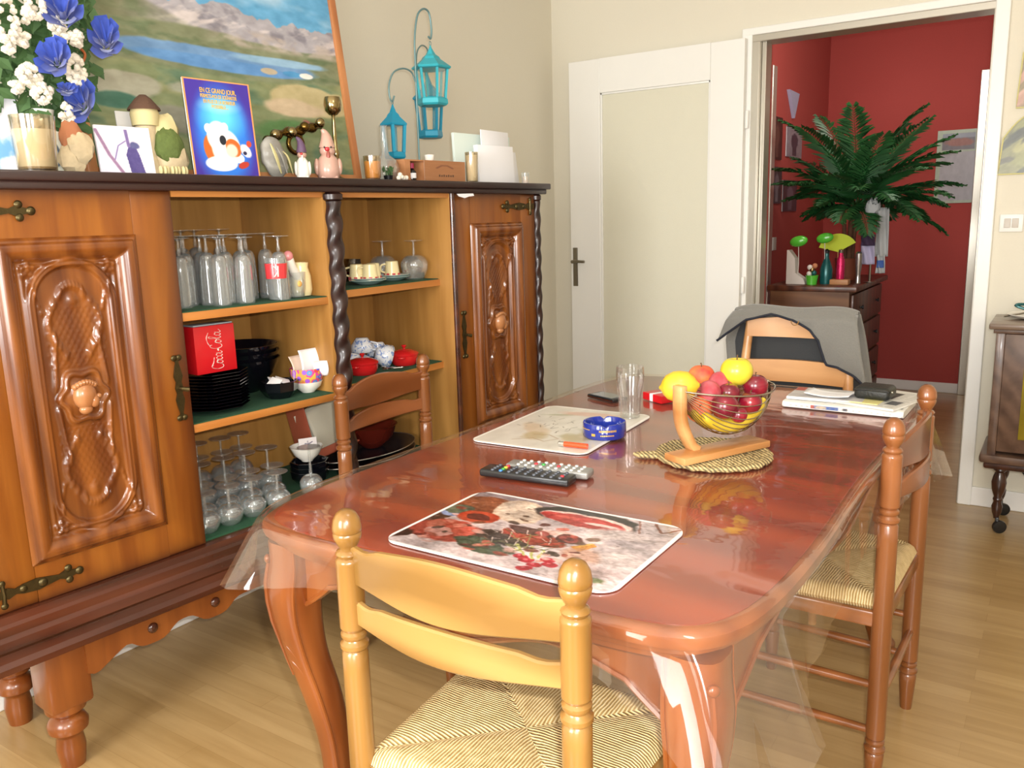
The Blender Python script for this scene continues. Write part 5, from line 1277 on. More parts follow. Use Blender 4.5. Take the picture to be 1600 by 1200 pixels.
# big framed mountain view leaning towards the wall
a = Art(420, 340); a.U = .277+.723*a.U; a.V = a.V*428/355; U, V = a.U, a.V
def Lx(px): return (px+15)/560.         # photograph's picture area spans about -15..545 across, y 285..-70
def Ly(py): return (285-py)/355.
sky = np.array([96, 160, 200])/255.; a.fill(np.ones_like(U), sky); a.fill(np.clip((fbm(U*6, V*9)-.5)*4, 0, 1), '#d8dfe6', .6)
ridge = .80+.05*(fbm(U*7+2, V*0+1)-.5)*2+.045*(fbm(U*22, V*0+5)-.5)*2+.10*np.clip(.55-U, -.4, .5)
rk = np.clip((ridge-V)/.006, 0, 1); a.fill(rk, '#a6a2a8'); a.fill(rk*np.clip((fbm(U*26, V*20+U*9)-.46)*5, 0, 1), '#77747e', .75); a.fill(rk*np.clip((fbm(U*18+9, V*26-U*12)-.5)*6, 0, 1), '#d3c9c6', .8)
g1 = .80-.30*np.clip((U-.42)/.5, 0, 1)**.8+.03*(fbm(U*9, V*2)-.5); a.fill(np.clip((g1-V)/.02, 0, 1)*np.clip((.62-U)/.25, 0, 1), '#76785a'); a.fill(np.clip((g1-.02-V)/.02, 0, 1)*np.clip((.62-U)/.25, 0, 1)*np.clip((fbm(U*16, V*22)-.45)*4, 0, 1), '#5b6a48', .8)
g2 = .655-.02*np.sin(U*9)+.02*(fbm(U*14, V*3)-.5); a.fill(np.clip((g2-V)/.012, 0, 1), '#7c8264'); a.fill(np.clip((g2-V)/.012, 0, 1)*np.clip((fbm(U*18, V*30)-.46)*5, 0, 1), '#5f7050', .8)
a.fill(np.clip((.70-V)/.02, 0, 1)*np.clip((V-.60)/.02, 0, 1)*np.clip((U-.58)/.1, 0, 1)*np.clip((fbm(U*20, V*20+3)-.42)*5, 0, 1), '#b3a69c', .8)
a.ell(Lx(345), Ly(96), .29, .048, '#6d93bd', -3, .15, .35); a.ell(Lx(330), Ly(104), .22, .03, '#5f8fc4', -3, .2, .3); a.ell(Lx(440), Ly(86), .13, .02, '#8fb2cc', 0, .3, .5); a.ell(Lx(455), Ly(104), .03, .014, '#4a8fc0'); a.ell(Lx(480), Ly(104), .022, .014, '#e6e2dc', 0, .2, .8); a.ell(Lx(415), Ly(104), .025, .016, '#b8aa92', 0, .2, .6)
md = np.clip((.478+.02*np.sin(U*7)-V)/.015, 0, 1); a.fill(md, '#7c8660'); a.fill(md*np.clip((fbm(U*12, V*16)-.44)*4, 0, 1), '#96956a', .7); a.fill(md*np.clip((fbm(U*10+5, V*14+9)-.52)*6, 0, 1), '#52705a', .85)
a.ell(Lx(480), Ly(150), .125, .075, '#b9ab80', -6, .15, .5); a.ell(Lx(450), Ly(165), .09, .04, '#c3ae90', -6, .3, .6); a.ell(Lx(300), Ly(150), .09, .03, '#9fa08c', 0, .3, .8); a.ell(Lx(190), Ly(155), .10, .05, '#a3a08c', 0, .2, .7); a.ell(Lx(180), Ly(180), .06, .03, '#3f6a58', 0, .3, .8); a.ell(Lx(430), Ly(205), .10, .05, '#557a48', 10, .3, .7); a.ell(Lx(485), Ly(200), .07, .04, '#6f7a52', 0, .3, 1.); a.ell(Lx(470), Ly(195), .015, .03, '#a85a58', 20, .5, .8)
a.ell(Lx(270), Ly(200), .10, .06, '#8c8a7a', 0, .2, .9); a.speck(.07, 34)
uR, _ = ct(565, 279, -.20); uL = ct(137, 262, -.20)[0]
mw = uR-uL; mh = .78
t = thing('landscape_picture', 'large framed mountain lake view leaning against the wall on the sideboard', 'picture', cw(-.20, (uL+uR)/2, ZTP), 0); t.rotation_euler = (-.135, 0, PI/2-AL)
fwid = .026
artm = artmesh('landscape_print', a, mw-2*fwid+.004, mh-2*fwid+.004, .006, M['print'], t, 'XZ'); artm.location = (0, .008, fwid-.002)
b = bx(-mw/2, -mw/2+fwid, -.006, .016, 0, mh, .003); bx(mw/2-fwid, mw/2, -.006, .016, 0, mh, .003, b); bx(-mw/2+fwid, mw/2-fwid, -.006, .016, 0, fwid, .0, b); bx(-mw/2+fwid, mw/2-fwid, -.006, .016, mh-fwid, mh, .0, b)
M['frame_or'] = wood('orange_picture_frame', '#a8683c', '#c78a58', 'Z', 1, .4, .2, .3); part('frame', b, 'frame_or', t)
# greeting card
a = Art(200, 270); U, V = a.U, a.V; a.fill(np.ones_like(U), '#43309a'); d_ = np.hypot((U-.5)/.5, (V-.42)/.62); a.fill(np.clip((1.0-d_)/.35, 0, 1), '#2f7ae0'); d_ = np.hypot((U-.5)/.42, (V-.62)/.30); a.fill(np.clip((1-d_)/.8, 0, 1), '#66dcff')
a.ell(.50, .74, .26, .07, '#bfe9f2', 0, .8, 0, .5)
a.ell(.33, .28, .14, .17, '#d2672a', 30, .1); a.ell(.52, .30, .22, .20, '#f4efec'); a.ell(.42, .42, .17, .16, '#f6f2f0'); a.ell(.28, .50, .055, .05, '#f4efec'); a.ell(.53, .52, .055, .05, '#f4efec'); a.ell(.42, .14, .24, .08, '#f4efec', 0); a.ell(.70, .20, .08, .05, '#f4efec'); a.ell(.63, .31, .12, .09, '#d2672a', -20, .12); a.ell(.60, .28, .09, .07, '#f3d6c4', 0, .3); a.ell(.48, .385, .05, .05, '#1c2430')
a.ell(.82, .28, .09, .06, '#e8dfe6', -30, .2, .4); a.ell(.88, .36, .04, .035, '#cf4a34'); a.ell(.76, .13, .09, .035, '#b83a2c', 10, .2, .5); a.ell(.80, .26, .03, .02, '#2a2c50')
a.fill(np.clip((np.maximum(np.abs(U-.5)*2-.955, np.abs(V-.5)*2-.97))/.004, 0, 1), '#e29a5c')
cL, cR = ct(305, 273, -.055)[0], ct(407, 277, -.055)[0]; tz = ct(293, 122, -.07)[1]
t = thing('greeting_card', 'blue greeting card with an orange edge standing in front of the mountain view', 'card', cw(-.055, (cL+cR)/2, ZTP), 0); t.rotation_euler = (-.08, 0, PI/2-AL)
ch = tz-ZTP+.004; cwid = cR-cL
artmesh('card_front', a, cwid, ch, .0015, M['gloss_print'], t, 'XZ'); part('card_back', box(B(), cwid*.99, .0015, ch*.99, (0, .004, ch/2)), 'paper', t)
M['yelltr'] = mat('yellow_lettering', '#f0bf3c', .5)
for body, zz, sz, sx in (('EN CE GRAND JOUR,', .885, .0135, .72), ('PERMETS-MOI DE SOUHAITER', .828, .0105, .66), ('EN PLUS DE LA BONHEUR', .775, .0105, .66), ('POSSIBLE...', .725, .0100, .9)): textmesh('lettering', body, sz*ch/.19*1.0, 'yelltr', t, (0, -.0022, ch*zz), (PI/2, 0, 0), .0004, sx=sx*.9)
# candles in glasses
def candle(label, px, py_top, py_bot, xl, r, m_glass, m_wax, full=.75):
    u, z0 = ct(px, py_bot, xl); zt = ct(px, py_top, xl)[1]; h = zt-ZTP
    t = thing('candle_glass', label, 'candle', cw(xl, u, ZTP), 0)
    part('holder', lathe(B(), thin([(0, .004), (r*.80, .0), (r*.86, .003), (r, h)], .002), 36), m_glass, t); part('wax', lathe(B(), [(0, .006), (r*.78, .006), (r*.84, .012), (r*.93, h*full), (0, h*full-.002)], 32), m_wax, t); part('wick', tube(B(), [(0, 0, h*full-.004), (.001, 0, h*full+.008)], .0012, 6), 'black', t)
    return t
M['goldglass'] = glassy('gold_tinted_glass', '#e6dcc6', .16, .7, .12)
candle('large cream candle in a gold-tinted glass at the left end of the sideboard', 60, 182, 266, -.045, .046, 'goldglass', 'wax')
candle('small orange candle in a glass beside the big picture frame', 583, 244, 279, -.05, .028, 'goldglass', 'waxor', .78)
candle('cream candle in a silvery glass in front of the white envelopes', 738, 238, 283, -.045, .024, 'goldglass', 'wax', .9)
# white and blue bag at the left edge, card with an oval, framed photo, postcards
def flatcard(name, label, cat, pxl, pxr, pytop, xl, art, lean=-.1, thick=.003, rz=0, zoff=0., par=None):
    uL, uR = ct(pxl, 270, xl)[0], ct(pxr, 270, xl)[0]; z = ct((pxl+pxr)/2, pytop, xl)[1]-ZTP-zoff
    o = artmesh(name, art, uR-uL, z, thick, M['gloss_print'], None, 'XZ'); o.location = cw(xl, (uL+uR)/2, ZTP+zoff); o.rotation_euler = (lean, 0, PI/2-AL+rz); return tag(o, label, cat)
a = Art(80, 100); a.fill(np.ones_like(a.U), '#dfe3ee'); a.ell(.5, .25, .4, .2, '#5fa4d8', 20, .6, .8, .8); a.ell(.75, .12, .2, .1, '#f0f2f6', 0, .4, .6); a.ell(.3, .05, .2, .06, '#d8c48a', 0, .5, .6); a.poly([(.88, 0), (1, 0), (1, .3)], '#b02a48'); a.ell(.95, .45, .05, .1, '#e0b84a')
flatcard('gift_bag', 'pale blue and white bag at the far left edge behind the cream candle', 'bag', -60, 44, 150, -.13, a, -.16, .02)
a = Art(40, 60); a.fill(np.ones_like(a.U), '#cfd2c6'); a.ell(.3, .45, .3, .28, '#54606e', 0, .15); a.ell(.25, .42, .22, .22, '#a4aeb4', 0, .2, .3)
flatcard('oval_card', 'grey-green card with a dark oval right of the cream candle', 'card', 84, 110, 205, -.09, a)
a = Art(110, 90); a.fill(np.ones_like(a.U), '#e3dcec'); a.fill(np.clip((fbm(a.U*5, a.V*5)-.45)*3, 0, 1), '#f4f2f6', .8); a.poly([(.55, .0), (.82, .0), (.74, .45), (.68, .62), (.56, .58), (.50, .42)], '#544a86', .04); a.ell(.68, .62, .09, .07, '#5a5c8c', -20, .3, .4); a.line([(.55, .95), (.57, .6)], .03, '#7c6aa0'); a.line([(.28, .3), (.38, .6), (.52, .7)], .012, '#8a7ab0'); a.line([(.02, .9), (.2, .4), (.42, 0)], .03, '#9a7a9c'); a.rect(0, 1, .94, 1, '#f6f2ee'); a.speck(.05, 20)
flatcard('photograph', 'white and violet photograph with a dark bird-like figure on the sideboard', 'photo', 158, 243, 197, -.075, a, -.12, .006)
a = Art(60, 60); a.fill(np.ones_like(a.U), '#d8d6d2'); a.ell(.7, .3, .14, .12, '#6a7484', 0, .3, .6); a.ell(.3, .5, .2, .2, '#e9e5df')
flatcard('postcard', 'pale postcard behind the small thatched cottage', 'card', 195, 277, 176, -.15, a, -.1)
# little cottage ornament
M['thatch'] = mat('dark_thatch', '#5a4030', .9, bump=.5, bscale=120); M['straw'] = mat('pale_yellow_clay', '#ccbe8c', .7, noise=.1); M['stone_c'] = mat('cream_stone', '#c9b693', .8, noise=.25, bump=.5, bscale=60); M['moss'] = mat('moss_green', '#5b6a34', .9, noise=.3, bump=.6, bscale=90)
u, z = ct(228, 200, -.115); t = thing('cottage_ornament', 'small round clay cottage with dark thatched roof behind the violet photograph', 'ornament', cw(-.115, u, ZTP), 0); zr = ct(228, 150, -.115)[1]-ZTP
part('pedestal', lathe(B(), [(.0, 0), (.035, 0), (.03, .01), (.022, .05), (.026, zr-.075), (0, zr-.074)], 20), 'stone_c', t)
part('wall', lathe(B(), [(0, zr-.074), (.032, zr-.074), (.035, zr-.045), (.030, zr-.025), (.018, zr-.012), (0, zr-.01)], 28), 'straw', t)
part('roof', lathe(B(), [(0, zr-.012), (.04, zr-.036), (.038, zr-.030), (.020, zr-.008), (.008, zr+.002), (0, zr+.003)], 20), 'thatch', t)
def rocks(name, label, px, pytop, xl, w_, seed, ms):
    u, _ = ct(px, 268, xl); h = ct(px, pytop, xl)[1]-ZTP; t = thing(name, label, 'ornament', cw(xl, u, ZTP), -AL); rn = random.Random(seed)
    for k, (mm, nm) in enumerate(ms):
        b = B(); r = w_*(.42-.05*k)
        c = (rn.uniform(-.01, .01), rn.uniform(-.3, .3)*w_, h*(.3+.25*k)); ball(b, 1, (0, 0, 0), (r*.6, r, h*.34), 14)
        for v in b.verts: v.co *= 1+.22*(rn.random()-.5)
        bmesh.ops.translate(b, vec=(c[0], c[1], max(c[2], h*.33)), verts=b.verts); part(nm, b, mm, t, angle=30)
    return t
M['dkrust'] = mat('rusty_clay', '#b0724e', .8, noise=.3)
rocks('rock_ornament', 'tall cream and rust clay figure between the oval card and the photograph', 132, 200, -.08, .085, 4, (('stone_c', 'base'), ('stone_c', 'body'), ('dkrust', 'cap')))
rocks('rock_ornament', 'cream stone ornament topped with moss beside the blue greeting card', 275, 190, -.10, .11, 9, (('stone_c', 'base'), ('moss', 'moss_cushion'), ('straw', 'stone_cap')))
M['petalg'] = mat('pale_green_petals', '#b8c47c', .8); b = B()
for k in range(12): ball(b, .008, (.01*math.sin(k*2.3), -.045+.0082*k, .012), (1, .6, 1.5), 8)
t = thing('shell_row', 'row of small cream shells in front of the mossy stone', 'ornament', cw(-.045, ct(272, 270, -.045)[0], ZTP), -AL)
for k in range(8): b = B(); ball(b, .0075, (.003*math.sin(k*2.3), -.035+.010*k, .012), (1, .62, 1.6), 8); part('shell', b, 'straw', t)
# artificial flowers
M['blue_petal'] = mat('blue_fabric_petals', '#2742a0', .75, noise=.25, sheen=.4); M['white_petal'] = mat('white_petals', '#e0d8c8', .8, noise=.06); M['leaf'] = mat('green_leaves', '#47683a', .6, noise=.3); M['ribbon'] = mat('orange_ribbon', '#b8673a', .5)
fb = hitc(70, 262, -.17); x, u, z = loc_c(fb)
t = thing('flower_arrangement', 'artificial blue and white flowers in a vase at the left end of the sideboard', 'flowers', cw(-.16, u, ZTP), 0)
part('vase', lathe(B(), thin([(0, .003), (.035, 0), (.045, .03), (.04, .08), (.025, .12), (.032, .15)], .003), 28), 'ceramic', t)
O = Vector(t.location)
rn = random.Random(11)
def rose(m_, p, r, sq=1.15, nm='blossom'):
    b = B(); q = p-O
    for k in range(16):
        a1 = k*2.4; rr = r*(.15+.85*k/16); tilt = .25+1.0*k/16
        c = Vector((math.cos(a1), math.sin(a1), 0)); g_ = grid
        Mt = Matrix.Rotation(a1, 4, 'Z') @ Matrix.Translation((rr*.45, 0, -.15*rr)) @ Matrix.Rotation(tilt*.8, 4, 'Y')
        vs0 = len(b.verts)
        grid(b, lambda s, tt: Mt @ Vector((.12*r*math.cos((s-.5)*2.2)+.10*r*(tt)**2, (s-.5)*rr*1.35*(1-.35*tt), (tt-.25)*r*1.05)), 5, 4)
    R = Matrix.Rotation(rn.uniform(.6, 1.3), 4, 'Y') @ Matrix.Rotation(rn.uniform(0, 6), 4, 'Z'); R = Matrix.Rotation(-.6+rn.uniform(-.4, .4), 4, 'Z') @ R
    bmesh.ops.transform(b, matrix=R, verts=b.verts); bmesh.ops.scale(b, vec=(1, 1, sq), verts=b.verts); bmesh.ops.translate(b, vec=q, verts=b.verts); return part(nm, b, m_, t, angle=60)
for px, py, r, sq in ((97, 18, .040, 1.3), (165, 62, .036, 1.5), (86, 92, .036, 1.3), (126, 160, .036, 1.4), (104, 140, .022, .7)): rose('blue_petal', hitc(px, py, -.085+rn.uniform(-.015, .015)), r, sq, 'blue_blossom')
def cluster(p, rx, rz_, n, mm='white_petal', r=.0075, nm='white_flower_cluster'):
    b = B(); q = p-O
    for k in range(n):
        th, ph = rn.uniform(0, 6.28), rn.uniform(0, 3.14); v = Vector((rx*.6*math.sin(ph)*math.cos(th), rx*math.sin(ph)*math.sin(th), rz_*math.cos(ph)))
        rr = bmesh.ops.create_icosphere(b, subdivisions=1, radius=r*rn.uniform(.7, 1.4)); bmesh.ops.translate(b, vec=q+v, verts=rr['verts'])
    o = part(nm, b, mm, t); o['kind'] = 'stuff'; return o
for px, py, rx, rz_, n in ((8, 35, .030, .07, 90), (52, 8, .026, .03, 50), (46, 118, .026, .024, 50), (66, 145, .025, .022, 45), (38, 62, .014, .014, 16), (92, 50, .022, .035, 40), (120, 60, .018, .016, 22), (118, 110, .024, .036, 55), (105, 180, .014, .03, 26), (24, 136, .018, .010, 18), (38, 27, .012, .012, 12)):
    cluster(hitc(px, py, -.105), rx*.85, rz_*.85, n)
b = B()
for k in range(900):
    px, py = rn.uniform(-70, 150), rn.uniform(-60, 200)
    if px > 125-.25*abs(py-60)+30: continue
    q = hitc(px, py, -.165+rn.uniform(-.04, .04))-O; L_ = rn.uniform(.03, .055); w_ = L_*.28
    R = Matrix.Rotation(rn.uniform(0, 6.28), 3, 'X') @ Matrix.Rotation(rn.uniform(-.6, .6), 3, 'Z')
    vs = [b.verts.new(q+R @ Vector(v)) for v in ((0, 0, 0), (.003, w_, L_*.5), (0, 0, L_), (.003, -w_, L_*.5))]; b.faces.new(vs)
o = part('foliage', b, 'leaf', t, smooth=False); o['kind'] = 'stuff'
b = B()
for k in range(9): a1 = k*.7; q = hitc(rn.uniform(0, 110), rn.uniform(20, 120), -.16)-O; tube(b, catmull([(.008*math.cos(a1), .008*math.sin(a1), .05), (.02*math.cos(a1), .02*math.sin(a1), .16), q], 5), .0022, 6)
o = part('stems', b, 'leaf', t); 
b = B(); tube(b, catmull([hitc(122, 72, -.12)-O, hitc(133, 85, -.115)-O, hitc(128, 100, -.12)-O], 5), .008, 8, flat=.4); part('ribbon', b, 'ribbon', t)
# shell/mask, two gnomes, brass horns, brass ball lamp
M['abalone'] = mat('grey_shell', '#8f8c84', .4, noise=.4, bump=.4, bscale=35); M['abal2'] = mat('yellow_shell_ridge', '#b8ae7c', .4)
u, _ = ct(434, 274, -.06); h = ct(430, 213, -.06)[1]-ZTP; t = thing('seashell', 'large grey and ochre seashell standing right of the blue card', 'seashell', cw(-.07, u, ZTP), -AL)
b = B(); ball(b, 1, (0, 0, 0), (.022, .042, h*.5), 22)
for v in b.verts: v.co.y += .018*(-(v.co.z/h))*1.2; v.co.x += .004*math.sin(v.co.z*160); 
bmesh.ops.translate(b, vec=(0, 0, h*.5), verts=b.verts); part('shell_body', b, 'abalone', t)
for k in range(3): part('ridge', tube(B(), catmull([(.020, -.024+.02*k, h*.82-.01*k), (.026, -.012+.02*k, h*.5), (.020, .006+.02*k, h*.12)], 5), [.002+.0035*math.sin(PI*i/10) for i in range(11)], 8, flat=.6), 'abal2' if k != 1 else 'abalone', t)
M['terra_p'] = mat('pinkish_ceramic', '#c49c8c', .3, noise=.08, coat=.3); M['noser'] = mat('red_ceramic', '#c02c34', .2, coat=.5); M['beardr'] = mat('rust_ceramic', '#9a4c40', .35); M['eyeb'] = mat('dark_ceramic', '#2a2626', .3)
def gnome(label, px, pytop, xl, r, mbody, mhead, mhat, mbeard, nose):
    u, _ = ct(px, 276, xl); h = ct(px, pytop, xl)[1]-ZTP; t = thing('figurine', label, 'figurine', cw(xl, u, ZTP), -AL-.6)
    part('body', lathe(B(), [(0, 0), (r*.75, 0), (r*.95, .008), (r, h*.22), (r*.82, h*.42), (r*.45, h*.52), (0, h*.54)], 28), mbody, t)
    b = B(); ball(b, r*.68, (0, 0, h*.58), (1, 1, .85), 20); part('head', b, mhead, t)
    part('hat', tube(B(), catmull([(0, 0, h*.64), (0, 0, h*.8), (-.002, -.004, h*.93), (.002, -.012, h)], 5), [r*.66*(1-i/17) +.002 for i in range(16)], 18), mhat, t)
    b = B(); ball(b, r*.22, (r*.64, -.002, h*.60), (1, 1, .9), 12); part('nose', b, nose, t)
    b = B(); ball(b, 1, (r*.68, 0, h*.46), (.005, r*.17, h*.12), 12); part('beard', b, mbeard, t)
    for s in (-1, 1): b = B(); ball(b, r*.09, (r*.62, s*r*.28, h*.64), seg=8); part('eye', b, 'eyeb', t)
    for s in (-1, 1): b = B(); ball(b, 1, (.002, s*r*.98, h*.26), (r*.3, r*.25, h*.17), 12); part('arm', b, mbody, t)
    part('feet', box(B(), r*.9, r*1.5, .010, (r*.35, 0, .005), .004), mbody, t)
    return t
gnome('pinkish pot-bellied figurine with red nose beside the picture frame', 514, 203, -.055, .034, 'terra_p', 'terra_p', 'terra_p', 'beardr', 'noser')
M['gn_purple'] = mat('purple_hat', '#5c4460', .5)
gnome('small white figurine with purple hat between the seashell and the pink one', 474, 215, -.06, .020, 'ceramic', 'terra_p', 'gn_purple', 'ceramic', 'noser')
M['brass'] = mat('dark_brass', '#6a5326', .22, .95, noise=.4); M['brassl'] = mat('polished_brass', '#9a8a62', .15, 1.)
def hc(px, py, xl): return hitc(px, py, xl)
O2 = cw(-.13, ct(470, 272, -.13)[0], ZTP); t = thing('brass_hunting_horn', 'row of dark brass horns and bells across the bottom of the picture', 'horn', O2, 0)
pts = [hc(415, 222, -.12)-O2, hc(440, 208, -.12)-O2, hc(470, 204, -.125)-O2, hc(500, 196, -.13)-O2]
part('tube', tube(B(), catmull(pts, 8), [.012+.004*math.sin(i*1.3) for i in range(25)], 12), 'brass', t)
for i, (px, py) in enumerate(((430, 210), (456, 206), (476, 198), (500, 192))): b = B(); ball(b, .015, hc(px, py, -.105)-O2, (1, 1, 1), 16); part('bell', b, 'brassl' if i != 2 else 'brass', t)
part('coil', tube(B(), [(hc(462, 225, -.12)-O2)+Vector((.0, .028*math.cos(a_), .026*math.sin(a_))) for a_ in [2*PI*k/28 for k in range(28)]], .007, 10, closed=True), 'brass', t)
part('support', tube(B(), [Vector((0, 0, 0)), Vector((0, 0, .06)), pts[2]*1.0], .006, 8), 'brass', t)
b = B(); ball(b, 1, (0, 0, .005), (.03, .05, .005), 16); part('foot', b, 'brass', t)
u, _ = ct(527, 276, -.11); zb_ = ct(525, 165, -.11)[1]-ZTP; t = thing('brass_goblet', 'tall brass goblet with a round bowl against the picture frame', 'goblet', cw(-.11, u, ZTP), 0)
part('bowl', lathe(B(), [(0, zb_-.030), (.012, zb_-.029), (.024, zb_-.017), (.0275, zb_), (.026, zb_+.014), (.023, zb_+.024), (.0215, zb_+.024), (.024, zb_), (.010, zb_-.024), (0, zb_-.025)], 36), 'brassl', t)
part('stem', lathe(B(), [(.012, .012), (.007, .02), (.0055, .05), (.010, .075), (.013, .085), (.008, .10), (.005, zb_-.035), (.008, zb_-.028)], 20), 'brassl', t); part('foot', lathe(B(), [(.03, 0), (.031, .004), (.018, .010), (.012, .013)], 28), 'brass', t)
# round-bellied glass carafe, small greenery, white blossoms
u, _ = ct(606, 278, -.10); t = thing('carafe', 'clear round-bellied glass carafe behind the orange candle', 'carafe', cw(-.11, u, ZTP), 0); zt = ct(598, 196, -.11)[1]-ZTP
part('vessel', lathe(B(), thin([(0, .003), (.03, .0), (.045, .02), (.048, .045), (.038, .070), (.018, .085), (.011, .10), (.010, zt-.008), (.014, zt)], .0016), 36), 'glass', t, angle=70)
t = thing('moss_pot', 'tiny pot of green leaves beside the orange candle', 'plant', cw(-.062, ct(607, 279, -.062)[0], ZTP), 0); part('pot', lathe(B(), [(0, 0), (.012, 0), (.016, .018), (.013, .018), (0, .014)], 20), 'black', t)
b = B()
for k in range(60):
    q = Vector((rn.uniform(-.014, .014), rn.uniform(-.014, .014), .016+rn.uniform(0, .022))); R = Matrix.Rotation(rn.uniform(0, 6), 3, 'Z') @ Matrix.Rotation(rn.uniform(-1, 1), 3, 'X'); b.faces.new([b.verts.new(q+R @ Vector(v)) for v in ((0, 0, 0), (.003, .001, .007), (0, 0, .014), (-.003, .001, .007))])
o = part('leaves', b, 'leaf', t, smooth=False); o['kind'] = 'stuff'
t = thing('shell_posy', 'small heap of white shells in front of the wooden box', 'ornament', cw(-.012, ct(628, 281, -.012)[0], ZTP), 0)
for k, (dy, dz) in enumerate(((-.015, .008), (-.003, .011), (.009, .008), (.020, .009), (-.008, .018))): b = B(); ball(b, .0085, (.002*(k % 2), dy, dz), (1, .9, .9), 10); part('shell', b, 'white_petal', t)
# turquoise lantern tree
PX_, LXL = 655, -.20
O3 = cw(LXL, ct(655, 245, LXL)[0], ZTP); t = thing('lantern_stand', 'blue-grey metal stand with shepherd hooks on the sideboard', 'lantern stand', O3, 0); M['polem'] = mat('blue_grey_metal', '#6f8f92', .4, .4)
def lp(px, py, dx=0.): return hitc(px, py, LXL+dx)-O3
part('foot', lathe(B(), [(.055, 0), (.056, .004), (.02, .008), (0, .009)], 32), 'polem', t)
part('pole', tube(B(), catmull([(0, 0, .006), lp(652, 180), lp(649, 100), lp(648, 60), lp(652, 25), lp(661, 14), lp(670, 20), lp(674, 45), lp(673, 60), lp(669, 57)], 6), .0035, 10), 'polem', t)
part('hook_arm', tube(B(), catmull([lp(649, 128), lp(643, 113), lp(630, 107), lp(615, 113), lp(608, 132), lp(609, 152), lp(613, 159), lp(616, 150)], 6), .003, 10), 'polem', t)
part('hook_arm', tube(B(), catmull([lp(650, 100, .0), lp(652, 80, -.04), lp(659, 71, -.09), lp(667, 76, -.12), lp(669, 90, -.135), lp(668, 110, -.135)], 6), .0028, 10), 'polem', t)
def lantern(label, top, h, w_, mm, rz, door_=True):
    """hexagonal hanging lantern, origin at its ring"""
    t = thing('lantern', label, 'lantern', top, rz); n = 6 if door_ else 4
    def poly(r, z): return [(r*math.cos(2*PI*i/n+.3), r*math.sin(2*PI*i/n+.3), z) for i in range(n)]
    def loft(rs, m_, nm):
        b = B(); R = [[b.verts.new(v) for v in poly(r, z)] for r, z in rs]
        for r0, r1 in zip(R[:-1], R[1:]):
            for i in range(n): b.faces.new([r0[i], r0[(i+1) % n], r1[(i+1) % n], r1[i]])
        b.faces.new(R[0]); b.faces.new(R[-1]); return part(nm, b, m_, t, angle=20)
    W = w_/2
    part('ring', tube(B(), [(0, .007*math.cos(2*PI*i/16), -.004+.007*math.sin(2*PI*i/16)) for i in range(16)], .0013, 6, closed=True), 'polem', t)
    loft([(.002, -.010), (.005, -.02), (W*.25, -h*.19), (W*.42, -h*.23), (W*.50, -h*.27), (W*1.0, -h*.385), (W*1.02, -h*.40), (W*.98, -h*.42), (W*.85, -h*.43)], mm, 'roof')
    loft([(W*.72, -h*.88), (W*.78, -h*.90), (W*.80, -h*.97), (W*.7, -h), (W*.5, -h)], mm, 'base')
    A, Bo = poly(W*.82, -h*.42), poly(W*.66, -h*.89)
    for i in range(n): b = B(); tube(b, [A[i], Bo[i]], .0034*(1.7 if door_ else 2.1), 4); part('corner_bar', b, mm, t)
    b = B()
    for i in range(n):
        j = (i+1) % n; b.faces.new([b.verts.new(Vector(v)*.97+Vector((0, 0, 0))) for v in (A[i], A[j], Bo[j], Bo[i])])
    part('glass_panes', b, 'bottle_glass', t, smooth=False)
    return t
def lth(px, y0, y1, dx=0): a_ = hitc(px, y0, LXL+dx); c_ = hitc(px, y1, LXL+dx); return a_.z-c_.z
pos = hitc(672, 66, LXL); lantern('turquoise six-sided lantern, highest on the stand', pos, lth(672, 66, 165), .142, 'cyan', .2)
pos = hitc(668, 112, LXL-.135); lantern('bright blue lantern hanging low behind the highest one', pos, lth(668, 112, 216, -.135), .122, 'cyan2', .5)
pos = hitc(613, 158, LXL); lantern('small blue square lantern hanging on the left hook', pos, lth(613, 158, 248), .092, 'cyan2', .3, False)
# wooden crate with its open end, small bottle inside, white cup on it
xb = -.052; u0, u1 = ct(634, 281, xb)[0], ct(727, 284, xb)[0]; hb = ct(700, 252, xb)[1]-ZTP; L = u1-u0; Dp = .085
t = thing('wooden_box', 'small wooden gift crate with an open compartment and a burnt stamp', 'box', cw(xb, (u0+u1)/2, ZTP), -AL)
M['crate'] = wood('crate_wood', '#9c6840', '#b98258', 'Y', 1.4, .6, 0, .3)
um = -L/2+L*.30
b = bx(-Dp, 0, -L/2, L/2, 0, .005); bx(-Dp, 0, -L/2, L/2, hb-.005, hb, bm=b); bx(-Dp, -Dp+.005, -L/2, L/2, .005, hb-.005, bm=b); bx(-Dp+.005, 0, -L/2, -L/2+.024, .005, hb-.005, bm=b); bx(-Dp+.005, 0, um, L/2, .005, hb-.005, bm=b); part('carcass', b, 'crate', t, smooth=False)
a = Art(120, 50); U, V = a.U, a.V; a.fill(np.ones_like(U), '#a26e48'); a.fill(np.clip((fbm(U*3, V*22)-.45)*3, 0, 1), '#b07c56', .6)
a.line([(.30, .66), (.42, .78), (.55, .78), (.68, .66)], .03, '#7c4c38', .8)
for k in range(7): a.rect(.34+.055*k, .375+.055*k, .25, .33 if k % 2 else .36, '#5a3e2e')
o = artmesh('stamped_front', a, L/2-um, hb, .0008, M['print'], t, 'XZ'); o.rotation_euler = (0, 0, PI/2); o.location = (.001, (um+L/2)/2, 0)
tb = thing('small_bottle', 'tiny bottle with a white label and magenta top inside the wooden crate', 'bottle', cw(xb-.026, (u0+u1)/2+(-L/2+.024+um)/2, ZTP+.0055), 0); M['magenta'] = mat('magenta_paper', '#a82c50', .5)
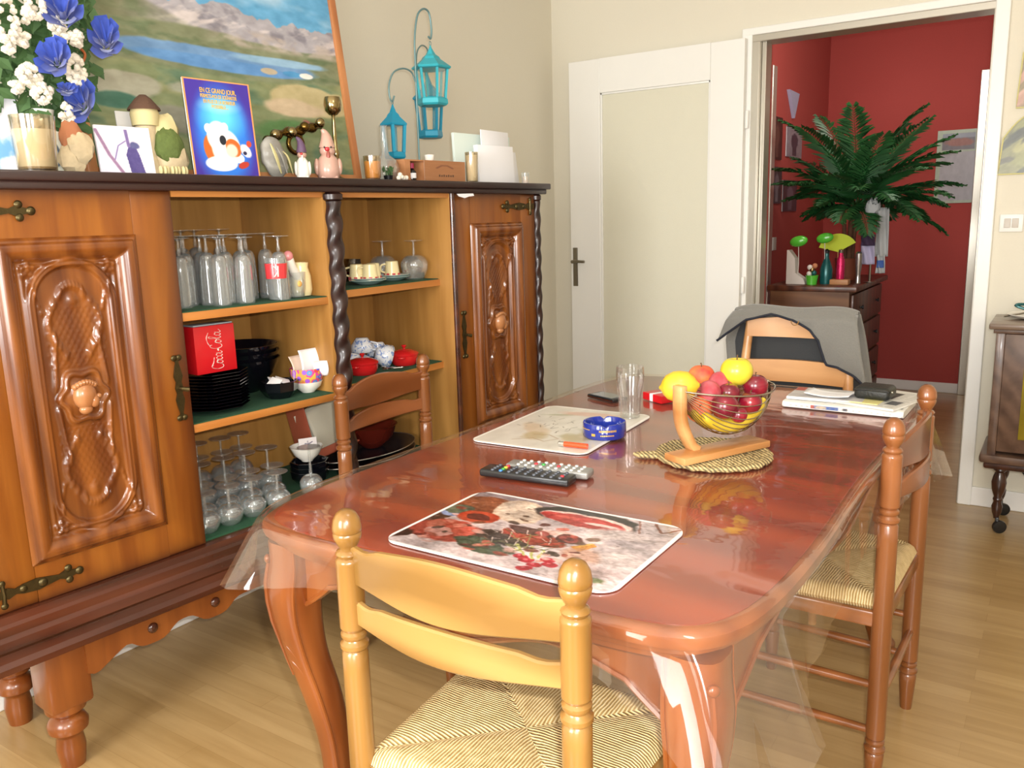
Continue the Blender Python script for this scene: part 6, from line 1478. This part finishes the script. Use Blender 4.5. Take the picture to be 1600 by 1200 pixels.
part('body', lathe(B(), [(0, 0), (.014, 0), (.0145, .003), (.0145, .028), (.008, .036), (.006, hb*.55), (0, hb*.55)], 20), 'black_glaze', tb); part('label', lathe(B(), [(.0147, .007), (.0147, .024)], 20, close=False), 'paper', tb); part('cap', lathe(B(), [(0, hb*.80), (.008, hb*.79), (.008, hb*.55), (0, hb*.55)], 16), 'magenta', tb)
t = thing('egg_cup', 'small white cup on top of the wooden crate', 'cup', cw(xb-.045, ct(671, 244, xb-.045)[0], ZTP+hb+.0005), 0); part('bowl', lathe(B(), thin([(0, .002), (.012, .0), (.016, .006), (.018, .022)], .002), 22), 'ceramic', t)
# stacked envelopes standing at the right end
def env(label, pxl, pxr, pyt, xl, rz, lean, zoff=0, tint='paper', thick=.004):
    uL, uR = ct(pxl, 284, xl)[0], ct(pxr, 285, xl)[0]; z = ct((pxl+pxr)/2, pyt, xl)[1]-ZTP-zoff
    o = solo('envelope', box(B(), thick, (uR-uL), z, (0, 0, z/2), .0008), tint, label, 'envelope', cw(xl, (uL+uR)/2, ZTP+zoff), (0, lean, -AL+rz), 'papers standing at the right end of the sideboard'); return o
M['paper_mint'] = mat('pale_mint_paper', '#d5e2da', .8)
env('wide pale mint-edged envelope at the back of the standing papers', 712, 798, 211, -.125, .0, -.04, 0, 'paper_mint', .012)
env('white envelope with a raised corner in the middle of the standing papers', 752, 800, 205, -.10, .10, -.03)
env('white envelope in front of the standing papers beside the candle glass', 748, 800, 228, -.075, -.05, -.05, 0, 'paper', .02)
env('narrow white envelope at the right of the standing papers', 795, 815, 237, -.085, .3, -.12, 0, 'paper', .006)
t = thing('shot_glass', 'tiny clear glass at the right end of the sideboard top', 'glass', cw(-.06, ct(821, 284, -.06)[0], ZTP), 0); part('bowl', lathe(B(), thin([(0, .004), (.013, 0), (.016, .045)], .0015), 22), 'glass', t); part('contents', lathe(B(), [(0, .005), (.011, .005), (.012, .03), (0, .03)], 18), 'paper_pink', t)

# ================================================================== HALL
M['chest'] = wood('dark_chest_wood', '#3c2014', '#5e3522', 'Z', 1, .4, .2, .4); M['chest_end'] = wood('brown_chest_end', '#5c3a22', '#7c5434', 'X', 1, .45, .1, .4)
ch_ = thing('chest_of_drawers', 'dark wooden chest of drawers in the red hall', 'chest of drawers', (1.235, 1.02, 0), 0); cx, cy, czz = .215, .43, .90
part('top', bx(-cx-.015, cx+.022, -cy-.02, cy+.02, czz-.03, czz, .006), 'chest', ch_); b = bx(-cx, cx-.018, -cy, cy, .09, czz-.03); part('carcass', b, 'chest_end', ch_)
for k in range(4):
    z0 = .12+k*.187; dwr = part('drawer', bx(cx-.018, cx, -cy+.03, cy-.03, z0, z0+.172, .006), 'chest', ch_)
    for s in (-.22, .22): part('knob', lathe(B(), [(0, .022), (.012, .018), (.012, .012), (.006, .008), (.006, 0)], 14, M4=Matrix.Translation((cx, s, z0+.09)) @ Matrix.Rotation(PI/2, 4, 'Y')), 'black', dwr)
for sx in (-1, 1):
    for sy in (-1, 1): part('foot', lathe(B(), [(.012, 0), (.024, .03), (.028, .06), (.022, .09)], 16, (sx*(cx-.04), sy*(cy-.05), 0)), 'chest', ch_)
ZC = .9005
# palm-like houseplant in a brown pot
pp_ = Vector((1.33, 1.02, ZC)); t = thing('potted_palm', 'large bushy green palm in a brown pot on the hall chest', 'plant', pp_, 0); M['palm'] = mat('dark_palm_leaves', '#1d4d24', .45, noise=.45); M['trunk'] = mat('brown_trunk', '#5c3a26', .9, noise=.3, bump=.6, bscale=50); M['potb'] = mat('brown_pot', '#7a3f28', .6)
part('pot', lathe(B(), [(0, 0), (.05, 0), (.06, .02), (.068, .12), (.072, .125), (.06, .125), (0, .115)], 28), 'potb', t)
for k in range(4):
    a1 = k*1.7; part('trunk', tube(B(), catmull([(.02*math.cos(a1), .02*math.sin(a1), .10), (.025*math.cos(a1), .025*math.sin(a1), .25), (.04*math.cos(a1), .04*math.sin(a1), .42)], 4), [.014, .013, .013, .012, .012, .012, .011, .010, .008], 8), 'trunk', t)
rn = random.Random(21)
crown = Vector((.03, 0, .43))
def frond(az, el, L_, droop):
    b = B(); n = 16; pts = []; p = crown+Vector((.03*math.cos(az), .03*math.sin(az), rn.uniform(-.05, .05))); e = el
    for i in range(n+1):
        pts.append(p.copy()); e -= droop/n; p = p+Vector((math.cos(az)*math.cos(e), math.sin(az)*math.cos(e), math.sin(e)))*(L_/n)
    tube(b, pts, [.004*(1-i/(n+2)) for i in range(n+1)], 5)
    for i in range(3, n+1):
        d = (pts[min(i+1, n)]-pts[max(i-1, 0)]).normalized(); s = d.cross(Vector((0, 0, 1))); s = s.normalized() if s.length > .01 else Vector((1, 0, 0)); nn = s.cross(d)
        ll = .125*math.sin(PI*(.18+.75*i/n))**.8*(L_/.45)**.4
        for sg in (-1, 1):
            for q in (0, .5):
                base = pts[i]-d*(L_/n)*q; tip = base+(s*sg*.85+d*.75+Vector((0, 0, rn.uniform(-.25, .15)))).normalized()*ll; mid = (base+tip)/2+nn*.010; wv = d*.016
                v = [b.verts.new(x) for x in (base, mid-wv, tip, mid+wv)]; b.faces.new(v)
    return part('frond', b, 'palm', t, smooth=False)
for k in range(46):
    az = k*2.399963; q = (k+.5)/46; el = 1.45-1.35*q**.8
    cx_ = math.cos(az); hor = (.46 if cx_ > 0 else .21)*(1 if abs(math.sin(az)) < .8 else .85)
    L_ = math.sqrt((hor*math.cos(el))**2+(.62*math.sin(el))**2)*rn.uniform(.88, 1.05)
    frond(az, el, L_, .75 if el > 1 else .9)
# things round the plant
y1 = .70
M['offwhite'] = mat('off_white_plastic', '#cdc6bd', .5); M['ltgreen'] = mat('bright_green_foil', '#4fae34', .25, coat=.5, noise=.2); M['ygreen'] = mat('yellow_green_felt', '#b8c81c', .6); M['teal'] = glassy('teal_glass', '#2f8a84', .2, .8, .08); M['tealm'] = mat('teal_glitter', '#1b5a5a', .25, .3, noise=.5); M['pinkfoil'] = mat('magenta_glitter', '#c01f58', .2, .5, noise=.6, bump=.6, bscale=140); M['woodbase'] = mat('pale_wood_base', '#a8774c', .5)
p = hity(1240, 447, y1); b = prism(B(), [(-.045, 0), (.06, 0), (.06, .006), (.05, .03), (.005, .06), (.0, .14), (-.035, .185), (-.045, .185)], .05, 'XZ', -.025); solo('letter_holder', b, 'offwhite', 'off-white L-shaped stand at the left end of the hall chest', 'stand', (p.x+.01, y1, ZC), (0, 0, -.1), angle=20)
def heart_balloon(label, px, py, rr, y):
    p = hity(px, py, y); t = thing('foil_balloon', label, 'balloon', (p.x, y, ZC), 0); hh = p.z-ZC; b = B(); ball(b, 1, (0, 0, hh), (rr, rr*.45, rr*.62), 20)
    for v in b.verts:
        x_ = v.co.x; v.co.z += .12*x_
    part('foil', b, 'ltgreen', t); part('stick', tube(B(), [(0, 0, .0), (.004, 0, hh*.5), (0, 0, hh-rr*.5)], .002, 6), 'offwhite', t); return t
heart_balloon('green foil heart on a stick above the off-white stand', 1248, 377, .048, y1-.02); heart_balloon('green foil heart on a stick in front of the yellow-green fan', 1289, 372, .045, y1+.02)
p = hity(1304, 378, .82); b = B(); vs = [(0, 0)]+[(.105*math.cos(a_), .10*math.sin(a_)) for a_ in [PI*(.92-.75*k/12) for k in range(13)]]; prism(b, vs, .006, 'XZ'); 
t = thing('paper_fan', 'yellow-green fan standing behind the bottles on the hall chest', 'fan', (p.x+.02, .82, ZC), 0); o = part('fan_leaf', b, 'ygreen', t, loc=(0, 0, p.z-ZC-.055)); part('stick', tube(B(), [(0, .003, 0), (0, .003, p.z-ZC-.04)], .003, 6), 'woodbase', t)
p = hity(1290, 445, y1+.03); t = thing('glitter_bottle', 'dark teal glittery bottle left of the magenta one', 'bottle', (p.x, y1+.03, ZC), 0); part('body', lathe(B(), [(0, 0), (.030, 0), (.033, .01), (.033, .08), (.02, .12), (.012, .14), (.012, .165), (0, .165)], 24), 'tealm', t); part('stopper', lathe(B(), [(.013, .165), (.015, .18), (0, .19)], 16), 'black', t)
p = hity(1312, 445, y1); t = thing('wooden_plinth', 'small pale wooden plinth under the magenta bottle', 'plinth', (p.x, y1, ZC), 0); part('block', box(B(), .095, .06, .028, (0, 0, .014), .003), 'woodbase', t)
t = thing('glitter_bottle', 'magenta glittery bottle standing on the pale plinth', 'bottle', (p.x, y1, ZC+.0285), 0); part('body', lathe(B(), [(0, 0), (.020, 0), (.022, .01), (.021, .10), (.012, .125), (.010, .14), (0, .14)], 24), 'pinkfoil', t); part('stopper', lathe(B(), [(.011, .14), (.013, .155), (0, .16)], 16), 'steel', t)
p = hity(1268, 446, y1-.03); t = thing('green_pot', 'bright green pot between the white stand and the teal bottle', 'pot', (p.x, y1-.03, ZC), 0); part('body', lathe(B(), [(0, 0), (.026, 0), (.034, .05), (.030, .05), (0, .046)], 22), 'ltgreen', t)
for k, (dx, dz, mm) in enumerate(((-.014, .058, 'offwhite'), (.010, .062, 'tealm'), (0, .078, 'brassl'), (-.012, .092, 'offwhite'), (.014, .100, 'dkrust'))): b = B(); ball(b, .015, (dx, 0, dz), seg=10); part('bead', b, mm, t)
p = hity(1362, 440, y1+.1); t = thing('silver_vase', 'slim silver-grey vase at the right of the palm pot', 'vase', (min(p.x, 1.43), y1+.1, ZC), 0); part('body', lathe(B(), [(0, 0), (.016, 0), (.013, .012), (.012, .05), (.018, .10), (.020, .16), (.012, .17), (0, .165)], 22), 'rim', t)
# white linen hanging by the wall on hooks behind the plant
lx = hity(1370, 350, 1.0); t = thing('hanging_linen', 'white cloths and bags hanging at the right of the palm', 'linen', (1.475, .86, ZC), 0)
def cloth(x0, x1, z0, z1, y, m_, nm, w_=.01):
    b = grid(B(), lambda s, q: Vector((x0+(x1-x0)*s, y+w_*math.sin(s*9+q*3), z0+(z1-z0)*q)), 12, 10); o = part(nm, b, m_, t); mm = o.modifiers.new('s', 'SOLIDIFY'); mm.thickness = .003
M['linen'] = mat('grey_white_linen', '#aeb0b0', .9, noise=.15); M['lavender'] = mat('lavender_cloth', '#a9a4c0', .9); M['purple_d'] = mat('dark_purple_cloth', '#3c2c44', .9); M['bluep'] = mat('blue_print', '#3a5a9c', .8)
cloth(.02, .085, .14, .40, .01, 'linen', 'white_cloth'); cloth(.03, .075, .05, .15, .012, 'linen', 'white_cloth_lower'); cloth(.035, .07, .08, .12, .004, 'bluep', 'blue_motif', .002)
cloth(-.045, .028, .10, .20, -.03, 'lavender', 'lavender_bag'); cloth(-.045, .028, .20, .26, -.032, 'purple_d', 'dark_band')
b = B(); ball(b, .04, (.0, 0, .40), (1, .7, 1.1), 14)
for v in b.verts: v.co *= 1+.10*(rn.random()-.5)
part('gathered_top', b, 'linen', t, angle=20); part('hanging_stand', tube(B(), [(.0, .02, 0), (.0, .02, .42)], .006, 8), 'steel', t); b = B(); ball(b, 1, (0, .02, .004), (.035, .03, .004), 14); part('stand_foot', b, 'steel', t)
# poster on the hall back wall, pictures on the hall left wall
a = Art(90, 120); a.fill(np.ones_like(a.U), '#a9b8a4'); a.rect(.10, .90, .04, .70, '#a8a8ae'); a.rect(.12, .86, .73, .95, '#6e6a72'); a.ell(.5, .83, .34, .05, '#8f5a50', 0, .4, .6); a.rect(.12, .86, .89, .95, '#9aa6b4', a=.7); a.speck(.04, 14)
xl_, xr_ = hity(1466, 205, HY).x, hity(1535, 205, HY).x; zt, zb2 = hity(1466, 205, HY).z, hity(1466, 318, HY).z
o = artmesh('wall_calendar', a, xr_-xl_, zt-zb2, .004, M['print'], None, 'XZ'); o.location = ((xl_+xr_)/2, HY-.005, zb2); tag(o, 'pale green bordered calendar on the red back wall of the hall', 'calendar')
def hx(px, py): d = ray(px, py); return CAM+d*((HX0-CAM.x)/d.x)
def wallpic(name, label, pts, c1, c2, pointed=False, frame=None):
    (ax, ay), (bx_, by_) = pts; A = hx(ax, ay); Bp = hx(bx_, by_); a = Art(40, 50); a.fill(np.ones_like(a.U), c1); a.ell(.5, .55, .22, .25, c2, 0, .2, .4); a.rect(.38, .62, .05, .5, c2); a.speck(.05, 8)
    w_ = abs(Bp.y-A.y); o = artmesh(name, a, w_, A.z-Bp.z, .006, M['print'], None, 'YZ'); o.location = (HX0+.006, (A.y+Bp.y)/2, Bp.z); return tag(o, label, 'picture')
wallpic('picture', 'white picture with a small dark figure on the hall left wall', ((1228, 197), (1250, 248)), '#8f8a94', '#45404e')
wallpic('picture', 'narrow dark framed picture low on the hall left wall', ((1222, 281), (1242, 330)), '#4a3c48', '#6c6270')
wallpic('picture', 'dark picture nearest the doorway, half hidden by the frame strip', ((1205, 180), (1219, 250)), '#3c2420', '#5a3c34')
wallpic('picture', 'small grey picture low beside the doorway on the hall wall', ((1205, 260), (1218, 318)), '#3f3c44', '#74747c')
A, Bp = hx(1229, 140), hx(1243, 187); b = prism(B(), [(A.y, A.z), (Bp.y, A.z-.005), ((A.y+Bp.y)/2+.02, Bp.z)], .02, 'YZ', 0); solo('paper_cone', b, 'lavender', 'pale pointed paper cone high on the hall left wall', 'ornament', (HX0+.001, 0, 0))
b = bx(HX0, HX0+.012, 1.20, 1.27, 1.06, 1.14, .003); solo('hall_switch', b, 'offwhite', 'small cream switch on the hall left wall beside the doorway', 'switch')
part_cable = solo('cable', tube(B(), catmull([(1.0, .60, .86), (.995, .585, .55), (1.0, .59, .02)], 8), .003, 6), 'offwhite', 'thin pale cable hanging down the end of the hall chest', 'cable')

# ================================================================== RIGHT SIDE OF THE ROOM
M['trol'] = wood('grey_brown_wood', '#4e382c', '#6e5444', 'Y', 1, .4, .2, .3); M['troltop'] = wood('trolley_top_wood', '#6c5848', '#8c7868', 'X', 1, .35, .3, .3); M['trold'] = wood('dark_leg_wood', '#2e1812', '#4a261a', 'Z', 1, .3, .4, .3)
X0, X1, Y0_, Y1_ = 2.168, 2.86, -.36, -.045
t = thing('television_cabinet', 'brown wooden cabinet on turned legs with castors beside the doorway', 'cabinet', ((X0+X1)/2, (Y0_+Y1_)/2, 0), 0); W_, D_ = (X1-X0)/2, (Y1_-Y0_)/2
part('top', bx(-W_-.026, W_+.026, -D_-.02, D_+.01, .828, .850, .005), 'troltop', t); part('top_rail', bx(-W_-.01, W_+.01, -D_-.006, D_, .812, .828, .003), 'trol', t)
b = bx(-W_, -W_+.03, -D_, D_, .33, .812, .002); part('side_panel', b, 'trol', t); part('side_panel', bx(W_-.03, W_, -D_, D_, .33, .812, .002), 'trol', t); part('back_panel', bx(-W_, W_, D_-.01, D_, .33, .812), 'trol', t)
dd = part('door', bx(-W_+.03, W_-.03, -D_+.002, -D_+.022, .345, .81, .003), 'trol', t)
M['amber'] = mat('amber_glass', '#8a7a24', .15, coat=.6, noise=.4); part('amber_pane', bx(-W_+.10, W_-.10, -D_-.001, -D_+.004, .40, .76, .002), 'amber', dd)
part('plinth', bx(-W_-.024, W_+.024, -D_-.022, D_+.005, .298, .332, .010), 'trol', t); part('plinth_moulding', bx(-W_-.008, W_+.008, -D_-.006, D_, .272, .298, .008), 'trold', t)
for sx in (-1, 1):
    for sy in (-1, 1):
        lg = part('leg', lathe(B(), [(.022, .272), (.024, .262), (.016, .252), (.022, .235), (.027, .21), (.024, .18), (.014, .15), (.018, .14), (.014, .13), (.020, .11), (.017, .085), (.010, .066), (.010, .06)], 24), 'trold', t, loc=(sx*(W_-.05)+.0, sy*(D_-.04), 0))
        part('castor_wheel', lathe(B(), [(.012, -.009), (.0255, -.007), (.027, 0), (.0255, .007), (.012, .009)], 24, M4=Matrix.Translation((.014, -.006, .027)) @ Matrix.Rotation(PI/2, 4, 'X') @ Matrix.Rotation(.5, 4, 'Y')), 'black', lg); part('castor_fork', box(B(), .014, .024, .035, (.004, -.003, .048), .003), 'black', lg)
t = thing('doily_plate', 'white plate on top of the brown cabinet at the right edge', 'plate', (2.30, -.16, .8505), 0); part('dish', lathe(B(), [(0, .0), (.06, 0), (.10, .008), (.115, .018), (.114, .020), (.06, .006), (0, .006)], 36), 'ceramic', t)
t = thing('green_ornament', 'dark green leafy ornament lying on the white plate', 'ornament', (2.33, -.16, .872), 0); b = B(); ball(b, 1, (0, 0, .012), (.06, .04, .016), 16); part('body', b, 'tealm', t)
part('loop', tube(B(), catmull([(-.04, 0, .02), (-.085, -.004, .034), (-.115, -.006, .030), (-.085, -.008, .018), (-.05, -.004, .012)], 4), .006, 8), 'tealm', t); part('stalk', tube(B(), [(-.05, -.01, .01), (-.10, -.03, -.002), (-.15, -.04, -.012)], .004, 6), 'steel', t)
solo('cable', tube(B(), catmull([(2.26, -.05, .26), (2.30, -.035, .17), (2.38, -.03, .13), (2.48, -.03, .12)], 6), .004, 8), 'black', 'dark cable looping behind the brown cabinet', 'cable')
# light switch
t = thing('light_switch', 'white double light switch on the wall beside the doorway', 'switch', (2.168, 0, 1.222), 0); part('plate', box(B(), .085, .010, .072, (0, -.006, 0), .004), 'white', t)
for s in (-1, 1): part('rocker', box(B(), .024, .007, .038, (s*.014, -.0125, 0), .002, Matrix.Rotation(.1*s, 4, 'X')), 'offwhite', t)
# two arched prints on the wall
def arch(name, label, x0, x1, z0, z1, cols, seed):
    rn = random.Random(seed); w_, h_ = x1-x0, z1-z0; a = Art(110, 90); a.fill(np.ones_like(a.U), cols[0])
    for k in range(26): a.ell(rn.random(), rn.random()*.9, .05+.15*rn.random(), .04+.10*rn.random(), rn.choice(cols[1:]), rn.uniform(-50, 50), .4, .8, .8)
    a.speck(.06, 16)
    # arched outline: shape the grid so the top edge follows an arc
    o = artmesh(name, a, w_, h_, .006, M['gloss_print'], None, 'XZ'); me = o.data
    for v in me.vertices:
        s = v.co.x/(w_/2); top = 1-.42*abs(s)**2.6; v.co.z *= top
        v.co.x *= 1-.12*(v.co.z/h_)
    o.location = ((x0+x1)/2, -.005, z0); tag(o, label, 'picture')
    M.setdefault('yborder', mat('pale_yellow_border', '#d6cf92', .5)); pts = [Vector((s*w_/2*(1-.0), -.004, 0)) for s in (-1, 1)]
    P = [(-w_/2, 0)]
    edge = [(-w_/2*(1-.12*z/h_), z) for z in [h_*.58*k/6 for k in range(7)]]+[((w_/2)*s*(1-.12*(1-.42*abs(s)**2.6)), h_*(1-.42*abs(s)**2.6)) for s in [-1+2*k/20 for k in range(21)]]+[(w_/2*(1-.12*z/h_), z) for z in [h_*.58*k/6 for k in range(6, -1, -1)]]
    part('border', tube(B(), [(x_, -.004, z_) for x_, z_ in edge], .003, 6, closed=True), 'yborder', o)
arch('arched_print', 'lower arched yellow-green landscape print on the wall above the switch', 2.104, 2.40, 1.418, 1.66, ['#7c7c50', '#44463c', '#363c30', '#8a8c54', '#6c7c48', '#4c4a3c', '#a8a468'], 3)
arch('arched_print', 'upper arched print in pink and green tones at the right edge', 2.150, 2.44, 1.675, 2.03, ['#8c7c5c', '#7cae84', '#a05a58', '#4c4a38', '#c89a8c', '#3e4a44'], 6)
